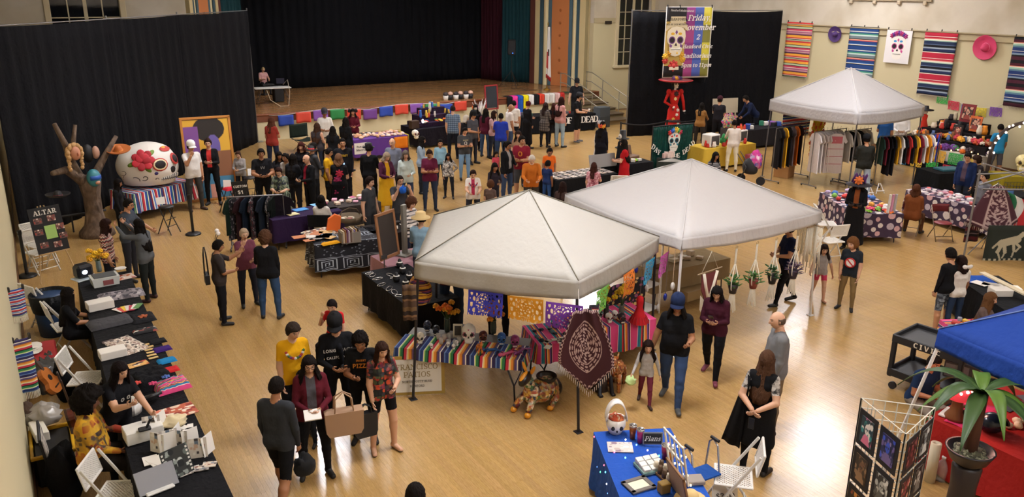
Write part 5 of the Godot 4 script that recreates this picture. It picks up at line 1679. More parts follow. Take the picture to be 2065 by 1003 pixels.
	for q in [[-.60,.35,.34,2.6],[-.25,.42,.13,4.0],[.14,.33,.09,4.4],[-.92,.62,.16,3.0]]:
		var pts:=[]
		for i in 22:
			var a: float=q[3]+i*.26; var r: float=q[2]*(1.0-i/30.0)
			pts.append((on.call(q[0]+cos(a)*r,q[1]+sin(a)*r*.85) as Vector3)+V(0,0,.004))
		part(cr,"painted_scroll",tube(S(),pts,.013,5),mat("17141a",.6))
	var sd:=bar_stool(V(2.85,.000,-21.30),.7,"small folding stand with a card beside the serape")
	solo("small_sign","small white card on the stand before the giant skull","sign",bx(S(),V(0,.09,0),V(.2,.18,.006),pit(-.2)),M.paper,V(2.77,.700,-21.55),.1)
func stripe_uv(kind: int,sc: float)->StandardMaterial3D:
	var m: StandardMaterial3D=(M["serape%d"%kind] as StandardMaterial3D).duplicate()
	var im: Image=m.albedo_texture.get_image().duplicate()
	im.rotate_90(CLOCKWISE)
	m.albedo_texture=ImageTexture.create_from_image(im)
	m.uv1_scale=V(sc,sc,sc)
	return m
func bark_mat()->StandardMaterial3D:
	var m:=StandardMaterial3D.new()
	m.albedo_texture=noise_tex(.015,21,256,["3f3126","7d6a58",.5,"5f4c3c"])
	m.uv1_triplanar=true
	m.uv1_scale=V(2.2,.8,2.2)
	m.roughness=.85
	m.normal_enabled=true
	m.normal_texture=cloth_bump
	return m
#- stalls in the middle and by the stage
func dots(seed_: int,base: String,spots: Array,n: int,r0: float,r1: float,size:=160)->Image:
	var rng:=RandomNumberGenerator.new()
	rng.seed=seed_
	var im:=Image.create(size,size,false,Image.FORMAT_RGB8)
	im.fill(Color(base))
	var kept:=[]
	for i in n*3:
		var c:=Color(spots[rng.randi()%spots.size()])
		var cx:=rng.randi()%size; var cy:=rng.randi()%size; var r:=rng.randf_range(r0,r1)
		if kept.any(func(k): return U(k.x-cx,k.y-cy).length()<k.z+r+1.0): continue
		kept.append(V(cx,cy,r))
		var ri:=int(ceil(r))
		for y in range(-ri,ri+1):
			for x in range(-ri,ri+1):
				if U(x,y).length()<r: im.set_pixel(posmod(cx+x,size),posmod(cy+y,size),c)
		for e in 3:
			var ex: int=[-1,1,0][e]; var ey: int=[-1,-1,1][e]
			if r>6: im.set_pixel(posmod(cx+int(ex*r*.35),size),posmod(cy+int(ey*r*.3),size),Color("5a4458"))
	return im
func uv_mat(im: Image,sc: float,rough:=.9)->StandardMaterial3D:
	var m:=picture(im,rough)
	m.uv1_scale=V(sc,sc,sc)
	return m
func greek(size:=128)->Image:
	var im:=Image.create(size,size,false,Image.FORMAT_RGB8)
	im.fill(Color("16171f"))
	var pale:=Color("a9b2bc")
	for q in 2:
		var o:=Vector2i(4+q*64,70)
		for k in 3:
			var s:=50-k*18
			im.fill_rect(Rect2i(o.x+k*9,o.y+k*9,s,3),pale); im.fill_rect(Rect2i(o.x+k*9,o.y+k*9,3,s),pale)
			im.fill_rect(Rect2i(o.x+k*9+s-3,o.y+k*9,3,s),pale); im.fill_rect(Rect2i(o.x+k*9+9,o.y+k*9+s-3,s-9,3),pale)
	var rng:=RandomNumberGenerator.new()
	rng.seed=5
	for i in 34:
		var p:=Vector2i(rng.randi()%124,rng.randi()%60)
		im.fill_rect(Rect2i(p.x,p.y+2,6,1),pale); im.fill_rect(Rect2i(p.x+2,p.y,1,6),pale)
	im.fill_rect(Rect2i(0,64,128,2),pale); im.fill_rect(Rect2i(0,124,128,2),pale)
	return im
func greek_mat()->StandardMaterial3D:
	var m:=uv_mat(greek(),.85)
	m.uv1_scale=V(.95,1.7,1)
	return m
func goods(n: int,at: Vector3,ext: Vector2,turn: float,tones: Array,called: String,label: String,group: String,size:=.1,hgt:=.06,kind:=0)->void:
	var rng:=RandomNumberGenerator.new()
	rng.seed=hash(label)
	var b:=yaw(turn)
	for i in n:
		var p:=at+b*V(rng.randf_range(-1,1)*ext.x,.0,rng.randf_range(-1,1)*ext.y)
		var s:=size*rng.randf_range(.75,1.25); var h:=hgt*rng.randf_range(.7,1.4)
		var st:=S()
		match kind:
			0: bx(st,V(0,h*.5,0),V(s,h,s*.8),Basis(),minf(.01,h*.3))
			1: lathe(st,[U(0,0),U(s*.35,0),U(s*.45,h*.4),U(s*.3,h*.8),U(s*.32,h),U(0,h)],X(),10)
			2: st=lump(V(s*.6,h,s*.5),i*7+1,.3,10,6)
			3: bx(st,V(0,.004,0),V(s,.008,s*.75))
			5: st=pompom(V(0,h*.5,0),s*.6)
			4: blossom(st,V(0,h*.5,0),s*.6,pit(-PI/2+rng.randf_range(-.6,.6)),7)
		solo(called,label,called.replace("_"," ").get_slice(" ",called.get_slice_count("_")-1),st,mat(tones[rng.randi()%tones.size()],.6),p,rng.randf()*TAU,group)
func middle()->void:
	var rk:=rack(V(4.50,-.000,-19.04),-.3,1.25,1.25,"clothes rail of dark patterned garments beside the craft tables")
	var gm:=[cloth("12241c"),tri_mat(art(31,"14131a",["7a7478","2a2830"],30),4.0),cloth("2a1418"),cloth("101b2a"),tri_mat(art(32,"131216",["5a2028","8a8488"],24),4.0),cloth("0e0e12"),cloth("1c2430"),tri_mat(art(33,"17151a",["9a9490","3a3840"],30),4.0),cloth("0f1512"),cloth("161018")]
	for i in 10: garment(rk.transform*V(-.56+.125*i,1.23,0),-.3+PI/2+.2*sin(i*2.0)-(1.3 if i%4==1 else .5),.46,1.0 if i%3 else .85,gm[i],ORD[i]+" dark patterned garment along the rail by the crowd","garments on the dark rail",.2)
	clothed_table(V(5.56,.740,-18.95)*V(1,0,1),.05,1.7,.8,"purple and dark cloth on the table with blue papers",cloth("2a1a3c"),.55)
	clothed_table(V(6.80,.740,-19.24)*V(1,0,1),.05,1.5,.7,"grey cloth on the table before the seated vendor",cloth("3c3634"),.5)
	for q in [[V(5.57,.760,-19.12),"3c86c4",.34],[V(6.08,.760,-19.38),"7ab4dc",.3],[V(5.28,.760,-18.81),"d9cf9c",.26]]: book(q[0],.2,q[2],.24,mat(q[1],.7),"sheet of "+{"3c86c4": "deep blue","7ab4dc": "pale blue","d9cf9c": "yellow"}[q[1]]+" paper on the purple table","paper_sheet")
	solo("water_bottle","clear water bottle on the purple craft table","bottle",lathe(S(),[U(0,0),U(.04,0),U(.04,.17),U(.015,.22),U(.015,.25),U(0,.25)]),pane("d0dce4",.35),V(5.21,.755,-19.08))
	goods(16,V(6.72,.760,-19.36),U(.6,.22),.0,["d9a0b4","e4d6d0","b5507a","8a6ab0","e0c8b0"],"gift_packet","small pastel packet on the grey craft table","pastel packets",.14,.05)
	for q in [[V(5.43,.900,-17.06)*V(1,0,1),-.3,"c8501f","orange fabric hanging by the purple table"],[V(5.10,.500,-18.98)*V(1,0,1),.2,"b83c1c","red-orange cut cloth hanging off the purple table"]]:
		solo("orange_cloth",q[3],"cloth",sheet(S(),6,6,func(u: float,v: float)->Vector3: return V((u-.5)*.4,.72-.5*v,.06+.02*sin(u*9.0)),.006),cloth(q[2]),q[0],q[1])
	var dc:=thing("director_chair","black canvas director chair of the vendor in white","chair",V(5.819,0,-18.281),2.6)
	for sx in [-1,1]:
		part(dc,"side_frame",tube(S(),[V(sx*.26,0,-.2),V(sx*.26,.42,-.22),V(sx*.26,.86,-.27)],.014),mat("2a2a2c",.4))
		part(dc,"armrest",bx(S(),V(sx*.27,.62,0),V(.05,.03,.44),Basis(),.008),mat("1a1a1c",.5))
		part(dc,"front_leg",rod(S(),V(sx*.26,0,.2),V(sx*.26,.62,.2),.013),mat("2a2a2c",.4))
	part(dc,"back_canvas",bx(S(),V(0,.72,-.27),V(.54,.30,.012),pit(-.1),.004),cloth("0f0f12"))
	part(dc,"seat_canvas",bx(S(),V(0,.42,0),V(.52,.012,.42)),cloth("0f0f12"))
	clothed_table(V(5.75,0,-16.55),-.14,1.45,.95,"indigo cloth with pale square spirals and stars",greek_mat(),.58,"tablecloth",.05)
	folded(V(5.35,.755,-17.00),.2,.66,.55,.05,tri_mat(art(34,"c9b8a0",["b5602c","d9d0c4","7a4a3c","3c3a40"],60),2.5),"pile of printed sarapes and pictures on the indigo cloth","print_pile")
	goods(12,V(5.16,.800,-16.59),U(.34,.26),.2,["d9cfc4","b56a34","5a6a70","c9a060","8a8078"],"art_card","printed art card in the pile on the indigo cloth","art cards on indigo cloth",.24,.01,3)
	folded(V(5.29,.755,-16.11),.1,.4,.14,.05,cloth("d99a1c"),"yellow scarf at the front edge of the indigo cloth","scarf")
	solo("gift_bag","orange paper gift bag standing on the indigo table","bag",prism(S(),poly([-.16,0,.14,0,.18,.34,.05,.40,-.10,.30]),.1),mat("d9641c",.7),V(5.65,.755,-17.00),-.2)
	var cr:=thing("wooden_crate","grey weathered wooden crate filled with spines of books","crate",V(5.70,.755,-16.08),-.1)
	for q in [[0,.12,.15,.4,.24,.015],[0,.12,-.15,.4,.24,.015],[.2,.12,0,.015,.24,.3],[-.2,.12,0,.015,.24,.3],[0,.01,0,.4,.02,.3]]: part(cr,"crate_board",bx(S(),V(q[0],q[1],q[2]),V(q[3],q[4],q[5]),Basis(),.004),mat("7d766c",.8))
	for i in 9: small_box(V(5.68,.775,-16.02)+V(-.16+.04*i,0,.0),.0,V(.03,.26+.02*(i%3),.2),["c8b89a","8a5a30","6a3a5a","b5a4b0","5a3a2a","c9bba4","7a6a9a","a58a60","3c3230"][i],"thin book standing in the grey crate","book","books in grey crate")
	clothed_table(V(6.95,0,-16.65),.05,1.2,.9,"dark cloth below the knives and leather goods",cloth("241f1e"),.5)
	goods(16,V(6.9,.755,-16.6),U(.5,.35),.0,["1a1412","5a3a24","8a5a34","2c2420","d0c4b0","6a2420"],"leather_good","small leather or wooden craft on the dark table","leather crafts",.16,.06)
	for i in 5: solo("craft_knife","pale bone-handled knife lying on the dark craft table","knife",bx(bx(S(),V(0,.01,0),V(.1,.016,.022)),V(.12,.01,0),V(.16,.004,.025)),mat("d8cfbe",.4),V(6.6+.17*i,.78,-16.4-.1*(i%2)),.6+.3*i,"bone-handled knives")
	var bk:=thing("wicker_basket","shallow wooden tray basket with a hoop handle","basket",V(6.27,.755,-17.63),.2)
	part(bk,"tray",lathe(S(),[U(0,0),U(.26,0),U(.3,.12),U(.28,.12),U(.24,.02),U(0,.02)],X(),12),mat("6a5a44",.8))
	part(bk,"handle",tube(S(),[V(-.28,.1,0),V(-.2,.25,0),V(0,.3,0),V(.2,.25,0),V(.28,.1,0)],.012),mat("5a4a38",.8))
	goods(10,V(6.23,.790,-17.51),U(.16,.16),.0,["d8cdb8","b5a084","e6ddcc","8a2c2c"],"carved_piece","carved pale piece lying in the tray basket","pieces in tray basket",.12,.05)
	clothed_table(V(6.3,0,-14.6),.05,1.1,.75,"dusty pink cloth under the chalkboard frame",cloth("a87f88"),.5)
	var cb:=thing("chalkboard","wood framed dark chalkboard with a grey steel post","board",V(5.95,.755,-14.59),.5)
	part(cb,"slate",bx(S(),V(0,.5,0),V(.5,.8,.02),pit(-.12)),mat("2c241e",.8))
	for s in [-1,1]: part(cb,"frame_side",bx(S(),V(s*.27,.5,0),V(.06,.92,.04),pit(-.12),.006),mat("8a5c38",.6))
	for y in [.06,.94]: part(cb,"frame_bar",bx(S(),V(0,.5,0)+pit(-.12)*V(0,y-.5,0),V(.6,.06,.04),pit(-.12),.006),mat("8a5c38",.6))
	part(cb,"support_post",bx(S(),V(.42,.52,.1),V(.12,1.04,.07),Basis(),.008),mat("6f6c64",.5))
	part(cb,"post_foot",bx(S(),V(.42,.015,.12),V(.42,.03,.3),Basis(),.006),mat("6f6c64",.5))
	clothed_table(V(5.7,0,-13.05),PI/2+.02,2.1,.95,"black cloth on the jewellery table with silver necklaces",cloth("151518"),.62)
	for i in 9:
		var p: Vector3=[V(5.29,.757,-13.93),V(5.30,.757,-13.80),V(5.60,.757,-13.63),V(5.59,.757,-13.44),V(5.25,.757,-13.24),V(5.30,.757,-12.77),V(5.30,.757,-12.55),V(5.31,.757,-13.57),V(5.29,.757,-12.98)][i]
		var ring:=[]
		for k in 13: ring.append(V(cos(TAU*k/12.0)*(.08+.02*(i%3)),.008,sin(TAU*k/12.0)*.05))
		solo("silver_necklace","silver necklace laid in a loop on the black table","necklace",tube(S(),ring,.006,5),mat("c9c7c2",.2,.9),p,i*.9,"silver necklaces")
	for i in 5:
		var nb:=thing("necklace_bust",ORD[i]+" small black display bust with a white necklace, counted from the front","display bust",[V(5.56,.757,-13.27),V(5.84,.757,-13.62),V(5.58,.757,-12.90),V(5.79,.757,-13.20),V(5.93,.757,-13.97)][i],3.6+.3*i,"necklace busts")
		nb.scale=Vector3.ONE*.72
		part(nb,"bust",lathe(S(),[U(0,0),U(.07,0),U(.1,.1),U(.05,.19),U(.03,.25),U(0,.26)]),mat("111114",.6))
		part(nb,"necklace",lathe(S(),[U(.06,.175),U(.075,.17),U(.085,.15),U(.07,.15)],X(),12),mat("e6e3da",.3))
	solo("ring_stand","small dark stand with a white tag on the jewellery table","stand",bx(rod(S(),Vector3.ZERO,V(0,.24,0),.012),V(0,.22,.01),V(.12,.08,.01)),mat("3a3634",.6),V(5.67,.757,-14.11))
	clothed_table(V(11.1,0,-28.0),.04,2.1,1.1,"purple and yellow plastic cloth on the sweet bread table",uv_mat(stripes(["5a2f86",10,"4a3f9c",3,"5a2f86",6]),.4),.62)
	solo("yellow_tablecloth","yellow cloth hanging at the end of the bread table","tablecloth",sheet(S(),8,5,func(u: float,v: float)->Vector3: return V(.03+.02*sin(u*12.0),.78-.68*v,(.5-u)*1.2),.006),cloth("d9c24a"),V(12.2,0,-28.0),-.1)
	solo("orange_cloth","orange cloth panel beside the yellow one on the bread table","cloth",sheet(S(),6,4,func(u: float,v: float)->Vector3: return V((u-.5)*.55,.74-.42*v,.04+.015*sin(u*10.0)),.005),cloth("d97a1c"),V(11.85,0,-27.42),.04)
	goods(60,V(11.2,.755,-27.95),U(.9,.4),.04,["d9a87c","e4c0a0","e0b4a8","c98f66","ead2c0"],"sweet_bread","round sugared bread in wrapper on the purple table","sweet breads",.14,.045,2)
	var pg:=solo("paper_sign","white price sign hanging on the bread table front","sign",bx(S(),V(0,.45,.0),V(.5,.4,.006)),M.paper,V(10.3,0,-27.38),.04)
	sign_text(pg,"lettering","Pan de\nMuerto", 0.1, mat("2a2a30",.8),X(Basis(),V(0,.45,.006)),true,true)
	small_box(V(10.9,.755,-28.35),.2,V(.5,.06,.3),"1a1a1e","flat black tray at the back of the bread table","tray")
	var cc:=thing("camp_chair","dark green folding camp chair before the stage front","chair",V(9.1,0,-30.2),.2)
	part(cc,"seat_cloth",sheet(S(),6,6,func(u: float,v: float)->Vector3: return V((u-.5)*.7,.45-.06*sin(u*PI),(.5-v)*-.55),.01),cloth("1c261f"))
	part(cc,"back_cloth",sheet(S(),6,6,func(u: float,v: float)->Vector3: return V((u-.5)*.75,.98-.5*v,-.32+.05*sin(u*PI)),.01),cloth("1c261f"))
	for sx in [-1,1]:
		for sz in [-1,1]: part(cc,"leg",rod(S(),V(sx*.36,.5,sz*.26),V(-sx*.28,0,sz*.3),.012),mat("222222",.4))
	var x:=8.9
	var cols:=["1f3f9c","c8402c","7a4a9c","1f7a3c","c8402c","6a3a86","1f3f9c","c8402c","7a4a9c","1f7a3c","1f3f9c","c8402c","7a4a9c","1f7a3c"]
	var nmx:=["blue","red-orange","violet","green","red-orange","purple","blue","red-orange","violet","green","blue","red-orange","violet","green"]
	for i in 12:
		var yy:=.95+.14*absf(sin(i*.62+.2))
		papel(V(x+.35,yy,-32.85),.0,.62,.42,cols[i],"%s plastic flag on the stage front, %s from the drapes"%[nmx[i],ORD[i]],i,.0,"cut-paper flags along the stage")
		x+=.72
	var fs:=[V(8.6,1.0,-32.9)]
	for i in 12: fs.append(V(9.25+.72*i,.955+.14*absf(sin(i*.62+.2)),-32.88))
	solo("flag_string","white string of the cut-paper flags along the stage front","string",tube(S(),fs,.012,4),mat("dcd8d0",.8))
	clothed_table(V(14.1,0,-29.2),.1,2.3,1.3,"dark cloth on the altar table with paper letters",cloth("16121c"),.66)
	var rng:=RandomNumberGenerator.new()
	rng.seed=3
	for lv in 3: solo("altar_step",["lowest","middle","top"][lv]+" dark step of the altar beside the stage","step",bx(S(),V(0,.16*(lv+.5),0),V(1.9-.4*lv,.16*(lv+1),.9-.28*lv),Basis(),.01),cloth("2a1a30"),V(14.1,.755,-29.3-.12*lv),.1)
	goods(22,V(14.1,.92,-28.9),U(.9,.25),.1,["e0a01c","c8342c","e8e0d0","2a5ab0","d96a1c","3c8a3c","e6c23c"],"altar_flower","bright paper flower on the lower altar step","altar flowers",.13,.1,4)
	goods(14,V(14.1,1.08,-29.25),U(.7,.2),.1,["e8e4dc","d9b23c","2f6ac0","c8382c","17171a"],"altar_candle","candle or figurine on the middle altar step","altar candles",.11,.22,1)
	goods(8,V(14.1,1.24,-29.5),U(.5,.12),.1,["e8e0d0","c8a23c","3a6ab0"],"altar_figure","small figure on the top altar step","altar figures",.14,.3,1)
	solo("altar_lamp","glowing white candle lamp on the stage altar","lamp",ball(S(),V(0,.08,0),V(.05,.08,.05)),glow("e8f0ff",2.0),V(13.35,.93,-28.7))
	var letters:="DAY OF T"
	for i in letters.length():
		if letters[i]==" ": continue
		var cardc:="b5401c" if i<3 else "1f6a34"
		var lt:=thing("letter_card","%s card with the letter %s strung on the altar front"%["orange" if i<3 else "green",letters[i]],"letter",V(13.15+.27*i,.52-.05*sin(i*.5),-28.46-.027*i),.1)
		part(lt,"card",bx(S(),Vector3.ZERO,V(.24,.3,.008)),mat(cardc,.7))
		sign_text(lt,"lettering",letters[i],.24,M.paper,X(Basis(),V(0,0,.008)),true,true)
	skull(V(12.9,.42,-28.42),.1,.34,"white paper skull hanging at the altar corner","e8e4da","1a1a1c","b5342c")
	small_box(V(13.0,.755,-28.75),.1,V(.34,.3,.24),"3a2416","dark wooden keepsake box at the altar corner","keepsake_box")
	var tee:=["17171a","d23a8a","1f4fa0","e0cf1c","e4e2de","17171a","c8402c","dcd9d2","dedbd4","d8b0ac","b8302c","1f4a34"]
	var teen:=["black","hot pink","blue","yellow","white","small black","orange-red","cream","ivory","pale pink","scarlet","dark green"]
	for i in 12:
		var long_:=i in [1,2,3]
		solo("display_shirt","%s T-shirt draped over the stage edge, %s in the row"%[teen[i],ORD[i]],"shirt",sheet(S(),6,10,func(u: float,v: float)->Vector3:
			var l:=1.35 if long_ else .85
			var s:=v*l
			return V((u-.5)*(.27 if v>.25 else .34),.03-maxf(.0,s-.38),minf(s,.38)-.34+.02*sin(u*8.0)) ,.01),cloth(tee[i]),V(19.75+.3*i,1.07,-32.92),.0,"shirts over the stage edge")
	for i in 6:
		var fx:=thing("gift_basket","black and white boxed souvenir on the stage edge, "+ORD[i]+" from the altar","souvenir",V(16.7+.26*i,1.06,-33.4-.05*(i%2)),.2*i)
		part(fx,"bucket",lathe(S(),[U(0,0),U(.1,0),U(.13,.2),U(0,.2)],X(),10),mat("1c1b1e" if i%2 else "e0dcd6",.6))
		part(fx,"topping",lump(V(.12,.1,.12),i,.4,8,6),mat("c9a08c" if i%2 else "2a2024",.7)).position.y=.19
	var bb:=thing("menu_board","red framed chalkboard standing at the shirt stall","board",V(18.5,.0,-32.4),.1)
	part(bb,"slate",bx(S(),V(0,1.2,0),V(.62,.95,.03),pit(-.1)),mat("20242a",.8))
	for s in [-1,1]: part(bb,"frame_side",bx(S(),V(s*.33,1.2,0),V(.06,1.05,.05),pit(-.1)),mat("8a1f24",.5))
	for y in [.68,1.72]: part(bb,"frame_bar",bx(S(),V(0,y,.052-.1*(y-.68)),V(.7,.06,.05),pit(-.1)),mat("8a1f24",.5))
	for s in [-1,1]: part(bb,"leg",rod(S(),V(s*.3,.75,.0),V(s*.3,0,.1),.02),mat("3a2a22",.6))
	var wt:=thing("white_branches","spray of white painted branches by the chalkboard","branches",V(17.45,0,-31.6))
	part(wt,"pot",lathe(S(),[U(0,0),U(.14,0),U(.18,.5),U(.0,.5)],X(),12),mat("d6d2cc",.6))
	for i in 26:
		var a:=rng.randf()*TAU; var r:=rng.randf_range(.1,.36)
		part(wt,"twig",tube(S(),[V(0,.45,0),V(sin(a)*r*.4,.75,cos(a)*r*.4),V(sin(a)*r,rng.randf_range(.95,1.3),cos(a)*r)],.016,4,.006),mat("d9d4cf",.7))
	clothed_table(V(19.9,0,-29.4),-.12,3.6,.9,"black cloth with white letters on the shirt stall table",cloth("101013"),.7)
	for q in [[20.15,"O"],[20.33,"F"],[21.0,"D"],[21.2,"E"],[21.4,"A"],[21.6,"D"]]:
		var lm:=sign_text(self,numbered("banner_letter"),q[1],.36,M.paper,X(yaw(-.12),V(q[0],.5,-28.86+(q[0]-19.9)*.12)),true,true)
		tag(lm,"white letter %s on the black shirt stall cloth%s"%[q[1],", last of the word" if q[0]>21.5 else ""],"letter")
	goods(24,V(19.8,.755,-29.4),U(1.6,.32),-.12,["e0dcd6","2f6a4c","c8382c","d9c8b0","4a4a50","8a5aa0"],"souvenir","small souvenir on the black shirt stall table","shirt stall souvenirs",.15,.12)
	small_box(V(22.4,0,-29.3),.1,V(.6,.5,.5),"3c4246","grey plastic storage box at the foot of the stairs","storage_box")
	small_box(V(22.4,.5,-29.3),.05,V(.58,.4,.48),"4a5054","second grey storage box on top of the first","storage_box")
	clothed_table(V(13.9,0,-19.15),-.05,2.1,.95,"black cloth on the table covered with photographs",cloth("121214"),.62)
	for r in 3:
		for c in 8: book(V(13.0+.26*c,.757,-19.5+.3*r),.0,.2,.24,picture_pool((r*8+c)%6),"%s mounted photograph of the %s row on the photo table"%[ORD[c],["back","middle","front"][r]],"photograph","photographs on the table")
	clothed_table(V(16.1,0,-19.9),-.05,1.8,.8,"black cloth on the table beside the woman in red",cloth("121215"),.6)
	goods(9,V(16.1,.755,-19.9),U(.7,.25),0,["7ad03c","e0dcd0","c8342c","d9a03c","2a2a30"],"craft_toy","small coloured craft on the table beside the red dress","crafts by red dress",.16,.08)
	solo("folded_display","grey folding display panel standing on the photo table","panel",bx(S(),V(0,.2,0),V(.95,.4,.03),pit(-.25),.008),mat("8f8c8a",.6),V(15.05,.757,-19.55),-.05)
	var tan:=thing("leather_case","tan open suitcase with black shoes on the far table","case",V(16.6,.757,-20.1),.2)
	part(tan,"base",bx(S(),V(0,.06,0),V(.5,.12,.34),Basis(),.02),mat("6a4a34",.6))
	part(tan,"lid",bx(S(),V(0,.24,-.2),V(.5,.34,.05),pit(-.25),.02),mat("5a4434",.6))
	white_chair(V(14.55,.450,-18.12)*V(1,0,1),2.6,"white folding chair behind the photo table")
func picture_pool(i: int)->Material:
	var k:="pool%d"%i
	if not M.has(k): M[k]=picture(art(80+i,["d8d2c8","c0b8b0","e0dcd4","9a9490","cfc4b4","b9b0ac","6a4a44","7a5048"][i],["3a3638","8a5a4c","c8a890","6a7a8c","e8e4dc"] if i<6 else ["c89a80","3a2a2c","a03c34","e0cfc0"],14,24))
	return M[k]
#- stalls in front
func along(a: Vector3,b: Vector3,u: float,h: float)->Vector3: return V(lerpf(a.x,b.x,u),h,lerpf(a.z,b.z,u))
func face_out(a: Vector3,b: Vector3)->float:
	var o:=(b-a).cross(Vector3.UP)
	return atan2(o.x,o.z)
func aztec(size:=160)->Image:
	var im:=Image.create(size,size,false,Image.FORMAT_RGB8)
	for y in size:
		for x in size:
			var p:=U(x-size*.5,y-size*.46)/(size*.5)
			var r:=p.length(); var a:=p.angle()
			var c:=Color("3f1a20")
			var pale:=false
			if r<.16: pale=sin(a*4.0)*cos(r*60.0)>.1
			elif r<.19: pale=true
			elif r<.42: pale=sin(a*10.0+r*30.0)*sin(r*38.0)>.15
			elif r<.45: pale=true
			elif r<.62: pale=fposmod(a*3.2,1.0)>.3 and sin(r*70.0+floorf(a*3.2))>.0
			elif r<.65: pale=true
			elif absf(p.x)>.9 or p.y>.98 or p.y<-.86: pale=int(x/6+y/6)%2==0
			im.set_pixel(x,y,Color("b59c94") if pale else c)
	return im
func front_stalls()->void:
	var c1:=[V(4.59,2.200,-10.26),V(6.16,2.200,-8.41),V(8.81,2.050,-9.82)]
	var pp:=[[0,.455,"2c2fa0","royal blue"],[0,.70,"d9941c","marigold yellow"],[0,.935,"6a2f9c","purple"],[1,.22,"7ac85a","lime green"],[1,.54,"e07a24","orange"],[1,.82,"2f9cd0","sky blue"],[1,.985,"d05ac0","pink"]]
	for q in pp:
		var a: Vector3=c1[q[0]]; var b: Vector3=c1[q[0]+1]
		var big:=.52 if q[0]==0 else .40
		papel(along(a,b,q[1],lerpf(a.y,b.y,q[1])-(.31 if q[0]==0 else .26))+(b-a).cross(Vector3.UP).normalized()*(.06 if q[1]<.93 else .12),face_out(a,b),big,big*(.72 if q[0]==0 else 1.0),q[2],q[3]+" cut-paper banner hanging from the cream canopy",hash(q[3])%9,1.0,"cut-paper banners on the cream canopy")
	var bp:=thing("backpack","woven yellow and purple backpack hung on the tent leg","backpack",V(4.85,1.350,-10.69),-.5)
	var wv:=[]
	for r in 4: wv.append_array(["e0a82c",3,"2a1a3c",2,"c8582c",1,"5a2f6a",2,"17131a",1,"e6c050",1,"8a2c30",1])
	var wm:=tri_mat(stripes(wv,128),1.6)
	part(bp,"pack",lump(V(.19,.27,.13),4,.12),wm)
	part(bp,"pocket",lump(V(.13,.13,.06),5,.1),wm).position=V(0,.02,.11)
	for s in [-1,1]: part(bp,"strap",tube(S(),[V(s*.08,.42,-.02),V(s*.1,.5,-.08),V(s*.1,.3,-.15),V(s*.1,.05,-.1)],.014),mat("3a2a24",.8))
	var sc:=thing("fringed_scarf","brown fringed scarf hung beside the woven backpack","scarf",V(4.44,1.900,-10.15),-.5)
	part(sc,"scarf_cloth",sheet(S(),6,8,func(u: float,v: float)->Vector3: return V((u-.5)*.2,-.55*v,.02*sin(u*12.0)),.008),tri_mat(stripes(["4a3424",3,"6a5030",2,"2a1c16",2,"7a5a3c",1]),4.0))
	var T1:=V(5.38,0,-10.24)
	folding_table(T1,-.76,1.95,.85,"folding table under the painted skulls",mat("6b675f",.5))
	solo("serape_cloth","rainbow serape with white fringe under the painted skulls","blanket",cloth_st(1.97,.5,.75,.16,.02,3),stripe_uv(5,.85),T1+V(-.11,0,.12),-.76)
	var fr:=S()
	for i in 18: rod(fr,V(-1.0,.6,-.25+i*.03),V(-1.06,.5,-.25+i*.03),.006,.004,4)
	solo("serape_fringe","white fringe at the open end of the rainbow serape","fringe",fr,mat("ddd6c8",.9),T1+V(-.11,0,.12),-.76)
	var f:=-.55
	skull(V(5.07,.757,-10.92),f,.17,"glossy dark blue skull at the back of the serape table","1a2440","0c0c12","5a7ab0")
	skull(V(5.12,.757,-10.71),f,.16,"glossy black skull with blue dots on the serape table","15171f","08080a","3c5a8c")
	skull(V(4.78,.757,-10.56),f,.17,"black and white painted skull nearest the tent leg","d8cfb8","17141a","2a2a30")
	skull(V(5.44,.757,-10.22),f,.29,"large white painted skull with flower crown on the serape","e6e0d2","1a1414","b53a5c")
	skull(V(5.83,.757,-9.89),f,.19,"bright blue skull figure on the serape table","2a5aa0","0e1a30","7ab0dc")
	skull(V(5.96,.757,-9.71),f,.19,"magenta skull figure at the end of the serape table","8a2f6a","2a0e20","d96ab0")
	skull(V(5.63,.757,-10.11),f,.18,"dark red skull half behind the orange animal","5a2420","1a0c0c","c8843c")
	for i in 7: solo("glass_cup","small clear cup in the row before the white skull","cup",lathe(S(),[U(0,0),U(.03,0),U(.038,.09),U(.034,.09),U(.026,.01),U(0,.01)]),pane("d9d4cc",.45),[V(5.08,.757,-10.55),V(5.15,.757,-10.48),V(5.23,.757,-10.47),V(5.04,.757,-10.37),V(5.19,.757,-10.20),V(5.31,.757,-10.29),V(5.11,.757,-10.26)][i],0,"clear cups on serape table")
	for i in 4: skull([V(5.08,.757,-10.22),V(5.12,.757,-10.11),V(5.22,.757,-10.20),V(4.84,.757,-10.30)][i],f+.2*i,.08,"tiny white skull charm among the cups","e0dad0","1a1618","c85a7a","tiny skull charms")
	var ph:=thing("framed_photo","small cream photo frame standing behind the cups","frame",V(5.38,.757,-10.47),f)
	part(ph,"frame",bx(S(),V(0,.11,0),V(.15,.21,.015),pit(-.2),.005),mat("d6d0c2",.6))
	part(ph,"photo",bx(S(),V(0,.11,.009),V(.10,.15,.006),pit(-.2)),mat("4a4440",.7))
	animal("alebrije","orange painted wooden animal figurine in the middle of the serape",V(5.37,.757,-9.75),f+.3,.22,"d9741c",["2a1a4a","e0b03c","b5342c"])
	lizard(V(5.59,.757,-9.72),f,"1f4f86","blue beaded lizard figure at the serape edge")
	lizard(V(5.75,.757,-9.51),f+.5,"b5486a","pink octopus-like figure at the serape edge")
	lizard(V(5.96,.757,-9.50),f+.9,"7a2f6a","purple beaded lizard at the table corner")
	flowers(V(5.34,.757,-10.76),"orange marigolds in a vase at the back of the serape table","e0741c","d99a1c",.38,.14,13,"3c4a40")
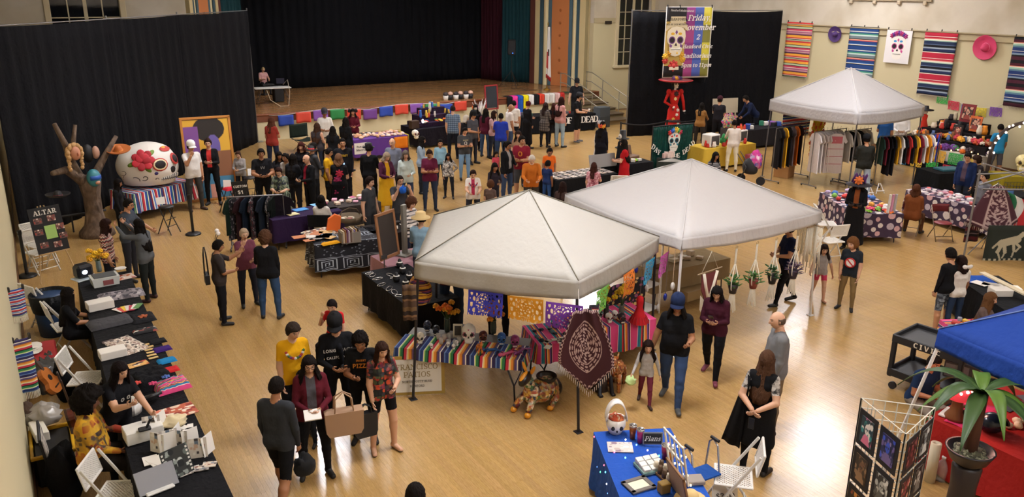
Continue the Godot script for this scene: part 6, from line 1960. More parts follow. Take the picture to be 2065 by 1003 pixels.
	flowers(V(5.94,.757,-10.33),"marigolds in a tall vase beside the magenta skull","e08a1c","d9641c",.38,.15,13,"4a5244")
	var sg:=thing("shop_sign","white shop sign with a gold border leaning near the tent leg","sign",V(4.63,.000,-10.39),-.42)
	part(sg,"border",bx(S(),V(0,.32,0),V(.84,.62,.02),pit(-.12)),mat("a5873c",.5))
	var pnl:=part(sg,"panel",bx(S(),V(0,.32,.008),V(.74,.52,.02),pit(-.12)),mat("dcd8cc",.7))
	var gold:=mat("8f7d4c",.6); var q:=pit(-.12)
	sign_text(pnl,"lettering","FRANCISCO",.115,gold,X(q,V(0,.46,.005)),true)
	sign_text(pnl,"lettering","PATIOS",.115,gold,X(q,V(0,.34,.020)),true)
	sign_text(pnl,"lettering","NORTH DOUTY BLVD",.045,mat("3a3830",.7),X(q,V(0,.23,.034)),true)
	sign_text(pnl,"lettering","HANFORD",.045,mat("3a3830",.7),X(q,V(0,.16,.042)),true)
	folding_table(V(6.85,0,-9.85),-.25,.9,.75,"small folding table behind the hanging calendar blanket",mat("6b675f",.5))
	solo("serape_cloth","pink serape on the table behind the calendar blanket","blanket",cloth_st(.92,.78,.75,.3,.03,8),stripe_uv(4,1.2),V(6.85,0,-9.85),-.25)
	folding_table(V(7.85,0,-9.98),-.12,1.5,.76,"folding table under the pink and orange striped serape",mat("6b675f",.5))
	solo("serape_cloth","pink and orange striped serape hanging off the right table","blanket",cloth_st(1.52,.78,.75,.45,.03,9),stripe_uv(4,.9),V(7.85,0,-9.98),-.12)
	var sk:=[[V(7.70,.757,-9.94),.2,"17141a","black skull with white flowers on the pink serape"],[V(7.79,.757,-9.76),.16,"c8c0b4","grey white skull beside the black one on pink serape"],[V(7.95,.757,-9.63),.18,"2c2630","dark bead-covered skull at the middle of the pink serape"],[V(7.98,.757,-9.85),.14,"e0dcd4","small white skull at the back of the pink serape"]]
	for s in sk: skull(s[0],-.3,s[1],s[3],s[2],"100c10","b5342c" if s[2]!="17141a" else "d8d4cc")
	flowers(V(7.88,.757,-9.96),"yellow flowers in a vase on the pink serape table","e6c21c","d9a81c",.4,.12,8,"3c3a34")
	flowers(V(8.10,.757,-9.83),"yellow flowers in the taller vase near the red tassels","e6c21c","e0b01c",.5,.1,8,"6a6a60")
	var rt:=thing("tassel_dress","red tasselled doll dress standing on the striped serape","doll dress",V(8.22,.757,-9.52),-.2)
	part(rt,"skirt",lathe(S(),[U(.15,0),U(.10,.12),U(.05,.26),U(.06,.36),U(.05,.44),U(0,.47)],X(),18),cloth("b51f24"))
	for i in 16:
		var an:=TAU*i/16
		part(rt,"tassel",rod(S(),V(sin(an)*.11,.12,cos(an)*.11),V(sin(an)*.17,.0,cos(an)*.17),.01,.006,4),mat("a51c20",.9))
	goods(10,V(6.72,.757,-9.87),U(.3,.22),.0,["1c2c3c","2f4a5c","17202a","4a6a7a"],"bead_bracelet","dark beaded bracelet on the corner of the pink serape","beaded bracelets",.1,.03,1)
	goods(7,V(6.58,.757,-9.56),U(.2,.12),.0,["e0dad0","d0c8bc"],"lace_coaster","white lace coaster on the corner of the pink serape","lace coasters",.12,.01,3)
	var bl:=thing("calendar_blanket","maroon blanket with a pale calendar wheel hung on the tent corner","blanket",V(6.14,1.84,-8.22),-.42)
	part(bl,"weave",sheet(S(),22,22,func(u: float,v: float)->Vector3:
		var w:=.34+.44*sin(minf(v*1.25,1.0)*PI*.5)
		var tipx:=.05
		var low:=v*(1.22-.42*absf(u*2.0-1.12)*v)
		return V((u-.5)*w+tipx*v,-low,.03*sin(u*7.0+1.0)+.03*cos(u*17.0)*(1.0-v)),.008),picture(aztec(),.95))
	var fg:=S()
	for i in 30:
		var u:=i/29.0
		var low:=1.22-.42*absf(u*2.0-1.12)
		rod(fg,V((u-.5)*.78+.05,-low,.03),V((u-.5)*.80+.05,-low-.07,.035),.006,.003,4)
	part(bl,"fringe",fg,mat("c9b9ac",.9))
	solo("hanging_serape","grey and rust serape folded behind the calendar blanket","blanket",sheet(S(),8,10,func(u: float,v: float)->Vector3: return V((u-.5)*.34,-.75*v,.05*sin(u*12.0)),.008),M.serape3,V(6.55,1.72,-8.55),.3)
	donkey(V(6.04,.000,-9.16),-.72)
	animal("ceramic_horse","orange painted ceramic horse standing by the striped table",V(7.37,.000,-8.99),-.9,.62,"b5702c",["2a1c16","e0c88c","8a2f1c","d9d0b8"])
	var sf:=thing("skeleton_figure","seated skeleton mariachi figure in black beside the ceramic horse","figurine",V(7.16,.000,-9.11),-.3)
	part(sf,"legs",tube(tube(S(),[V(-.06,.3,0),V(-.08,.28,.18),V(-.08,.02,.2),V(-.08,.02,.28)],.035),[V(.06,.3,0),V(.1,.28,.16),V(.12,.02,.2),V(.12,.02,.28)],.035),mat("17141a",.5))
	part(sf,"torso",lump(V(.1,.14,.08),3,.1),mat("1c1a1e",.5)).position.y=.3
	part(sf,"arms",tube(tube(S(),[V(-.1,.48,0),V(-.18,.38,.05),V(-.06,.34,.14)],.025),[V(.1,.48,0),V(.18,.38,.05),V(.06,.34,.14)],.025),mat("1c1a1e",.5))
	part(sf,"skull",ball(S(),V(0,.6,.02),V(.065,.08,.07)),mat("e0d8c8",.4))
	for i in 4: part(sf,"rib",bx(S(),V(0,.36+.045*i,.085),V(.12-.01*i,.015,.02),Basis(),.004),mat("d8d0c0",.5))
	part(sf,"sash",ball(S(),V(0,.5,.08),V(.05,.04,.03),Basis(),8,6),mat("b5342c",.6))
	part(sf,"hat",lathe(S(),[U(0,.66),U(.11,.65),U(.12,.68),U(.06,.68),U(.05,.76),U(0,.77)]),mat("8a3a20",.6))
	part(sf,"base",lathe(S(),[U(0,0),U(.14,0),U(.13,.3),U(0,.3)]),mat("3a2a22",.6))
	blue_table()
	macrame()
func animal(called: String,label: String,at: Vector3,turn: float,k: float,hex: String,spots: Array)->void:
	var t:=thing(called,label,"figurine",at,turn)
	var m:=tri_mat(art(hash(label)%77,hex,spots,46),3.0/k,.35)
	part(t,"trunk",ball(S(),V(0,.52,-.1)*k,V(.17,.18,.36)*k),m)
	for sx in [-1,1]:
		for sz in [-1,1]: part(t,"leg",tube(S(),[V(sx*.1,.5,-.1+sz*.25)*k,V(sx*.12,.28,-.1+sz*.30)*k,V(sx*.12,.0,-.1+sz*.27)*k],.075*k,7,.045*k),m)
	part(t,"neck",tube(S(),[V(0,.55,.15)*k,V(0,.75,.26)*k,V(0,.9,.3)*k],.13*k,8,.09*k),m)
	part(t,"head",ball(S(),V(0,.92,.4)*k,V(.1,.1,.19)*k,pit(.4)),m)
	for s in [-1,1]: part(t,"ear",rod(S(),V(s*.06,.98,.3)*k,V(s*.1,1.14,.27)*k,.045*k,.01*k),m)
	part(t,"tail",tube(S(),[V(0,.58,-.44)*k,V(0,.5,-.54)*k,V(0,.3,-.55)*k],.035*k),m)
func lizard(at: Vector3,turn: float,hex: String,label: String)->void:
	var t:=thing("lizard_figure",label,"figurine",at,turn)
	part(t,"trunk",tube(S(),[V(-.13,.02,0),V(-.06,.035,.01),V(.02,.04,0),V(.09,.03,.02),V(.17,.012,.06)],.03,8,.008),mat(hex,.3))
	part(t,"head",ball(S(),V(-.16,.035,0),V(.04,.028,.03)),mat(hex,.3))
	for sx in [-.08,.05]:
		for s in [-1,1]: part(t,"leg",tube(S(),[V(sx,.03,s*.02),V(sx-.01,.04,s*.07),V(sx-.03,.006,s*.1)],.012,5,.008),mat(hex,.3))
func donkey(at: Vector3,turn: float)->void:
	var t:=thing("donkey_planter","painted ceramic donkey planter lying on the floor before the tent","planter",at,turn-.55)
	var m:=tri_mat(art(55,"c9a878",["b5502c","2f4a6a","e8dcc0","3c6a3c","8a2f1c","d9b04c","17141a"],90),3.2,.3)
	var dark:=mat("1a1210",.3); var gold:=mat("d98f1c",.3)
	part(t,"barrel",ball(S(),V(.02,.24,-.1),V(.2,.19,.30)),m)
	part(t,"planter_rim",lathe(S(),[U(.14,.36),U(.16,.42),U(.15,.43),U(.12,.40),U(.1,.34),U(0,.34)],X(Basis(),V(.02,.02,-.16)),18),dark)
	part(t,"chest",ball(S(),V(0,.26,.14),V(.15,.17,.15)),m)
	part(t,"neck",tube(S(),[V(0,.3,.16),V(-.01,.44,.22),V(-.01,.52,.23)],.10,9,.08),m)
	part(t,"head",ball(S(),V(-.01,.55,.30),V(.075,.08,.14),pit(.55)),dark)
	part(t,"blaze",ball(S(),V(-.01,.60,.33),V(.04,.03,.10),pit(.55)),gold)
	for s in [-1,1]:
		part(t,"ear",ball(S(),V(s*.08-.01,.68,.22),V(.03,.09,.02),rol(-s*.5),8,6),gold)
		part(t,"front_leg",tube(S(),[V(s*.08,.24,.2),V(s*.11,.16,.3),V(s*.13,.07,.38)],.06,8,.045),m)
		part(t,"front_hoof",ball(S(),V(s*.135,.045,.40),V(.05,.045,.055)),gold)
		part(t,"rear_leg",tube(S(),[V(s*.14,.2,-.22),V(s*.22,.14,-.14),V(s*.23,.05,-.02)],.07,8,.045),m)
		part(t,"rear_hoof",ball(S(),V(s*.235,.04,.0),V(.05,.04,.055)),gold)
	part(t,"rump",ball(S(),V(.02,.2,-.3),V(.17,.17,.14)),dark)
func blue_table()->void:
	var T:=V(5.54,0,-6.0); var tn:=-.43
	clothed_table(T,tn,.95,1.95,"royal blue cloth on the gift table with string lights",cloth("2450a8",.85,.5),.66,"tablecloth",.03)
	var b:=thing("skull_basket","white plastic skull basket with a hoop handle on blue cloth","basket",V(5.73,.757,-6.95),-.5)
	part(b,"bucket",lathe(S(),[U(0,0),U(.075,0),U(.12,.1),U(.125,.2),U(.1,.2),U(.1,.1),U(0,.03)],X(),18),mat("e2ddd6",.4))
	part(b,"handle",sheet(S(),14,2,func(u: float,v: float)->Vector3: return V(cos(u*PI)*.122,.18+sin(u*PI)*.24,(v-.5)*.12),.012),mat("e2ddd6",.4))
	for s in [-1,1]: part(b,"eye_hole",ball(S(),V(s*.05,.11,.112),V(.025,.03,.012),Basis(),8,6),mat("1a1a20",.5))
	part(b,"nose_hole",ball(S(),V(0,.07,.115),V(.012,.016,.01),Basis(),6,5),mat("1a1a20",.5))
	part(b,"sweets",lump(V(.09,.06,.09),6,.6),tri_mat(art(14,"b5482c",["d9c0a0","8a2c20","e08a4c"],30),6.0)).position.y=.14
	var cup:=[[V(5.82,.757,-6.73),"8a4a24","copper orange tumbler at the back of the blue table"],[V(5.84,.757,-6.61),"a82f6a","magenta tumbler beside the copper one"],[V(5.86,.757,-6.19),"a02f58","magenta tumbler next to the light-up frame"],[V(5.85,.757,-6.08),"b5701c","amber tumbler next to the light-up frame"]]
	for c in cup:
		var t:=thing("tumbler",c[2],"tumbler",c[0])
		part(t,"cup",lathe(S(),[U(0,0),U(.032,0),U(.046,.17),U(0,.17)],X(),18),mat(c[1],.3,.3))
		part(t,"rim",lathe(S(),[U(.047,.165),U(.048,.185),U(.043,.185),U(.042,.165)],X(),18),mat("b9b4ae",.25,.8))
		part(t,"lid",lathe(S(),[U(0,.18),U(.043,.18),U(.043,.184),U(0,.186)],X(),18),pane("6a6660",.6))
	var cs:=thing("chalk_sign","small grey framed chalkboard with script on the blue table","sign",V(5.93,.757,-6.49),-.55)
	part(cs,"frame",bx(S(),V(0,.09,0),V(.24,.15,.015),pit(-.25),.004),mat("6f7278",.6))
	var slt:=part(cs,"slate",bx(S(),V(0,.09,.009),V(.21,.12,.006),pit(-.25)),mat("1a1b1e",.8))
	sign_text(slt,"lettering","Plans",.075,mat("d8d6d0",.8),X(pit(-.25)*Basis(V(1,0,0),V(.3,1,0),V(0,0,1)),V(0,.09,.014)),true,false,.002)
	book(V(5.56,.758,-6.64),tn-.15,.3,.22,picture(art(15,"cfc4bc",["e4dcd6","b5a49c","8a7484","dcd2cc"],20)),"glossy photo magazine lying on the blue table","magazine")
	var tr:=thing("box_tray","mint tray holding small white gift boxes","tray",V(5.58,.757,-6.12),tn+.25)
	part(tr,"tray",bx(S(),V(0,.02,0),V(.30,.04,.26),Basis(),.006),mat("7fa39c",.6))
	for r in 3:
		for c in 3: part(tr,"gift_box",bx(S(),V(-.095+.095*c,.05+.012*(2-r),-.08+.08*r),V(.085,.05,.07),pit(.2),.004),mat("dcdad4",.6))
	var pf:=thing("framed_card","grey wood frame with a cream card lying on the blue cloth","frame",V(5.25,.757,-5.92),tn+.35)
	for s in [-1,1]:
		part(pf,"frame_side",bx(S(),V(s*.13,.012,0),V(.05,.02,.24),Basis(),.004),mat("6a625a",.7))
		part(pf,"frame_bar",bx(S(),V(0,.012,s*.1),V(.31,.02,.05),Basis(),.004),mat("6a625a",.7))
	part(pf,"card",bx(S(),V(0,.006,0),V(.22,.01,.16)),mat("d8d4bc",.8))
	var rk:=thing("spool_rack","wooden rack of cork-topped jars on the blue table","rack",V(5.61,.757,-5.90),tn+.3)
	part(rk,"shelf_board",bx(S(),V(0,.015,0),V(.14,.03,.36),Basis(),.004),mat("7a5a34",.6))
	for i in 8: part(rk,"jar",lathe(S(),[U(0,.03),U(.032,.03),U(.032,.09),U(.026,.1),U(.026,.125),U(0,.125)],X(Basis(),V(-.035+.07*(i%2),0,-.13+.085*(i/2))),10),mat("5a4430" if i%3 else "cfc4ac",.5))
	small_box(V(5.41,.757,-5.69),tn+.3,V(.12,.12,.1),"8a6a24","small golden wooden crate at the front of the blue table","wood_box")
	var lf:=thing("lighted_lattice","white wooden frame wound with warm fairy lights","frame",V(5.76,.757,-5.84),tn+1.75)
	var lb:=pit(-.2)
	for s in [-1,1]: part(lf,"frame_side",bx(S(),lb*V(s*.22,.26,0),V(.03,.52,.02),lb,.004),mat("d9d4ca",.6))
	for y in [.02,.26,.5]: part(lf,"frame_bar",bx(S(),lb*V(0,y,0),V(.46,.03,.02),lb,.004),mat("d9d4ca",.6))
	for i in 3: part(lf,"slat",bx(S(),lb*V(-.11+.11*i,.26,0),V(.018,.5,.012),lb),mat("c9c2b6",.6))
	for i in 16: part(lf,"fairy_light",ball(S(),lb*V(-.24+.48*fposmod(i*.37,1.0),.02+.032*i,.025),V(.011,.014,.011),Basis(),6,5),glow("ffe9b0",5.0))
	var wf:=thing("wooden_picture","brown wooden picture frame leaning at the end of blue table","frame",V(5.51,.757,-5.53),tn+1.7)
	for s in [-1,1]:
		part(wf,"frame_side",bx(S(),pit(-.25)*V(s*.2,.18,0),V(.04,.4,.025),pit(-.25),.004),mat("8a6238",.6))
		part(wf,"frame_bar",bx(S(),pit(-.25)*V(0,.18+s*.18,0),V(.44,.04,.025),pit(-.25),.004),mat("8a6238",.6))
	part(wf,"back_panel",bx(S(),pit(-.25)*V(0,.18,-.01),V(.38,.34,.008),pit(-.25)),mat("a88a64",.7))
	small_box(V(5.83,.757,-5.66),tn,V(.2,.05,.16),"8a8078","grey wooden box by the silver walker handle","wood_box")
	var cols:=["ff5a70","5ae0ff","ffffff","5a8cff","ffb0ff","5affb0","ffd07a"]
	for i in 22:
		var u:=i/21.0
		var p:=V(-.49,.72-.28*absf(sin(u*9.0)),-.92+1.7*u) if i<14 else V(-.35+.1*(i-14),.78,-.72+.13*(i%4))
		solo("fairy_light","tiny coloured fairy light strung over the blue cloth","light",ball(S(),Vector3.ZERO,V(.010,.012,.010),Basis(),6,5),glow(cols[i%7],6.0),T+yaw(tn)*p,0,"fairy lights on the blue table")
	var wk:=thing("folding_walker","silver folding walker with black grips and blue seat","walker",V(6.31,.300,-6.02)*V(1,0,1),tn+.4)
	for s in [-1,1]:
		part(wk,"side_tube",tube(S(),[V(s*.2,0,.18),V(s*.2,.82,.02),V(s*.2,.88,-.06),V(s*.2,.82,-.12),V(s*.2,0,-.2)],.013),mat("b9bcc0",.25,.8))
		part(wk,"grip",rod(S(),V(s*.2,.89,-.1),V(s*.2,.89,.03),.02),mat("141416",.6))
	part(wk,"seat_sling",bx(S(),V(0,.5,0),V(.38,.02,.25)),cloth("1f4a8f"))
	white_chair(V(6.66,.400,-5.85)*V(1,0,1),-2.35,"white folding chair beside the woman in the black dress")
	var ps:=thing("price_sign","small pale price sign at the foot of the front chair","sign",V(6.51,.250,-5.81),-.5)
	part(ps,"card",bx(S(),V(0,.0,0),V(.3,.24,.01),pit(-.3)),mat("cfc6b4",.7))
	sign_text(ps,"lettering","$3.00",.09,mat("4a4440",.8),X(pit(-.3),V(0,.0,.008)),true,true)
	solo("straw_hat","pale straw hat lying at the end of the blue table","hat",lathe(S(),[U(0,.1),U(.06,.1),U(.085,.06),U(.09,.02),U(.18,.0),U(.17,.012),U(.09,.03)],X(),18),mat("cfb27a",.9),V(5.56,.760,-5.43))
func macrame()->void:
	var cord:=mat("d9d0bc",.95)
	var y0:=1.86
	var wh:=thing("macrame_hanging","maroon and cream macrame wall hanging on a stick","macrame",V(9.62,1.42,-9.42),.1)
	part(wh,"stick",rod(S(),V(-.3,0,0),V(.32,.02,0),.012),mat("9a8468",.8))
	part(wh,"cord",tube(S(),[V(-.2,0,0),V(.02,.36,0),V(.22,.01,0)],.006,4),cord)
	part(wh,"woven_panel",prism(S(),poly([-.2,-.02,.22,-.02,.2,-.3,.01,-.66,-.18,-.3]),.015),mat("6a2f30",.95))
	for s in [-1,1]: part(wh,"cream_braid",tube(S(),[V(s*.17+.01,-.01,.02),V(s*.1+.01,-.25,.02),V(.01,-.52,.02)],.03,6),cord)
	var fr:=S()
	for i in 18:
		var x:=-.18+.022*i
		rod(fr,V(x,-.4-.2*(1.0-absf(x-.01)/.19),.005),V(x,-.66-.28*(1.0-absf(x-.01)/.19),.01),.008,.005,4)
	part(wh,"fringe",fr,cord)
	var hp:=[[10.22,.0,"3c6a2c","2a2426","macrame hanger with a leafy green plant, nearest the wall hanging"],[10.72,.0,"3f7030","7a3428","macrame hanger with a terracotta pot and green plant"],[11.2,.0,"33582c","17171a","macrame hanger with a small dark pot"],[11.75,.0,"5a4458","2a2030","macrame hanger with a purple spiky plant"]]
	var rng:=RandomNumberGenerator.new()
	rng.seed=12
	for q in hp:
		var t:=thing("plant_hanger",q[4],"plant hanger",V(q[0],y0-.1,-9.42),.0)
		part(t,"ring",lathe(S(),[U(.025,-.006),U(.03,0),U(.025,.006),U(.02,0),U(.025,-.006)],X(pit(PI/2),Vector3.ZERO),12),mat("b59a6c",.6))
		part(t,"braid",rod(S(),V(0,-.03,0),V(0,-.3,0),.018),cord)
		for k in 4:
			var a:=TAU*k/4+.4
			part(t,"cord",tube(S(),[V(0,-.28,0),V(sin(a)*.1,-.62,cos(a)*.1),V(sin(a)*.09,-.74,cos(a)*.09),V(0,-.86,0)],.009,5),cord)
		part(t,"pot",lathe(S(),[U(0,-.84),U(.06,-.84),U(.09,-.68),U(.08,-.67),U(0,-.69)],X(),12),mat(q[3],.6))
		for i in 34:
			var a:=rng.randf()*TAU; var r:=rng.randf_range(.03,.15); var h:=-.66+rng.randf_range(-.06,.13)
			var d:=V(sin(a)*r,h,cos(a)*r)
			part(t,"leaf",ball(S(),d,V(.03,.055,.010),Basis(Vector3.UP,a)*pit(1.0+rng.randf_range(-.4,.6)),5,4),mat(q[2],.6))
		var f:=S()
		for i in 16:
			var a:=TAU*i/16
			rod(f,V(sin(a)*.035,-.84,cos(a)*.035),V(sin(a)*.075,-1.12-.06*rng.randf(),cos(a)*.075),.008,.005,4)
		part(t,"tassel",f,cord)
	for q in [[12.28,-9.6,1.5708,26,.95,"cream macrame curtain of cords at the tent corner"],[12.1,-9.44,.0,8,.8,"short cream cord fringe beside the tent leg"]]:
		var t:=thing("cord_curtain",q[5],"macrame",V(q[0],y0-.02,q[1]),q[2])
		part(t,"stick",rod(S(),V(-q[3]*.012,0,0),V(q[3]*.012,0,0),.012),mat("9a8468",.8))
		for i in q[3]: part(t,"cord",tube(S(),[V((i-q[3]*.5)*.022,0,0),V((i-q[3]*.5)*.022,-q[4]*.5,.01*sin(i)),V((i-q[3]*.5)*.024,-q[4]*(.8+.2*sin(i*1.7)),0)],.008,4),cord)
	for i in 14:
		var t:=thing("hanging_charm","cord of charms hanging between the two canopies","charm",V(8.98-.0*i,y0,-9.6-.16*i),.3*i,"charm cords between canopies")
		part(t,"cord",rod(S(),Vector3.ZERO,V(0,-.6-.25*(i%3),0),.008,.006,4),mat(["b59a7c","6a5a4c","cfc4ac","8a2f2c"][i%4],.9))
		part(t,"charm",ball(S(),V(0,-.64-.25*(i%3),0),V(.045,.07,.03),Basis(),8,6),mat(["c9c4bc","1f2f8a","b5b0a8","8a6a4c","d9d4cc"][i%5],.3,.4 if i%2 else .0))
	for q in [[V(9.49,.300,-10.85),.0]]:
		solo("skull_cloth","black cloth with small orange skulls hanging under the tents","cloth",sheet(S(),10,8,func(u: float,v: float)->Vector3: return V((u-.5)*1.2,1.0-.95*v,.03*sin(u*14.0)),.008),uv_mat(dots(5,"17131a",["b5562c","c9a060","8a4a6a"],60,3,6),1.0),V(8.75,0,-10.6),.2)
	clothed_table(V(11.0,0,-11.6),.0,2.0,.75,"tan cloth on the vendor table under the white canopy",cloth("8f7a58"),.4)
	small_box(V(11.0,.12,-11.2),.1,V(.7,.2,.4),"9a8258","tan carton lying below the vendor table","carton_box")
	goods(8,V(11.0,.755,-11.6),U(.8,.25),0,["d9cfb8","8a6a4c","c9b59a","5a3a30"],"macrame_craft","cream cord craft lying on the vendor table","cord crafts on vendor table",.18,.08)
	var sh:=thing("wire_stand","white wire display stand between the two canopies","stand",V(9.75,0,-11.2),.2)
	for sx in [-1,1]:
		for sz in [-1,1]: part(sh,"upright",rod(S(),V(sx*.25,0,sz*.2),V(sx*.25,1.5,sz*.2),.014),mat("dcd9d2",.5))
	for y in [.12,.6,1.05,1.5]: part(sh,"wire_shelf",bx(S(),V(0,y,0),V(.52,.02,.42),Basis(),.004),mat("d4d0c8",.5))
#- right side
func right_side()->void:
	print_tower()
	palm()
	clothed_table(V(10.35,0,-4.55),.0,1.75,1.4,"red cloth on the table under the blue canopy",cloth("a3241f"),.7)
	solo("pink_runner","bright pink runner laid over the red cloth","cloth",sheet(S(),8,8,func(u: float,v: float)->Vector3: return V((u-.5)*.9,.757+.01*sin(u*20.0+v*7.0),(v-.5)*.4),.006),cloth("c8305a"),V(10.0,0,-4.95),.2)
	var ml:=thing("mushroom_lamp","glowing red mushroom lamp on a brown clay stem","lamp",V(9.70,.757,-5.02),.2)
	part(ml,"stem",lathe(S(),[U(0,0),U(.12,0),U(.13,.04),U(.08,.12),U(.06,.26),U(.07,.32),U(0,.32)],X(),16),mat("7a4a28",.4))
	part(ml,"cap",lathe(S(),[U(.02,.28),U(.15,.30),U(.165,.34),U(.14,.41),U(.08,.46),U(0,.475)],X(),20),glow("c8343c",.8))
	for i in 12: part(ml,"cap_light",ball(S(),V(sin(i*1.9)*.13,.35+.03*(i%4),cos(i*1.9)*.13),V(.02,.02,.02),Basis(),6,5),glow("ffe2d0",6.0))
	part(ml,"round_door",ball(S(),V(.02,.12,.09),V(.035,.04,.02),Basis(),8,6),mat("2a1810",.5))
	for i in 3: part(ml,"side_shelf",ball(S(),V(.07,.1+.07*i,.05),V(.05,.015,.04),Basis(),8,5),mat("9a6a38",.5))
	var o:=OmniLight3D.new()
	o.name="mushroom_light"; o.light_color=Color("ffb09a"); o.light_energy=.5; o.light_size=.1; o.position=V(0,.62,0); o.omni_range=40.0; o.shadow_enabled=true
	ml.add_child(o)
	var orb:=thing("clay_pot","round dark blue clay pot lying with its mouth sideways","pot",V(9.78,.757,-4.61),-.4)
	part(orb,"pot_wall",ball(S(),V(0,.12,0),V(.16,.13,.14)),mat("16202e",.2))
	part(orb,"mouth",lathe(S(),[U(.05,0),U(.06,.02),U(.045,.025),U(0,.01)],X(Basis(Vector3.BACK,-1.3),V(.14,.14,.05)),14),mat("3a2c24",.5))
	for i in 4: solo("seashell","cream ribbed shell beside the round pot","shell",lump(V(.06,.045,.05),30+i,.3,12,8),mat("d9c8a4",.5),V(10.07,.757,-4.55)+V(.1*i,0,.07*(i%2)),i*.8,"shells on red table")
	for i in 5: book(V(10.55+.13*i,.757,-4.85+.12*(i%2)),.3*i,.16,.2,mat(["2c2a30","3a3436","d0c4c0","8a3a44","4a4248"][i],.6),"small print on the red table behind the palm","art_card","prints on red table")
	small_box(V(9.75,.757,-5.1),.2,V(.3,.03,.22),"d9d4cc","flat white tray at the corner of the red table","tray")
	solo("paper_roll","tall cream paper roll standing beside the print tower","roll",lathe(S(),[U(0,0),U(.065,0),U(.065,.55),U(.03,.55),U(.03,.5),U(0,.5)],X(),18),mat("d0c6ac",.7),V(9.29,.000,-4.97))
	var wb:=thing("water_jug","clear plastic water jug on the floor by the red cloth","bottle",V(9.44,.000,-4.92))
	part(wb,"jug",lathe(S(),[U(0,0),U(.075,0),U(.08,.18),U(.06,.24),U(.025,.29),U(.025,.31),U(0,.31)],X(),16),pane("cfd4d4",.35))
	part(wb,"cap",lathe(S(),[U(0,.31),U(.028,.31),U(.028,.335),U(0,.335)],X(),12),mat("d8d6d0",.5))
	var ct:=thing("utility_cart","black plastic utility cart lettered on its side","cart",V(11.5,0,-6.4),.12)
	var pl:=mat("16171a",.55)
	for y in [.84,.28]:
		part(ct,"tray",bx(S(),V(0,y,0),V(.72,.03,1.05),Basis(),.01),mat("3a3b3e",.6))
		for s in [-1,1]:
			part(ct,"tray_rim",bx(S(),V(s*.36,y+.02,0),V(.035,.13,1.08),Basis(),.012),pl)
			part(ct,"tray_rim",bx(S(),V(0,y+.02,s*.525),V(.72,.13,.035),Basis(),.012),pl)
	for sx in [-1,1]:
		for sz in [-1,1]:
			part(ct,"upright",bx(S(),V(sx*.34,.52,sz*.5),V(.07,.6,.07),Basis(),.012),pl)
			part(ct,"caster",rod(S(),V(sx*.3-.02,.06,sz*.45),V(sx*.3+.02,.06,sz*.45),.06,-1,14),mat("1f1f22",.6))
	var side:=Basis(Vector3.UP,-PI/2)
	sign_text(ct,"lettering","C I V I C",.11,mat("cfc8b0",.7),X(side,V(-.382,.86,.0)),false,true)
	var mw:=thing("microwave","grey microwave oven on the lower cart shelf","microwave",V(11.75,.36,-6.1),-1.2)
	part(mw,"body",bx(S(),V(0,.14,0),V(.48,.27,.34),Basis(),.012),mat("55565a",.4))
	part(mw,"door",bx(S(),V(-.06,.14,.175),V(.32,.2,.012)),mat("8f9196",.3))
	clothed_table(V(14.75,0,-7.1),-.56,.85,2.3,"black cloth on the table with the long pale board",cloth("101114"),.68)
	solo("blue_cloth","royal blue cloth folded over the end of the black table","cloth",sheet(S(),6,6,func(u: float,v: float)->Vector3: return V((u-.5)*.6,.76+.008*sin(u*15.0),(v-.5)*.45),.006),cloth("1f4fa8"),V(15.1,0,-7.95),-.56)
	solo("long_board","long pale plank lying across the black table","plank",bx(S(),V(0,.08,0),V(.12,.03,1.6),Basis(),.004),mat("cdbfa0",.7),V(14.95,.79,-7.2),-.42)
	small_box(V(14.7,.757,-7.25),-.5,V(.34,.12,.24),"cfcac0","white open carton under the long plank","carton_box")
	for i in 4: book(V(14.95+.1*i,.765,-7.75+.14*i),.3*i,.22,.28,M.paper,"white leaflet at the end of the black table","leaflet","leaflets on black table")
	small_box(V(15.0,.1,-6.5),-.5,V(.5,.3,.35),"1f3f8f","blue plastic bin beside the black table","plastic_bin")
	clothed_table(V(12.7,0,-6.4),-.5,.7,1.2,"striped cloth on the small table beside the blue canopy",M.serape4,.4)
	goods(26,V(12.7,.755,-6.4),U(.3,.55),-.5,["e0d8d0","b5342c","d9b03c","8a8a94","2f6ab0","e6c8b0"],"trinket","small trinket heaped on the table beside the blue canopy","trinkets by blue canopy",.1,.05)
	clothed_table(V(20.1,0,-8.3),-.5,1.2,.8,"patterned cloth on the far table behind the horse blanket",cloth("6f6462"),.4)
	goods(14,V(20.1,.755,-8.3),U(.45,.28),-.5,["e0dad4","8a8084","3a3036","c8bcb4"],"folded_textile","folded textile on the table behind the horse blanket","folded textiles",.26,.03)
	var him:=Image.create(96,96,false,Image.FORMAT_RGB8)
	him.fill(Color("20261f"))
	for y in 96:
		for x in 96:
			var p:=U(x,y)/96.0
			var on:=false
			for q in [[.32,.45,.6,.36,.1],[.6,.36,.72,.2,.055],[.72,.2,.84,.27,.035],[.32,.48,.26,.66,.045],[.26,.66,.32,.82,.022],[.38,.5,.42,.68,.04],[.42,.68,.38,.82,.02],[.58,.42,.7,.54,.03],[.7,.54,.64,.66,.02],[.56,.44,.6,.64,.03],[.6,.64,.58,.8,.02],[.27,.4,.15,.56,.025],[.88,.48,.9,.54,.04]]:
				if Geometry2D.get_closest_point_to_segment(p,U(q[0],q[1]),U(q[2],q[3])).distance_to(p)<q[4]: on=true
			if p.y>.84 and p.y<.9 and int(x/5)%2==0: on=true
			if on: him.set_pixel(x,y,Color("a89f86"))
	var hb:=thing("horse_blanket","dark green blanket with a pale rearing horse hung on a table","blanket",V(19.22,.850,-9.47),-.55)
	part(hb,"weave",sheet(S(),8,8,func(u: float,v: float)->Vector3: return V((u-.5)*1.15,-.95*v,.03*sin(u*8.0)*v),.01),picture(him,.95))
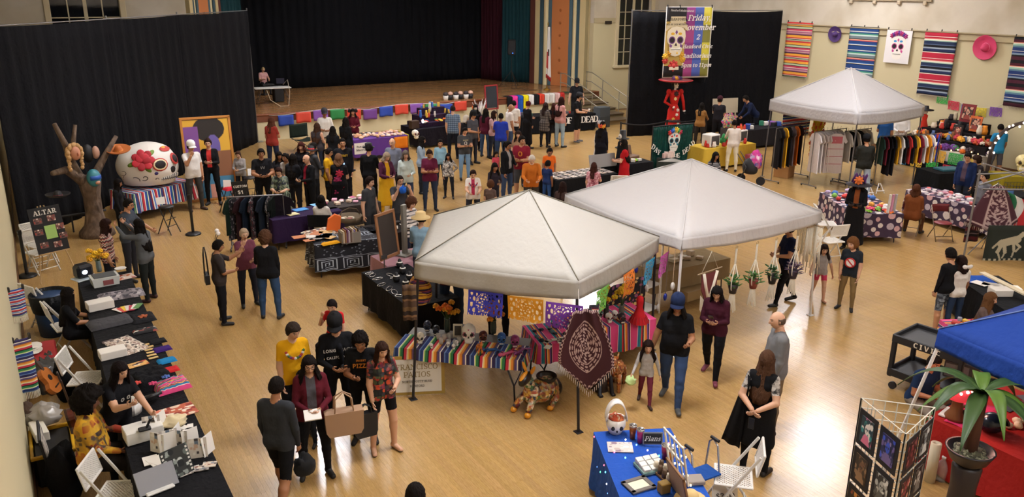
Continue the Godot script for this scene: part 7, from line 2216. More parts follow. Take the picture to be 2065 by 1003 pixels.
	var ff:=S()
	for i in 26: rod(ff,V(-.56+i*.045,-.95,0),V(-.56+i*.045,-1.03,0),.007,.004,4)
	part(hb,"fringe",ff,mat("b0a890",.9))
	var pn:=thing("poncho_display","maroon aztec-patterned poncho on a hanger stand","poncho",V(19.27,-.000,-10.03),-.35)
	part(pn,"pole",rod(S(),V(0,0,0),V(0,1.75,0),.014),M.steel)
	for k in 3: part(pn,"tripod_leg",rod(S(),V(0,.5,0),V(sin(k*2.09+.5)*.45,0,cos(k*2.09+.5)*.45),.012),M.steel)
	part(pn,"hanger",tube(S(),[V(-.22,1.6,0),V(0,1.72,0),V(.22,1.6,0),V(-.22,1.6,0)],.01),mat("d8d6d0",.5))
	part(pn,"poncho_cloth",sheet(S(),20,14,func(u: float,v: float)->Vector3:
		var a:=(u-.5)*TAU
		var w:=.16+.52*pow(v,.8)
		var low:=1.66-v*(1.12-.28*absf(sin(a)))
		return V(sin(a)*w,low,cos(a)*(.05+.20*v)+.03*sin(a*6.0)*v),.008),picture(glyphs(),.95))
	var pf:=S()
	for i in 34:
		var a:=TAU*i/34
		var low:=1.66-(1.12-.28*absf(sin(a)))
		rod(pf,V(sin(a)*.68,low,cos(a)*.25),V(sin(a)*.69,low-.09,cos(a)*.25),.008,.004,4)
	part(pn,"fringe",pf,mat("b5a49a",.9))
	solo("striped_poncho","dark red and grey striped cloth below the maroon poncho","cloth",sheet(S(),8,6,func(u: float,v: float)->Vector3: return V((u-.5)*.42,.62-.5*v,.03*sin(u*10.0)),.01),tri_mat(stripes(["5a1a20",3,"2a2024",2,"7a6a6c",1,"17131a",2]),4.0),V(19.43,.000,-10.25)+V(.1,0,-.3),-.35)
	var cf:=thing("bare_canopy","bare grey canopy frame of crossed bars","frame",V(19.24,2.000,-9.82),-.4)
	for q in [[-.7,.25,1.0,-.25],[-.7,-.25,1.0,.25],[-.8,.0,1.2,.05],[-.6,-.35,1.2,-.4]]: part(cf,"bar",rod(S(),V(q[0],q[1],0),V(q[2],q[3],.1),.02,-1,6),mat("8a8a8c",.4,.6))
	part(cf,"leg",rod(S(),V(-.75,-2.0,0),V(-.75,.1,0),.022),mat("8a8a8c",.4,.6))
	part(cf,"leg",rod(S(),V(1.15,-2.0,.1),V(1.15,.1,.1),.022),mat("8a8a8c",.4,.6))
	var fm:=picture(stripes(["1f6a44",4,"dcd8d0",4,"b5282c",4]),.9)
	solo("flag_cloth","green, white and red flag draped at the picture's edge","flag",sheet(S(),8,8,func(u: float,v: float)->Vector3: return V((v-.5)*.7+.1*sin(u*5.0),-.75*u-.3*v,.06*sin(v*9.0)),.008),fm,V(19.94,1.500,-9.86),-.4)
	small_box(V(23.84,.750,-11.87)*V(1,0,1),-.4,V(.5,.5,.5),"7a4a2c","brown carton behind the flag cloth","carton_box")
	solo("blue_garment","pale blue garment bag on a hanger behind the poncho","garment",sheet(S(),6,8,func(u: float,v: float)->Vector3: return V((u-.5)*.5,-1.0*v,.04*sin(u*9.0)),.012),cloth("4a6a9c"),V(19.61,1.500,-10.04),-.4)
	var pk:=uv_mat(dots(8,"3a2a40",["cfc4bc","c8a0a0","b5a8b0","d8d0c8"],62,6,13),.75)
	clothed_table(V(18.27,0,-12.85),-.55,1.25,2.2,"purple cloth with pale skull dots on the nearer table",pk,.6)
	clothed_table(V(20.95,0,-11.8),-.1,.85,2.6,"purple cloth with pale skull dots on the farther table",pk,.6)
	goods(34,V(18.35,.755,-13.0),U(.5,.95),-.55,["d9d4d0","c86a8a","e0a040","7ab04c","b5a0c0","c8342c","3a6ab0","e8c8d0"],"hair_bow","bright craft bow or ribbon on the nearer dotted table","crafts on dotted table",.13,.06,2)
	goods(10,V(17.75,.755,-12.15),U(.4,.22),-.55,["c8342c","e0701c","7ab02c","d9406a"],"paper_flower","red or orange paper flower at the table front","paper flowers on dotted table",.16,.05,4)
	goods(26,V(20.95,.755,-11.8),U(.32,1.1),-.1,["d9ccc8","c88a9a","b5a0a8","d0605c","e4dcd8"],"craft_packet","small pale craft packet on the farther dotted table","crafts on far dotted table",.13,.05)
	for i in 3: solo("ribbon_roll",["white","pink","silver"][i]+" ribbon roll standing upright on the dotted table","ribbon",rod(S(),Vector3.ZERO,V(.02,.46,0),.035,.03),mat(["dcd8d4","c88aa8","a8a8ac"][i],.5),V(17.95,.757,-11.82)+V(.09*i,0,.02*i),.1)
	for i in 2:
		var es:=thing("display_easel",["first","second"][i]+" little white display easel on the dotted table","stand",V(19.14,.757,-13.33)+V(.45*i,0,.1),-.4)
		for s in [-1,1]: part(es,"leg",rod(S(),V(s*.02,.26,-.05),V(s*.12,0,.04),.012),mat("dcd8d2",.5))
		part(es,"ledge",bx(S(),V(0,.07,.04),V(.22,.02,.03)),mat("dcd8d2",.5))
	metal_chair(V(19.28,0,-12.0),1.95,"red metal folding chair under the woman in brown")
	metal_chair(V(19.43,.200,-11.26)*V(1,0,1),-.5,"empty red metal folding chair beside the dotted cloth")
	white_chair(V(15.70,.200,-11.66)*V(1,0,1),2.9,"white folding chair behind the white canopy's corner")
	white_chair(V(16.79,.200,-12.65)*V(1,0,1),.9,"white folding chair tilted behind another by the dotted table")
	solo("plastic_bag","clear plastic bag hanging under the dotted table","bag",lump(V(.16,.25,.14),21,.3),pane("cfcac8",.5,.2),V(18.91,.000,-12.23)+V(0,.02,0),.0)
	clothed_table(V(24.2,0,-14.1),-.3,1.6,.9,"black cloth on the table with a teal tray",cloth("111214"),.66)
	small_box(V(24.1,.757,-14.1),-.3,V(.7,.06,.45),"2f5f6a","teal tray on the far black table","tray")
	clothed_table(V(22.6,0,-11.5),-.3,1.4,.8,"black cloth on the table behind the poncho stand",cloth("101114"),.66)
func print_tower()->void:
	var h:=1.78
	var A:=V(7.35,1.780,-4.81); var B:=V(7.08,1.780,-4.10); var Cc:=V(7.84,1.780,-4.28)
	var t:=thing("print_tower","three-sided white wire grid tower hung with art prints","display stand",V(B.x,0,B.z))
	var o:=V(B.x,0,B.z)
	var wire:=mat("d0ccbc",.4)
	var P:=[A-o,B-o,Cc-o]
	for k in 3:
		var a: Vector3=P[k]; var b: Vector3=P[(k+1)%3]
		a.y=0; b.y=0
		var st:=S()
		var n:=6
		for i in n+1:
			var p:=a.lerp(b,float(i)/n)
			rod(st,p+V(0,.05,0),p+V(0,h,0),.006 if i%n else .012,-1,5)
		var y:=.05
		while y<h+.01:
			rod(st,a+V(0,y,0),b+V(0,y,0),.006,-1,5)
			y+=.1153
		part(t,"grid_panel",st,wire)
	var dirs:=[["teal painting with a pale catrina and pink roses","143a44",["d8d0c8","c86a8a","2f8a8a","17282c"]],["indigo painting of a glowing blue altar","17204f",["2f4fc0","6a5a8c","0e1430","8a7aa0"]],["dark portrait painting of a crouched figure","1c1512",["6a4a34","8a6a4c","2a1c16"]],["black and white skull painting","2a2c2c",["a8aaa4","5a5c58","d0d2cc","17181a"]],["brown and red figure painting at the bottom","1a1210",["8a3a20","c8843c","3a2016"]],["grey figure painting at the bottom","1c1c1e",["7a7a76","b0aca4","3a3836"]],["red figure painting seen edge-on","1c1112",["7a3038","4a2024","a86a5c"]],["silver skull print seen edge-on","15181a",["8f9694","c0c4c0","3a4042"]],["crimson print seen edge-on below","1a0f12",["8a2f3c","3a1a20","c88a7a"]],["white calavera print seen edge-on below","141417",["c8c4bc","6a6864","2c2a30"]],["lowest dark print seen edge-on","16121a",["5a3a5c","8a6a70"]],["lowest pale print seen edge-on","18181a",["9a9690","4a4a4c"]]]
	var mid: Vector3=(P[0]+P[1]+P[2])/3.0
	var idx:=0
	for k in 2:
		var a: Vector3=P[k]; var b: Vector3=P[k+1]
		a.y=0; b.y=0
		var d:=(b-a).normalized(); var ln:=(b-a).length()
		var out:=d.cross(Vector3.UP)
		if out.dot(a-mid)<0: out=-out
		var tn:=atan2(out.x,out.z)
		for r in 3:
			for c in 2:
				var pw:=ln*.42
				var ph:=.42
				var q: Array=dirs[k*6+r*2+c]
				var pt:=thing("art_print","black-matted "+q[0]+" on the wire tower","art print",o+a+d*ln*(.26+.48*c)+out*.016+V(0,h-.30-r*.46,0),tn)
				part(pt,"mat_board",bx(S(),Vector3.ZERO,V(pw,ph,.008)),mat("0f0f13",.6))
				part(pt,"picture",bx(S(),V(0,0,.004),V(pw*.66,ph*.72,.008)),picture(portrait(50+idx,q[1],q[2]),.35))
				idx+=1
func portrait(seed_: int,base: String,tones: Array)->Image:
	var im:=art(seed_,base,tones,34,40)
	var pale:=Color(tones[0])
	for y in 40:
		for x in 40:
			var p:=U((x-20)/20.0,(y-16)/20.0)
			if U(p.x/.34,p.y/.42).length()<1.0:
				var c:=pale
				if U(absf(p.x)-.14,p.y).length()<.09 or (absf(p.x)<.05 and absf(p.y-.16)<.06): c=Color(base)
				im.set_pixel(x,y,c)
			elif y>24 and absf(p.x)<.3+(y-24)*.03: im.set_pixel(x,y,Color(tones[1]))
	return im
func palm()->void:
	var P:=V(8.79,.980,-4.31)
	var t:=thing("potted_palm","artificial palm in a dark pedestal pot wound with lights","potted plant",V(P.x,0,P.z),.3)
	var pot:=mat("241e20",.4)
	part(t,"pedestal",lathe(S(),[U(0,0),U(.2,0),U(.19,.06),U(.15,.12),U(.14,.5),U(.16,.74),U(.14,.78),U(0,.78)],X(),22),pot)
	part(t,"bowl",lathe(S(),[U(.1,.76),U(.2,.84),U(.25,.95),U(.265,.98),U(.24,.98),U(.2,.92),U(0,.90)],X(),24),pot)
	part(t,"moss",lump(V(.18,.05,.18),15,.6),tri_mat(art(16,"4a4632",["7a7a5c","2a2a1c","9a987c"],40),6.0)).position.y=.89
	part(t,"trunk",tube(S(),[V(0,.88,0),V(.01,1.3,0),V(.0,1.68,.01)],.075,10,.06),mat("4f2c1c",.7))
	for i in 11: part(t,"string_light",bx(S(),V(.06+.005*sin(i),1.08+.05*i,.045),V(.03,.012,.016),rol(.3)),glow("ffe27a",4.0))
	var leaf:=mat("2f4a1c",.5)
	for i in 11:
		var a:=TAU*i/11+.2
		var ln:=.62+.14*(i%3)
		var lift:=.22 if i%2 else .10
		var b:=Basis(Vector3.UP,a)
		part(t,"leaf",sheet(S(),4,12,func(u: float,v: float)->Vector3:
			var w:=.085*sin(PI*pow(v,.7))+.004
			var arch:=lift*sin(v*PI*.8)-.38*v*v
			return V(.0,1.69,.0)+b*V((u-.5)*2.0*w,arch+.03*absf(u-.5),v*ln),.003),leaf if i%3 else mat("4f6f24",.5))
#- far right
func far_side()->void:
	var X:=28.92
	hang_serape(V(X,4.64,-24.35),-PI/2,1.35,2.3,0,"orange and red striped serape beside the black drape")
	hang_serape(V(X,4.6,-21.2),-PI/2,1.3,2.15,1,"blue serape with white stripes behind the far canopy")
	hang_serape(V(X,4.58,-18.0),-PI/2,1.25,2.3,2,"red serape with black bands on the right wall")
	hang_serape(V(X,4.55,-14.75),-PI/2,1.35,2.3,3,"dark navy and maroon serape at the right edge")
	sombrero(V(28.96,4.25,-22.55),Basis(Vector3.BACK,PI/2+.1),.32,"4a2f6a","2a1a40","small purple sombrero pinned on the right wall")
	sombrero(V(28.95,4.12,-16.35),Basis(Vector3.BACK,PI/2+.1),.42,"d0406a","e890b0","pink sombrero pinned on the right wall between serapes")
	var ps:=thing("skull_poster","white cloth poster with a sugar skull between two serapes","poster",V(28.88,3.95,-19.65),-PI/2)
	var pcl:=part(ps,"cloth",bx(S(),V(0,0,0),V(1.05,1.25,.012)),mat("e6e2e0",.85))
	print_skull(pcl,U(0,-.06),.9,.008,"ece6dc","1a1216","c04a8a","3a8ac0")
	for i in 9: part(pcl,"printed_flower",blossom(S(),V(-.28+.07*i,.38+.1*sin(i/8.0*PI),.02),.10,Basis(),6),mat(["b02f6a","5a2f8a","a02f7a"][i%3],.7))
	for s in [-.48,.48]: part(ps,"clip",bx(S(),V(s,.64,.01),V(.03,.08,.03)),mat("2a2622",.5))
	var pc:=[["3cb04c","green"],["c83a4c","red"],["2a4a9c","blue"],["d9c23c","yellow"],["7a4a9c","violet"]]
	var pz:=[-17.6,-17.15,-16.65,-16.15,-15.62]; var py:=[2.35,2.18,2.1,2.07,2.15]
	for i in 5: papel(V(28.96,py[i],pz[i]),-PI/2,.42,.32,pc[i][0],pc[i][1]+" cut-paper flag on the wall above the altar",i+3,.6,"cut-paper flags above the altar")
	var fs:=[]
	for i in 5: fs.append(V(28.96,py[i]+.005,pz[i]))
	solo("flag_string","thin string holding five cut-paper flags on the wall","string",tube(S(),[V(28.97,2.6,-18.2)]+fs+[V(28.97,2.5,-15.2)],.006,4),mat("d8d4cc",.8))
	altar()
	racks()
	catrina_statue(V(22.75,0,-25.0),-.35)
	backdrop_stall()
func altar()->void:
	clothed_table(V(27.5,0,-16.5),-PI/2,3.4,1.0,"white and black cloth on the long altar table",cloth("c9c2b8"),.6)
	solo("altar_skirt","dark cloth skirt along the foot of the altar","cloth",sheet(S(),30,4,func(u: float,v: float)->Vector3: return V(26.93+.02*sin(u*60.0),.42-.41*v,-18.15+3.3*u),.006),cloth("16171c"))
	for k in 3: solo("altar_step",["low","middle","high"][k]+" wide dark step of the altar against the wall","step",bx(S(),V(0,.14*(k+1),0),V(.5,.28*(k+1),3.0-.7*k),Basis(),.01),cloth("1a1416"),V(27.55+.42*k,.75,-16.3))
	var flg:=[["5a2838","maroon"],["2f6aa0","blue"],["d9a83c","yellow"],["3ca04c","green"],["d9b83c","gold"]]
	for i in 5: papel(V(26.9,.74,-17.4+.62*i),-PI/2,.5,.4,flg[i][0],flg[i][1]+" cut-paper flag on the altar table edge",i,.5,"cut-paper flags on the altar edge")
	for i in 4: papel(V(26.86,.32,-17.5+.6*i),-PI/2,.42,.28,["3c8ab0","d9b03c","3cb04c","b0283c"][i],["teal","mustard","bright green","crimson"][i]+" cut-paper flag on the altar skirt",i+4,.5,"cut-paper flags on the altar skirt")
	goods(40,V(27.25,.76,-16.4),U(.25,1.4),.0,["e0701c","d99a1c","c8342c","3a2a30","e8dcc8","6a3a8a","3a8a4c"],"altar_flower","marigold or paper bloom on the altar table","blooms on the altar",.2,.14,5)
	goods(44,V(27.7,1.06,-16.2),U(.32,1.3),.0,["e0801c","e0a02c","c8502c","e8dcc8","c83a4c"],"altar_bloom","orange marigold bloom laid along the altar steps","marigolds on altar steps",.17,.16,5)
	goods(26,V(27.6,1.04,-16.2),U(.2,1.3),.0,["e8e0cc","c8402c","17141a","d9a03c","8a5a34","5a7ab0"],"altar_offering","offering figure or jar on the low altar step","offerings on low step",.17,.2,1)
	goods(18,V(28.0,1.32,-16.3),U(.15,.95),.0,["e08a1c","e8dcc4","c83a2c","3a5a3c","1c181c"],"altar_offering","offering or bloom on the middle altar step","offerings on middle step",.2,.24,1)
	goods(8,V(28.4,1.6,-16.3),U(.12,.6),.0,["d9641c","c8b89a","2a2024"],"altar_offering","figure on the high altar step","figures on high step",.2,.26,1)
	for i in 4: skull(V(27.15,.76,-17.3+.9*i),-PI/2,.22,"decorated sugar skull on the altar, "+["first","second","third","fourth"][i]+" from the tent","e6dfd0","1a1416",["c8342c","3a6ab0","d9a01c","7a3a9c"][i])
	for i in 3:
		var pf:=thing("altar_portrait",["large red-backed","small framed","dark framed"][i]+" portrait standing on the altar","portrait",V(28.3-.3*i,1.62-.28*i,-16.2+.5*i-(.9 if i==2 else .0)),-PI/2)
		part(pf,"frame",bx(S(),V(0,.3,0),V(.5-.08*i,.62-.1*i,.03),pit(-.1)),mat(["7a1c20","c8642c","241a18"][i],.6))
		part(pf,"photo",bx(S(),V(0,.3,.02),V(.36-.06*i,.44-.08*i,.02),pit(-.1)),picture(portrait(90+i,"3a2a24",["c89a80","8a3a30"])))
	var dl:=thing("catrina_doll","catrina doll in black hat and red shawl on the altar","doll",V(27.9,1.04,-17.5),-PI/2)
	part(dl,"gown",lathe(S(),[U(.2,0),U(.14,.3),U(.08,.5),U(.1,.66),U(.03,.72),U(0,.72)],X(),14),cloth("b52f20"))
	part(dl,"head",ball(S(),V(0,.8,.01),V(.08,.1,.08)),mat("e4dccc",.5))
	part(dl,"hat",lathe(S(),[U(0,.86),U(.26,.84),U(.27,.87),U(.1,.9),U(.08,1.0),U(0,1.01)],X(),16),mat("17141a",.6))
	for i in 22: solo("altar_light","tiny warm light bulb among the altar blooms","light",ball(S(),Vector3.ZERO,V(.022,.022,.022),Basis(),6,5),glow("ffd27a",7.0),V(27.0+.15*(i%5),.8+.03*(i%3),-17.9+.14*i),0,"warm bulbs on altar")
	var wr:=thing("lighted_arch","arch of branches wound with white lights at the right edge","arch",V(26.6,0,-13.2),-.9)
	var pts:=[]
	for i in 15: pts.append(V(cos(PI*i/14.0)*.95,1.15+sin(PI*i/14.0)*1.0,0))
	part(wr,"branch",tube(S(),[V(.95,0,0)]+pts+[V(-.95,0,0)],.06,7),mat("3a2c24",.8))
	for i in 22: part(wr,"bulb",ball(S(),V(cos(PI*i/21.0)*(.95+.08*sin(i*2.3)),1.15+sin(PI*i/21.0)*(1.0+.08*cos(i*1.7)),.07),V(.032,.032,.032),Basis(),6,5),glow("fff4e8",8.0))
	clothed_table(V(25.6,0,-12.6),-.6,1.7,.8,"yellow cloth on the table below the lighted arch",cloth("8a7a1c"),.66)
	skull(V(25.9,.76,-12.9),-.9,.5,"large cream skull below the lighted arch","d9c88c","2a2016","8a6a3c")
	goods(12,V(25.6,.76,-12.5),U(.7,.25),-.6,["d9701c","c8a01c","3a5a9c","17171a","e0d8c8"],"trinket_box","trinket on the yellow table below the lighted arch","trinkets below arch",.18,.14)
	solo("checked_panel","black and yellow patterned panel behind the lighted arch","panel",bx(S(),V(0,1.7,0),V(1.5,1.2,.04)),uv_mat(check_image(),1.0),V(27.4,0,-12.8),-.9)
	solo("wire_basket","wire mesh crate in front of the yellow cloth","crate",wire_box(.9,.6,.5),mat("2a2a28",.5),V(24.9,.0,-12.2),-.6)
func wire_box(w: float,h: float,d: float)->SurfaceTool:
	var st:=S()
	for s in [-1,1]:
		for i in 11:
			var x:=(i/10.0-.5)*w
			rod(st,V(x,0,s*d*.5),V(x,h,s*d*.5),.006,-1,4)
		for j in 6: rod(st,V(-w*.5,h*j/5.0,s*d*.5),V(w*.5,h*j/5.0,s*d*.5),.006,-1,4)
		for j in 6: rod(st,V(s*w*.5,h*j/5.0,-d*.5),V(s*w*.5,h*j/5.0,d*.5),.006,-1,4)
	return st
func check_image()->Image:
	var im:=Image.create(64,64,false,Image.FORMAT_RGB8)
	for y in 64:
		for x in 64: im.set_pixel(x,y,Color("a89a1c") if (x/21+y/21)%2==0 else Color("1a1a16"))
	return im
func racks()->void:
	var r1:=rack(V(21.90,.000,-16.78)*V(1,0,1),.0,1.5,1.75,"round-footed rack of white embroidered dresses")
	for i in 9:
		var g:=garment(r1.transform*(V(-.66+.16*i,1.72,0) if i<8 else V(-.1,1.70,.32)),PI/2-.35 if i<8 else -.6,.5,1.25,cloth(["dcd4d2","e0d9d6","d2c8c8"][i%3]),ORD[i]+" white cotton dress along the embroidered dress rack" if i<8 else "white dress with red embroidered yoke facing out on its rack","white dresses on rack",.18)
		if i==8:
			part(g,"embroidered_yoke",bx(S(),V(0,-.2,.022),V(.36,.22,.006)),mat("b5606a",.9))
			for k in 3: part(g,"stripe",bx(S(),V(0,-.48-.24*k,.022),V(.48,.02,.006)),mat("b56a74",.9))
	var r2:=rack(V(21.4,0,-17.9),.1,1.6,1.75,"rack of black and gold dresses at the left tent leg")
	for i in 7: garment(r2.transform*V(-.7+.2*i,1.72,0),PI/2-.5,.46,1.25,cloth(["141214","17141a","c8921c","120f12","6a5a5c","c8641c","2a1a1c"][i]),["black dress with gold trim","long black dress","golden dress","plain black gown","grey lilac dress","orange dress","dark brown dress"][i]+" on the rack by the left tent leg","dresses by left tent leg",.15)
	var gl:=thing("flower_garland","orange and yellow paper flower garlands hanging from the rack","garland",V(22.05,1.85,-17.4),.0)
	for k in 4:
		for i in 9: part(gl,"paper_flower",blossom(S(),V(-.25+.17*k+.03*sin(i*2.0),-.12*i,.03*cos(i*3.0)),.07,Basis(),6),mat(["e07a1c","e0a82c","c8502c"][(i+k)%3],.8))
	var bxn:=thing("cardboard_box","tall brown cardboard box standing by the dress rack","box",V(21.66,.000,-18.23) ,.35)
	part(bxn,"carton",bx(S(),V(0,.5,0),V(.55,1.0,.5),Basis(),.005),mat("a87a48",.85))
	for s in [-1,1]: part(bxn,"flap",bx(S(),V(0,1.01,s*.13),V(.54,.012,.25)),mat("b5875a",.85))
	var r3:=rack(V(24.18,.000,-15.52)*V(1,0,1),-.28,2.3,1.6,"long rack of coloured jerseys at the right of the tent")
	var jc:=["2f4a44","6a2030","17141a","141318","c8901c","e0dcd6","1a181c","b02f2c","17171a","d9a01c","7a1f2c","e6e2da","d98a1c","e0dad4","2f3f9c","2a3a9a"]
	for i in 16: garment(r3.transform*V(-1.08+.144*i,1.57,0),-.28+PI/2-.3*(1.0 if i<14 else 2.6),.48,.85+(.35 if i in [2,3] else .0),cloth(jc[i]),"%s jersey, number %s on the long right-hand rack"%[["dark teal","maroon","long black","second long black","gold","white","black","red","plain black","amber","wine","ivory","orange","pale"][i],ORD[i]] if i<14 else ["royal blue jersey facing out at the rack end","indigo jersey last on the long rack"][i-14],"jerseys on the long rack",.22)
	var r4:=rack(V(23.0,0,-16.6),.0,1.3,1.7,"rack of black and white shirts in the middle of the tent")
	for i in 6: garment(r4.transform*V(-.5+.2*i,1.67,0),PI/2-.4,.5,.95,cloth(["e2ded8","17161a","dcd8d0","19181a","e4e0da","d8d4cc"][i]),"%s shirt, %s along the middle tent rack"%["white" if i%2==0 or i==5 else "black",ORD[i]],"shirts on middle rack",.3)
	hang_serape(V(22.3,2.25,-18.5),.0,1.4,1.0,6,"blue and red serape hanging inside the far canopy")
	solo("yellow_cloth","yellow cloth hanging inside the far canopy","cloth",sheet(S(),6,6,func(u: float,v: float)->Vector3: return V((u-.5)*.5,-1.0*v,.03*sin(u*9.0)),.01),cloth("c8b41c"),V(23.3,2.2,-18.4))
func catrina_statue(at: Vector3,turn: float)->void:
	var t:=thing("catrina_statue","tall papier-mache catrina in a red dress and wide hat","statue",at,turn)
	var red:=cloth("b5221c",.8)
	var gw:=part(t,"gown",lathe(S(),[U(0,0),U(.62,0),U(.56,.1),U(.36,.5),U(.27,.9),U(.24,1.3),U(.13,1.52),U(0,1.52)],X(Basis().scaled(V(1,1,.8)),Vector3.ZERO),26),red)
	part(t,"bodice",lathe(S(),[U(.12,1.5),U(.17,1.72),U(.2,1.95),U(.1,2.08),U(0,2.08)],X(Basis().scaled(V(1.15,1,.8)),Vector3.ZERO),18),red)
	part(t,"sash",lathe(S(),[U(.245,.82),U(.30,.86),U(.25,.92)],X(),18),mat("3a1416",.7))
	for s in [-1,1]:
		part(t,"puff_sleeve",ball(S(),V(s*.25,2.0,0),V(.11,.13,.11)),red)
		part(t,"arm",tube(S(),[V(s*.27,1.95,0),V(s*(.42 if s<0 else .36),1.62,.04),V(s*(.1 if s<0 else .42),1.42 if s<0 else 1.25,.2 if s<0 else .06)],.07,8,.05),red)
		var wrist:=V(s*(.1 if s<0 else .42),1.42 if s<0 else 1.25,.2 if s<0 else .06)
		part(t,"cuff",ball(S(),wrist,V(.06,.05,.06),Basis(),8,6),mat("e0dcd4",.6))
		for f in 4: part(t,"bone_finger",rod(S(),wrist,wrist+V(s*.03+.018*f-.03,-.13,.04),.01,.006,5),mat("1c1716",.6))
	part(t,"neck",rod(S(),V(0,2.05,0),V(0,2.22,.02),.05,.045),mat("d0c6b4",.6))
	part(t,"skull",ball(S(),V(.02,2.32,.03),V(.11,.14,.12)),mat("e0d8c8",.5))
	part(t,"skull_jaw",bx(S(),V(.02,2.21,.09),V(.11,.09,.1),Basis(),.02),mat("e0d8c8",.5))
	for s in [-1,1]: part(t,"eye_socket",ball(S(),V(.02+s*.045,2.33,.125),V(.034,.036,.02),Basis(),8,6),mat("17100e",.5))
	part(t,"hair",ball(S(),V(-.02,2.34,-.04),V(.14,.16,.13)),mat("17110f",.7))
	var hb:=part(t,"hat_brim",lathe(S(),[U(0,2.46),U(.2,2.45),U(.5,2.40),U(.66,2.46),U(.67,2.49),U(.5,2.46),U(.2,2.50),U(0,2.50)],X(),28),mat("5a1418",.7))
	part(hb,"hat_edge",lathe(S(),[U(.655,2.45),U(.69,2.47),U(.655,2.50)],X(),28),mat("b5242a",.6))
	part(t,"hat_crown",lathe(S(),[U(.17,2.48),U(.16,2.58),U(.12,2.64),U(0,2.65)],X(),18),mat("3a1218",.7))
	for i in 5: part(hb,"hat_flower",blossom(S(),V(-.14+.07*i,2.55+.02*(i%2),.17),.08,Basis(),7),mat(["6a3a8a","e0a82c","d9901c","5a3a7a","3a2a5a"][i],.7))
	var mot:=[[.06,1.12,"e8e0d0"],[-.08,.95,"c8a03c"],[.12,.78,"e4d8c8"],[-.12,.62,"d9b04c"],[.05,.45,"e8e0d0"],[.24,.35,"3a6a4c"],[-.28,.3,"e0d4c0"],[.02,.2,"d9a03c"],[-.02,1.75,"e8c88c"],[.1,1.3,"e4dccc"]]
	for m in mot:
		var r: float=(.62-.55*minf(m[1],.5)*1.05 if m[1]<.5 else .36-.13*m[1]*.8) if m[1]<1.4 else .17
		part(gw,"painted_motif",blossom(S(),V(m[0],m[1],sqrt(maxf(.001,r*r-m[0]*m[0]))*.82+.01),.075,pit(-.2),6),mat(m[2],.7))
	part(t,"breast_flower",blossom(S(),V(.0,1.95,.16),.11,Basis(),7),mat("3a1a1c",.7))
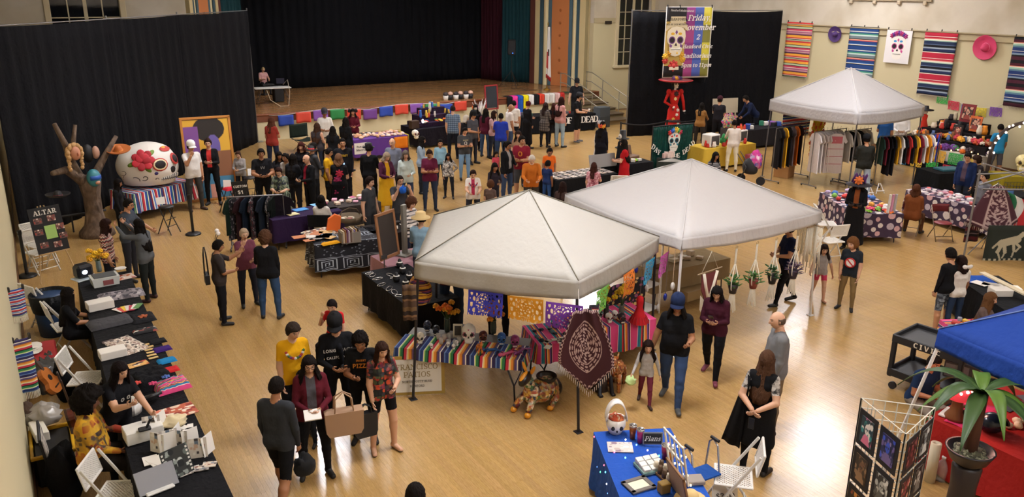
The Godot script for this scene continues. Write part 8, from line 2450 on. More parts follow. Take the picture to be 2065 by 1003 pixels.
func backdrop_stall()->void:
	var G:=V(19.15,0,-21.0)
	var t:=thing("tinsel_backdrop","dark green tinsel backdrop with a printed skull on a frame","backdrop",G,-.05)
	var sh:=cloth("0f3f38",.3,.8)
	var tin:=part(t,"tinsel",curtain(S(),V(-.85,0,0),V(.85,0,0),1.5,16.0,.03,3),sh)
	for s in [-1,1]: part(t,"frame_post",rod(S(),V(s*.87,0,0),V(s*.87,1.55,0),.02),mat("1c1c1e",.5))
	part(t,"frame_bar",rod(S(),V(-.87,1.52,0),V(.87,1.52,0),.02),mat("1c1c1e",.5))
	print_skull(tin,U(.02,.95),.72,.06,"e6e2d8","17141a","3a8a9c","c8342c")
	for i in 7: part(tin,"paper_flower",blossom(S(),V(-.2+.075*i,1.28+.09*sin(i/6.0*PI),.09),.1,Basis(),6),mat(["c8342c","2f4fb0","3a8ad0","d9a82c","e0c83c","4a9a4c","b52f4c"][i],.7))
	var txt:="DAY OF THE DEAD"
	for i in txt.length():
		if txt[i]==" ": continue
		var u:=i/14.0*2.0-1.0
		var x:=u*.86
		sign_text(tin,"letter",txt[i],.22,M.paper,X(rol(u*.5),V(x,.42+.42*u*u,.07)),true,true)
	goods(8,G+V(-.5,.5,.35),U(.25,.1),.0,["d9b8b0","e4d0c8"],"candy_bag","pink sweets bag at the foot of the tinsel backdrop","sweets bags",.12,.2)
	small_box(G+V(-.5,0,.35),.0,V(.62,.5,.36),"1c2a28","dark box of sweets before the tinsel backdrop","display_box")
	stanchion(V(21.9,0,-24.4),"black stanchion at the left of the red catrina",V(20.0,0,-24.9))
	stanchion(V(20.0,0,-24.9),"black stanchion between the red catrina and the stairs",null)
	stanchion(V(24.1,0,-24.5),"black stanchion at the right of the red catrina",V(21.9,0,-24.4))
	clothed_table(V(21.1,0,-20.6),.0,2.4,.9,"yellow cloth on the stall with wire crates",cloth("c8a83c"),.66)
	for q in [[20.45,.757,-20.5,"e0dcd6","white plastic crate at the left of the yellow stall"],[22.0,.757,-20.7,"dcd8d2","white plastic crate on the pink case at the yellow stall"],[22.0,.0,-19.9,"a84a5c","pink plastic case standing below the yellow stall"]]:
		var c:=thing("plastic_crate",q[4],"crate",V(q[0],q[1],q[2]),.1)
		part(c,"crate_body",bx(S(),V(0,.22,0),V(.5,.42,.4),Basis(),.02),mat(q[3],.5))
		part(c,"dark_mesh",lattice(.4,.32,9,X(Basis(),V(0,.22,.205))),mat("3a3836",.6))
	goods(16,V(21.1,.757,-20.5),U(1.0,.3),0,["c8342c","e0d8cc","d9a02c","8a3a2c","3a3436"],"stall_craft","small craft or jar on the yellow stall","crafts on yellow stall",.16,.16,1)
	goods(4,V(22.05,1.18,-20.7),U(.2,.1),0,["c8342c","d9641c"],"red_pot","little red pot on top of the white crate","red pots",.16,.14,1)
	solo("cactus_figure","green felt cactus standing on the yellow stall","figure",ball(ball(ball(S(),V(0,.2,0),V(.08,.22,.08)),V(.13,.24,0),V(.06,.1,.06)),V(-.12,.18,0),V(.06,.09,.06)),mat("2f8a4c",.8),V(20.95,.757,-20.4))
	solo("picture_board","cream picture board behind the crafters by the drape","board",bx(bx(bx(S(),V(0,1.35,0),V(1.2,.6,.04),pit(-.1)),V(-.5,.55,.03),V(.04,1.1,.04)),V(.5,.55,.03),V(.04,1.1,.04)),mat("b5a890",.7),V(25.2,0,-24.6),-.2)
	clothed_table(V(25.3,0,-22.6),.0,2.6,.8,"dark cloth on the crafters' table by the black drape",cloth("1c1a1e"),.66)
	goods(12,V(25.2,.757,-22.6),U(1.1,.25),0,["3a8a6a","e0dcd4","8a4aa0","2f4a9c","17171a"],"craft_supply","bright craft supply on the crafters' table","craft supplies",.2,.16)
	var mf:=solo("tinsel_bunch","bunch of coloured tinsel pompoms by the crafters","pompom",lump(V(.25,.3,.25),31,.6),tri_mat(art(17,"6a2a4a",["3a6ab0","c83a6a","3aa06a","d9d04c"],60),3.0),V(23.2,.9,-22.4))
	small_box(V(23.2,0,-22.4),.0,V(.4,.9,.4),"2a2628","dark plinth under the tinsel pompoms","plinth")
	var sr:=thing("stroller","black stroller draped with a bright pink skull blanket","stroller",V(19.76,.000,-17.97) ,.6)
	part(sr,"seat",lump(V(.22,.3,.25),4,.2),mat("17171b",.7)).position.y=.35
	part(sr,"blanket",lump(V(.26,.34,.2),5,.3),tri_mat(art(18,"b52f7a",["e6e2e0","c83a9a","2f4a9c","3a8ab0"],20),2.0)).position=V(.1,.5,.12)
	for q in [[-.25,-.3],[.25,-.3],[.0,.35]]: part(sr,"wheel",rod(S(),V(q[0]-.02,.14,q[1]),V(q[0]+.02,.14,q[1]),.14,-1,16),mat("141416",.7))
	for s in [-1,1]: part(sr,"push_bar",tube(S(),[V(s*.25,.15,-.3),V(s*.24,.6,-.1),V(s*.24,1.0,-.4)],.014),mat("3a3a3c",.4))
func glyphs(size:=96)->Image:
	var im:=Image.create(size,size,false,Image.FORMAT_RGB8)
	var n:=FastNoiseLite.new()
	n.seed=6
	n.frequency=.13
	for y in size:
		for x in size:
			var u:=absf(x/float(size)-.5); var v:=y/float(size)
			var pale:=(u<.09 and n.get_noise_2d(x*1.6,y)>.0) or (absf(u-.1)<.008) or (v>.9 and v<.94) or (v<.3 and u>.14 and n.get_noise_2d(x*.7,y*2.0)>.18)
			im.set_pixel(x,y,Color("ad9690") if pale else Color("45202a"))
	return im
#- the crowd
func zig(size:=64)->Image:
	var im:=Image.create(size,size,false,Image.FORMAT_RGB8)
	for y in size:
		for x in size:
			var v:=posmod(y+absi(x%16-8),18)
			im.set_pixel(x,y,Color("8a2f2c") if v<6 else (Color("d9c8b4") if v<11 else Color("2a1c20")))
	return im
func checks(a: String,b: String,c: String,size:=64)->Image:
	var im:=Image.create(size,size,false,Image.FORMAT_RGB8)
	for y in size:
		for x in size:
			var h:=int(x%16<6)+int(y%16<6)
			im.set_pixel(x,y,Color([a,b,c][h]))
	return im
func crowd()->void:
	M.zigzag=tri_mat(zig(),4.0)
	M.floral_shawl=tri_mat(art(101,"c8961c",["7a2418","3a3034","a03a1c","d9a82c","5a4a2c"],46,64),2.2)
	M.floral_dark=tri_mat(art(102,"22281f",["7a8a70","17171c","a8b09a","2a2f4a"],60,64),3.0)
	M.floral_pink=tri_mat(art(103,"a85a6a",["d9a8b0","7a2f40","e0c0c4","8a4a58"],60,64),3.5)
	M.floral_black=tri_mat(art(104,"17151a",["b52f2c","c8502c","3a3a44","8a2f4c","4a5a3c"],40,64),3.2)
	M.stripe_top=tri_mat(stripes(["d8d0c8",3,"2a2a30",2,"d8d0c8",3,"2a2a30",2,"d8d0c8",3,"2a2a30",2,"d8d0c8",3,"2a2a30",2],64),3.0)
	M.stripe_dark=tri_mat(stripes(["2a2a2e",3,"9a9490",1,"2a2a2e",3,"9a9490",1,"2a2a2e",3,"9a9490",1],64),3.0)
	M.plaid=tri_mat(checks("7f93a8","50647c","303f56"),4.0)
	M.coat_plaid=tri_mat(checks("6a625c","453d3a","2a2626"),2.6)
	M.print_grey=tri_mat(art(105,"b0a89e",["3a3634","6a625c","d8d2c8","24211f"],70,64),3.0)
	M.print_shorts=tri_mat(art(106,"2c3138",["5a626c","17191d","7f868c"],70,64),3.0)
	person({label="man in a grey-blue shirt hugging a woman by the side tables",at=V(1.60,.00,-18.03),yaw=.96,h=1.76,top="3d434c",low="2a2a30",do="crop",specs=true,skin="b5825f",s={arms="reach/reach",lean=6.0}})
	person({label="woman in a grey cardigan with a long black ponytail being hugged",at=V(1.73,.00,-16.60),yaw=-2.2,h=1.66,top="55585c",low="1f2322",sleeve="long",do="vlong",shoe="3a1a1c",skin="b5825f",s={arms="high/high",w=1.0,b=1.1}})
	person({label="woman in a red and white zigzag top behind the side table",at=V(1.12,.00,-17.07),yaw=1.24,h=1.62,top=M.zigzag,low="1c1b20",sleeve="elbow",do="wavy",hair="2a1712",skin="b5825f",s={arms="down/down",w=1.0}})
	person({label="seated woman in black with long curly hair by the blue bin",at=V(.23,.00,-14.31),yaw=1.47,h=1.27,top="101013",low="101013",sleeve="elbow",do="vlong",skin="9c6b4a",s={legs="sit",arms="table/table",w=1.0,turn=20.0,fine=true}})
	person({label="face painter in a black skull shirt leaning over a seated woman",at=V(.49,.00,-10.19),yaw=.56,h=1.66,top="131317",low="17171b",do="long",skin="c99b7d",hair="171011",print=[["o o",.1,"a8a39a",.0]],s={arms="reach/wave",w=1.0,lean=16.0,b=1.1,fine=true}})
	person({label="seated woman with curly black hair in a yellow floral shawl",at=V(.17,.00,-9.92),yaw=1.29,h=1.42,top=M.floral_shawl,low="1a1512",sleeve="long",do="afro",skin="6e4732",s={legs="sit",arms="table/lap",w=1.0,b=1.5,fine=true}})
	person({label="dark-haired woman in black beside the giant skull table",at=V(1.80,.00,-21.28),yaw=1.14,h=1.5,top="121215",low="121215",sleeve="long",do="long",skin="9c6b4a",s={arms="hold/down",w=1.0}})
	person({label="man in a white T-shirt and white cap scratching his head",at=V(3.89,.00,-23.24),yaw=.27,h=1.9,top="dcd8d2",low="3c3a38",cap="e4e1dc",shoe="4a3428",do="crop",skin="b5825f",s={arms="down/face",legs="ease",b=1.1}})
	person({label="woman in a black cardigan over red checking her phone",at=V(4.45,.00,-23.68),yaw=-.33,h=1.88,top="141316",low="121214",sleeve="long",front="c03430",do="bun",hair="2a1a14",skin="c99b7d",s={arms="phone/phone",w=1.0,open=true}})
	person({label="girl in a grey sweater holding a black and white sign",at=V(5.29,.00,-23.86),yaw=-.65,h=1.42,top="8f8a86",low="1a1a1e",sleeve="long",do="tail",hair="3a241a",skin="c99b7d",s={arms="hold/hold",w=.7,b=.85,nod=20.0}})
	person({label="long-haired woman in a rust top and jeans by the stage",at=V(7.15,.00,-27.22),yaw=2.36,h=1.78,top="8a3026",low="20263a",do="long",hair="4a2a1c",skin="b5825f",s={arms="down/hold",w=1.0,b=1.15}})
	person({label="heavy man in a black printed shirt at the edge of the crowd",at=V(5.38,.00,-21.71),yaw=-.16,h=1.84,top="151417",low="161618",do="short",skin="9c6b4a",print=[["VV",.09,"8a8a8a",.0]],s={arms="hold/hold",b=1.3}})
	person({label="teenage girl with dark hair in a black and white top",at=V(6.00,.00,-22.26),yaw=-.09,h=1.61,top="27262b",low="1a1a1c",do="long",skin="9c6b4a",s={arms="down/down",w=.8,b=.9}})
	person({label="young woman in a pale top beside the dark-haired girl",at=V(6.02,.00,-21.65),yaw=-.88,h=1.67,top="9a938c",low="1a1a1c",do="tail",skin="9c6b4a",s={arms="phone/down",w=1.0}})
	person({label="woman with auburn hair in a black blouse in the crowd",at=V(6.74,.00,-22.56),yaw=-.64,h=1.76,top="161418",low="1a1a1c",sleeve="long",do="bob",hair="3f1c16",skin="c99b7d",s={arms="down/down",w=1.0}})
	person({label="man in a grey jacket and black fedora with red band",at=V(6.74,.00,-21.65),yaw=1.79,h=1.87,top="3b3b3e",low="19191b",sleeve="long",do="short",skin="b5825f",s={arms="down/hold"}})
	person({label="balding man in a black blazer over a red shirt",at=V(6.34,.00,-20.75),yaw=-1.34,h=1.76,top="131315",low="131315",sleeve="long",front="8f1a30",do="bald",hair="5a4a40",skin="c99b7d",s={arms="hold/hold",open=true,b=1.1}})
	person({label="woman in a green camouflage floral blouse carrying a sage bag",at=V(5.44,.00,-20.28),yaw=-.52,h=1.6,top=M.floral_dark,low="24241f",sleeve="elbow",do="short",hair="2a1612",skin="c99b7d",s={arms="hold/hold",w=1.0,b=1.15,nod=24.0}})
	person({label="woman with long black hair in a dark jacket, back turned",at=V(6.04,.00,-21.16),yaw=2.34,h=1.72,top="18181c",low="1c1c20",sleeve="long",do="vlong",skin="9c6b4a",s={arms="down/hold",w=1.0}})
	person({label="woman in glasses and a bright yellow T-shirt",at=V(7.16,.00,-21.62),yaw=.99,h=1.7,top="d9a51c",low="1c1c1e",do="tail",hair="17110f",specs=true,skin="b5825f",s={arms="down/down",w=1.0,b=1.15}})
	person({label="tall man in a black shirt with a yellow chest print",at=V(7.67,.00,-21.82),yaw=-.25,h=1.91,top="16161a",low="17171b",sleeve="long",do="crop",print=[["ARMY",.08,"c8a01c",.03]],skin="b5825f",s={arms="down/down",b=1.15}})
	person({label="woman in a black dress with magenta roses, photographing",at=V(7.03,.00,-20.38),yaw=2.63,h=1.76,top="131215",low="131215",skirtc="131215",do="bob",hair="6a4a34",skin="c99b7d",s={arms="phone/phone",w=1.0,skirt=.8,flare=.02,b=1.1}})
	person({label="man in a black suit and black hat, back to the camera",at=V(8.08,.00,-20.89),yaw=2.51,h=1.84,top="111113",low="111113",sleeve="long",do="short",skin="b5825f",s={arms="down/hold"}})
	person({label="man with receding hair in a grey-blue T-shirt",at=V(9.00,.00,-21.38),yaw=-.83,h=1.87,top="6a6e7c",low="2a2a2e",sleeve="long",do="bald",hair="4a3a30",skin="c99b7d",s={arms="down/phone",b=1.1}})
	person({label="older woman in purple with a yellow scarf and skirt",at=V(8.29,.00,-20.24),yaw=.13,h=1.72,top="4a1f38",low="c89a1c",sleeve="long",front="c8981c",skirtc="c8981c",do="bob",hair="8a7a68",skin="c99b7d",s={arms="hold/hold",w=1.0,skirt=.8,flare=.06,nod=22.0,open=true}})
	person({label="woman in a pale denim jacket with a backpack strap",at=V(8.87,.00,-20.24),yaw=-.24,h=1.72,top="b9c6c2",low="33415a",sleeve="long",do="bob",hair="5a5048",skin="c99b7d",s={arms="hold/down",w=1.0}})
	person({label="young man in a dark grey T-shirt behind the craft tables",at=V(6.74,.00,-17.54),yaw=.59,h=1.76,top="37383b",low="2a2a2c",do="short",hair="20140f",skin="c99b7d",s={arms="loose/loose",b=.95}})
	person({label="man in a grey T-shirt holding a blue cloth to his face",at=V(7.46,.00,-17.42),yaw=-.06,h=1.74,top="3a3a3d",low="2c2c30",do="crop",hair="241610",specs=true,skin="c99b7d",s={arms="face/face",b=1.15}})
	person({label="man in a white shirt and dark cap behind the bread table",at=V(9.14,.00,-27.69),yaw=-.14,h=1.87,top="dcd8d0",low="2a2a30",sleeve="elbow",do="crop",cap="3c3c42",skin="9c6b4a",s={arms="hold/hold",b=1.1}})
	person({label="woman in a maroon sweater wearing cat ears",at=V(10.47,.00,-28.48),yaw=-.35,h=1.7,top="5a1826",low="241a1e",sleeve="long",do="long",skin="b5825f",s={arms="hold/hold",w=1.0}})
	person({label="woman with long brown hair in a sleeveless top",at=V(8.19,.00,-25.69),yaw=2.31,h=1.74,top="3a3436",low="232a3a",sleeve="none",do="vlong",hair="3a2418",skin="c99b7d",s={arms="down/hold",w=1.0}})
	person({label="woman with black wavy hair in black at the bread table",at=V(8.46,.00,-24.92),yaw=2.64,h=1.72,top="131316",low="17171b",do="long",skin="b5825f",s={arms="down/down",w=1.0}})
	person({label="tall woman with straight black hair in a black coat",at=V(9.25,.00,-25.95),yaw=2.28,h=1.8,top="121214",low="131316",sleeve="long",do="vlong",skin="b5825f",s={arms="hold/down",w=1.0}})
	person({label="seated vendor in a white sweater with a black bob",at=V(5.82,.00,-18.28),yaw=2.57,h=1.25,top="cfc9c2",low="2a2a2e",sleeve="long",do="bob",skin="b5825f",s={legs="sit",arms="table/table",w=1.0,b=1.1}})
	person({label="curly-haired woman in a striped top beside the cream tent",at=V(6.90,.00,-15.61),yaw=.37,h=1.66,top=M.stripe_top,low="1c2030",sleeve="long",do="curly",hair="4a2c1c",skin="c99b7d",s={arms="hold/hold",w=1.0,nod=18.0}})
	person({label="man in a pale blue checked shirt and straw hat",at=V(6.48,.00,-14.14),yaw=2.36,h=1.72,top="7f9db0",low="2a3040",sleeve="elbow",do="short",skin="c99b7d",s={arms="hold/hold"}})
	person({label="man in a blue plaid shirt, back to the camera",at=V(13.33,.00,-26.12),yaw=2.58,h=1.91,top=M.plaid,low="1a1d26",do="crop",hair="2a1c16",skin="c99b7d",s={arms="down/down",b=1.05}})
	person({label="white-haired woman in a black vest",at=V(13.34,.00,-25.20),yaw=.56,h=1.7,top="1a1a1e",low="1a1a1e",sleeve="long",do="bob",hair="c8c0b4",skin="c99b7d",s={arms="down/down",w=1.0,b=1.1}})
	person({label="man in a black cap and grey T-shirt near the altar",at=V(13.53,.00,-25.01),yaw=.29,h=1.84,top="47474c",low="2a2a30",do="crop",cap="1a1a1c",skin="b5825f",s={arms="down/hold",b=1.1}})
	person({label="woman in skull face paint with a flower crown",at=V(14.74,.00,-27.04),yaw=-.32,h=1.76,top="1a1418",low="17141a",sleeve="long",do="long",skin="d8d0c4",lips="2a1014",s={arms="wave/hold",w=1.0}})
	person({label="woman with black hair in a maroon top and jeans",at=V(14.50,.00,-25.85),yaw=2.11,h=1.76,top="551a2e",low="3a5272",sleeve="long",do="long",skin="b5825f",s={arms="down/hold",w=1.0,legs="ease"}})
	person({label="woman in a pale pink top near the blue-shirted man",at=V(14.65,.00,-25.55),yaw=.7,h=1.72,top="c09a9c",low="2a2e3a",do="long",hair="2a1812",skin="b5825f",s={arms="hold/hold",w=1.0,legs="ease"}})
	person({label="man in a royal blue shirt and jeans, back turned",at=V(14.24,.00,-24.28),yaw=2.52,h=1.82,top="2338a0",low="2f3f58",do="crop",skin="6e4732",s={arms="hold/down",b=1.2}})
	person({label="bald man in a white shirt by the shirt stall",at=V(15.49,.00,-25.78),yaw=1.38,h=1.87,top="d6d0ca",low="3a4a66",do="none",skin="9c6b4a",s={arms="hold/down",b=1.15}})
	person({label="man in a white and black lettered jersey",at=V(16.11,.00,-26.52),yaw=2.42,h=1.87,top="dcd8d2",low="1c1c20",do="crop",print=[],skin="b5825f",s={arms="down/down"}})
	person({label="woman with dark red hair in a long black dress",at=V(16.76,.00,-26.57),yaw=1.71,h=1.8,top="131114",low="131114",sleeve="long",skirtc="131114",do="bun",hair="4a1418",skin="b5825f",s={arms="hold/down",w=1.0,skirt=.95,flare=.03}})
	person({label="woman in a grey and brown plaid coat",at=V(17.47,.00,-26.44),yaw=2.03,h=1.72,top=M.coat_plaid,low="17171c",sleeve="long",skirtc=M.coat_plaid,do="long",hair="2a1c18",skin="b5825f",s={arms="hold/hold",w=1.0,skirt=.35,flare=.02}})
	person({label="woman in black with long reddish hair by the shirt table",at=V(18.12,.00,-26.82),yaw=2.2,h=1.61,top="161418",low="1a1c24",sleeve="long",do="vlong",hair="3a1a14",skin="b5825f",s={arms="hold/down",w=1.0}})
	person({label="woman in a pink blouse and pale jeans with a black bag",at=V(18.00,.00,-26.16),yaw=1.84,h=1.94,top="c08a86",low="8fa3b0",sleeve="long",do="vlong",hair="2a1410",skin="c99b7d",s={arms="hold/down",w=1.0}})
	person({label="big man in a black shirt and cap behind the shirt table",at=V(21.88,.00,-30.55),yaw=-.45,h=2.01,top="17171a",low="17171a",do="crop",cap="17171a",skin="c99b7d",s={arms="loose/loose",b=1.3}})
	person({label="man in a black apron, cap and shorts with a white cup",at=V(19.23,.00,-26.72),yaw=.6,h=1.94,top="161618",low="141416",legs="shorts",do="crop",cap="2a2a2c",skin="c99b7d",shoe="55555a",sole="c8c4bc",s={arms="carry/hold",b=1.15}})
	person({label="man in a charcoal printed T-shirt looking at his phone",at=V(12.14,.00,-23.00),yaw=-.14,h=1.69,top="3f4042",low="6f8fae",do="crop",skin="b5825f",print=[["RAIDER",.05,"c8b98c",.04],["O",.16,"c8c4bc",-.06]],s={arms="phone/phone",b=1.1,nod=24.0}})
	person({label="woman in a pale blue top carrying a dark bag",at=V(10.14,.00,-21.99),yaw=.96,h=1.72,top="8b9aa8",low="20242c",sleeve="long",do="long",skin="b5825f",s={arms="down/hold",w=1.0}})
	person({label="boy in a light blue printed T-shirt",at=V(11.09,.00,-22.62),yaw=-.37,h=1.46,top="7fa6b8",low="2a2c34",sleeve="long",do="crop",skin="9c6b4a",print=[],s={arms="down/down",kid=.6}})
	person({label="woman in a maroon V-neck texting near the tent",at=V(9.49,.00,-20.04),yaw=-.35,h=1.72,top="5c1a34",low="2a3448",do="tail",hair="20120e",skin="9c6b4a",s={arms="phone/phone",w=1.0,b=1.1,nod=24.0}})
	person({label="girl in a black and white print sweater",at=V(10.58,.00,-21.04),yaw=-.64,h=1.35,top=M.print_grey,low="1f2026",sleeve="long",do="long",skin="9c6b4a",s={arms="hip/down",w=.7,b=.9,legs="ease"}})
	person({label="woman in a black hooded jacket and glasses",at=V(11.78,.00,-19.74),yaw=.33,h=1.8,top="121215",low="33415a",sleeve="long",front="8a8684",do="tail",specs=true,skin="9c6b4a",s={arms="hold/down",w=1.0,b=1.1,open=true}})
	person({label="man in a maroon T-shirt with folded arms and grey shorts",at=V(12.32,.00,-19.82),yaw=-.82,h=1.89,top="7a1a2a",low="4a4a4c",legs="shorts",do="short",skin="b5825f",print=[["O",.18,"c87a24",.0]],s={arms="fold/fold",b=1.2,turn=40.0}})
	person({label="woman in a brown top behind the man in maroon",at=V(13.19,.00,-21.40),yaw=-.73,h=1.74,top="8a6a52",low="3a3030",do="long",hair="2a1a14",skin="c99b7d",s={arms="down/down",w=1.0}})
	person({label="white-haired man in an orange-brown sweater looking down",at=V(11.52,.00,-18.03),yaw=-.48,h=1.74,top="b5641f",low="3a342e",sleeve="long",do="crop",hair="d0c8bc",skin="c99b7d",s={arms="table/table",b=1.2,nod=30.0,lean=6.0}})
	person({label="boy in a bright orange T-shirt behind the photo table",at=V(13.30,.00,-19.84),yaw=-.42,h=1.46,top="d9641c",low="2a2a30",do="crop",skin="9c6b4a",s={arms="down/down",kid=.6,nod=24.0}})
	person({label="small boy in navy with his back turned",at=V(12.67,.00,-18.99),yaw=2.03,h=1.29,top="20305a",low="2a4a7a",do="crop",skin="9c6b4a",s={arms="down/down",kid=.7}})
	person({label="toddler in a pink top beside the woman in black",at=V(12.78,.00,-22.10),yaw=-0,h=1.01,top="c84a5c",low="2a2a30",do="short",skin="9c6b4a",s={arms="down/down",kid=1.0}})
	person({label="small girl with long dark hair in a dark top",at=V(10.98,.00,-19.07),yaw=-.17,h=1.38,top="2c2630",low="2a2a30",sleeve="long",do="long",skin="9c6b4a",s={arms="hold/down",kid=.7}})
	person({label="woman in a white blouse with red embroidery at the tent",at=V(9.78,.00,-18.08),yaw=-.41,h=1.5,top="d8d0c8",low="2a2a30",front="a82f4c",emb=["b52f4c","c85a2c","3a3a8a"],do="short",hair="2a1812",skin="c99b7d",s={arms="table/table",w=1.0,b=1.2,open=true,nod=24.0}})
	person({label="brown-haired child behind the cream canopy",at=V(10.09,.00,-17.73),yaw=2.28,h=1.25,top="5a4a44",low="2a2a30",do="mop",hair="4a2c1a",skin="c99b7d",s={arms="down/down",kid=.6}})
	person({label="person with long brown hair behind the cream canopy peak",at=V(10.99,.00,-15.82),yaw=2.01,h=1.5,top="3a2a26",low="2a2a30",do="vlong",hair="241410",skin="c99b7d",s={arms="down/down",w=1.0}})
	person({label="woman in a pink floral blouse seated with her back turned",at=V(13.02,.00,-17.28),yaw=2.32,h=1.5,top=M.floral_pink,low="2a2a30",do="long",hair="3a1e16",skin="c99b7d",s={arms="down/table",w=1.0,b=1.05}})
	person({label="woman in a long white gown and silver headpiece",at=V(16.89,.00,-22.11),yaw=2.4,h=1.49,top="d8d4ce",low="d8d4ce",sleeve="long",skirtc="d8d4ce",do="bun",hair="b9b6b4",skin="c99b7d",s={arms="down/down",w=1.0,skirt=1.02,flare=.09}})
	person({label="woman in black with an orange flower crown",at=V(16.29,.00,-21.26),yaw=1.96,h=1.8,top="15131a",low="15131a",sleeve="long",skirtc="15131a",do="long",skin="b5825f",s={arms="down/down",w=1.0,skirt=.95,flare=.04}})
	person({label="woman in a red off-shoulder dress with black hair",at=V(15.06,.00,-18.50),yaw=-2.43,h=1.76,top="a8161c",low="a8161c",skirtc="a8161c",do="vlong",skin="c99b7d",shoe="1a1214",s={arms="hold/hold",w=1.0,skirt=.72,flare=.07}})
	person({label="figure in black with a skull mask and top hat",at=V(15.66,.00,-19.38),yaw=-1.73,h=1.78,top="111113",low="111113",sleeve="long",do="none",skin="cfc8b8",s={arms="down/down"}})
	person({label="woman in a tan sweater working by the black drape",at=V(22.67,.00,-23.37),yaw=2.02,h=1.76,top="8a6234",low="2a2420",sleeve="long",do="long",skin="b5825f",s={arms="reach/reach",w=1.0,b=1.1}})
	person({label="man in a dark shirt and cap at the crafters' table",at=V(23.77,.00,-23.52),yaw=2.18,h=1.89,top="221f24",low="1c1c20",do="crop",cap="3a1a22",skin="b5825f",s={arms="reach/down",b=1.2}})
	person({label="person in navy bending over beside the drape",at=V(25.75,.00,-23.46),yaw=-1.88,h=1.85,top="17203a",low="17171c",sleeve="long",do="short",skin="b5825f",s={arms="reach/reach",lean=38.0,b=1.1}})
	person({label="man in a cream vest with red sleeves and cream trousers",at=V(20.66,.00,-19.66),yaw=-3.69,h=1.75,top="d8cfc4",low="d9cfb4",sleeve="long",do="crop",skin="9c6b4a",s={arms="reach/down",b=1.05,legs="ease"}})
	person({label="seated woman in a dark striped top by the tinsel backdrop",at=V(17.58,.00,-17.41),yaw=-.09,h=1.35,top=M.stripe_dark,low="2a2a2e",sleeve="elbow",do="long",skin="9c6b4a",s={legs="sit",arms="lap/lap",w=1.0}})
	person({label="man in a dark jacket and black cap browsing the racks",at=V(21.36,.00,-15.07),yaw=-3.75,h=1.87,top="24241f",low="8a9298",sleeve="long",do="crop",cap="141416",skin="b5825f",s={arms="phone/down",b=1.2,legs="walk"}})
	person({label="man in a blue shirt under the far white canopy",at=V(26.01,.00,-17.71),yaw=1.91,h=1.89,top="1f4a80",low="2a2a30",do="crop",skin="9c6b4a",s={arms="hold/down",b=1.1}})
	person({label="person in a white sweatshirt under the far white canopy",at=V(27.16,.00,-17.84),yaw=-.99,h=1.84,top="dcd9d4",low="2a2a30",sleeve="long",do="short",skin="b5825f",s={arms="hold/hold",b=1.1}})
	person({label="man in a turquoise T-shirt by the lighted altar",at=V(27.37,.00,-14.48),yaw=-3.7,h=1.84,top="2a86b8",low="4a4a50",legs="shorts",do="crop",skin="9c6b4a",s={arms="carry/down",b=1.1,legs="ease"}})
	person({label="person with brown curly hair behind the boy in navy",at=V(22.93,.00,-12.46),yaw=-2.12,h=1.57,top="2a2426",low="2a2426",sleeve="long",do="curly",hair="2a1a12",skin="c99b7d",s={arms="down/hold",w=1.0,lean=14.0}})
	person({label="teenage boy in a navy hooded jacket and grey shirt",at=V(21.91,.00,-12.31),yaw=-1.32,h=1.8,top="18264a",low="2a2e38",sleeve="long",front="4a3a44",do="crop",skin="b5825f",s={arms="down/down",b=1.15,open=true,nod=22.0}})
	person({label="boy in a grey hooded top behind the poncho",at=V(20.65,.00,-11.07),yaw=-1.95,h=1.64,top="6a6a70",low="2a2a30",sleeve="long",do="short",skin="c99b7d",s={arms="down/down",kid=.3}})
	person({label="woman in a long black dress with face paint and purple hat",at=V(16.78,.00,-11.89),yaw=-1.04,h=1.77,top="121114",low="121114",sleeve="long",skirtc="121114",front="8a4a24",do="long",skin="3a2a26",s={arms="fold/fold",w=1.0,skirt=1.0,flare=.05,open=true}})
	person({label="seated woman in a brown shirt at the dotted tables",at=V(19.01,.00,-11.85),yaw=1.95,h=1.33,top="7a4422",low="5a3a26",sleeve="elbow",do="bob",hair="4a2a18",skin="c99b7d",s={legs="sit",arms="table/lap",w=1.0,b=1.35}})
	person({label="vendor in a navy top and wide black trousers under the tent",at=V(12.48,.00,-10.19),yaw=-1.93,h=1.66,top="141c38",low="121214",do="short",hair="2a1a14",skin="b5825f",s={arms="hold/hold",w=1.0,b=1.1,legs="walk"}})
	person({label="small girl in a grey dress and pink shorts by the tent leg",at=V(13.31,.00,-10.01),yaw=-.66,h=1.17,top="9a938f",low="c23a5c",do="long",hair="20130f",legs="short",barefoot=true,skin="c99b7d",s={arms="side/out",kid=.7,legs="walk"}})
	person({label="long-haired boy in a black T-shirt with a red ring print",at=V(13.34,.00,-9.38),yaw=-1.13,h=1.47,top="22262c",low="7a6440",do="mop",hair="6a4424",skin="c99b7d",shoe="17171a",s={arms="down/down",kid=.5,legs="ease",turn=-30.0}})
	person({label="boy in a black long-sleeved shirt and patterned shorts",at=V(13.94,.00,-7.80),yaw=-3.33,h=1.59,top="111114",low=M.print_shorts,sleeve="long",legs="shorts",do="crop",skin="b5825f",s={arms="down/down",kid=.4}})
	person({label="girl in a white T-shirt with a big white bow",at=V(14.11,.00,-7.69),yaw=-3.52,h=1.44,top="d6d0c6",low="26344a",do="bob",hair="20110c",skin="9c6b4a",s={arms="phone/down",kid=.4}})
	person({label="woman with long light brown hair beside the blue canopy",at=V(12.56,.00,-6.36),yaw=.29,h=1.5,top="5a4a44",low="2a2a30",do="vlong",hair="5a3c22",skin="c99b7d",s={arms="table/table",w=1.0,fine=true}})
	person({label="seated man in a navy polo shirt holding a glowing phone",at=V(10.28,.00,-5.89),yaw=-.18,h=1.22,top="162c4c",low="7a7468",do="crop",skin="9c6b4a",s={legs="sit",arms="phone/phone",lean=14.0,b=1.15,fine=true}})
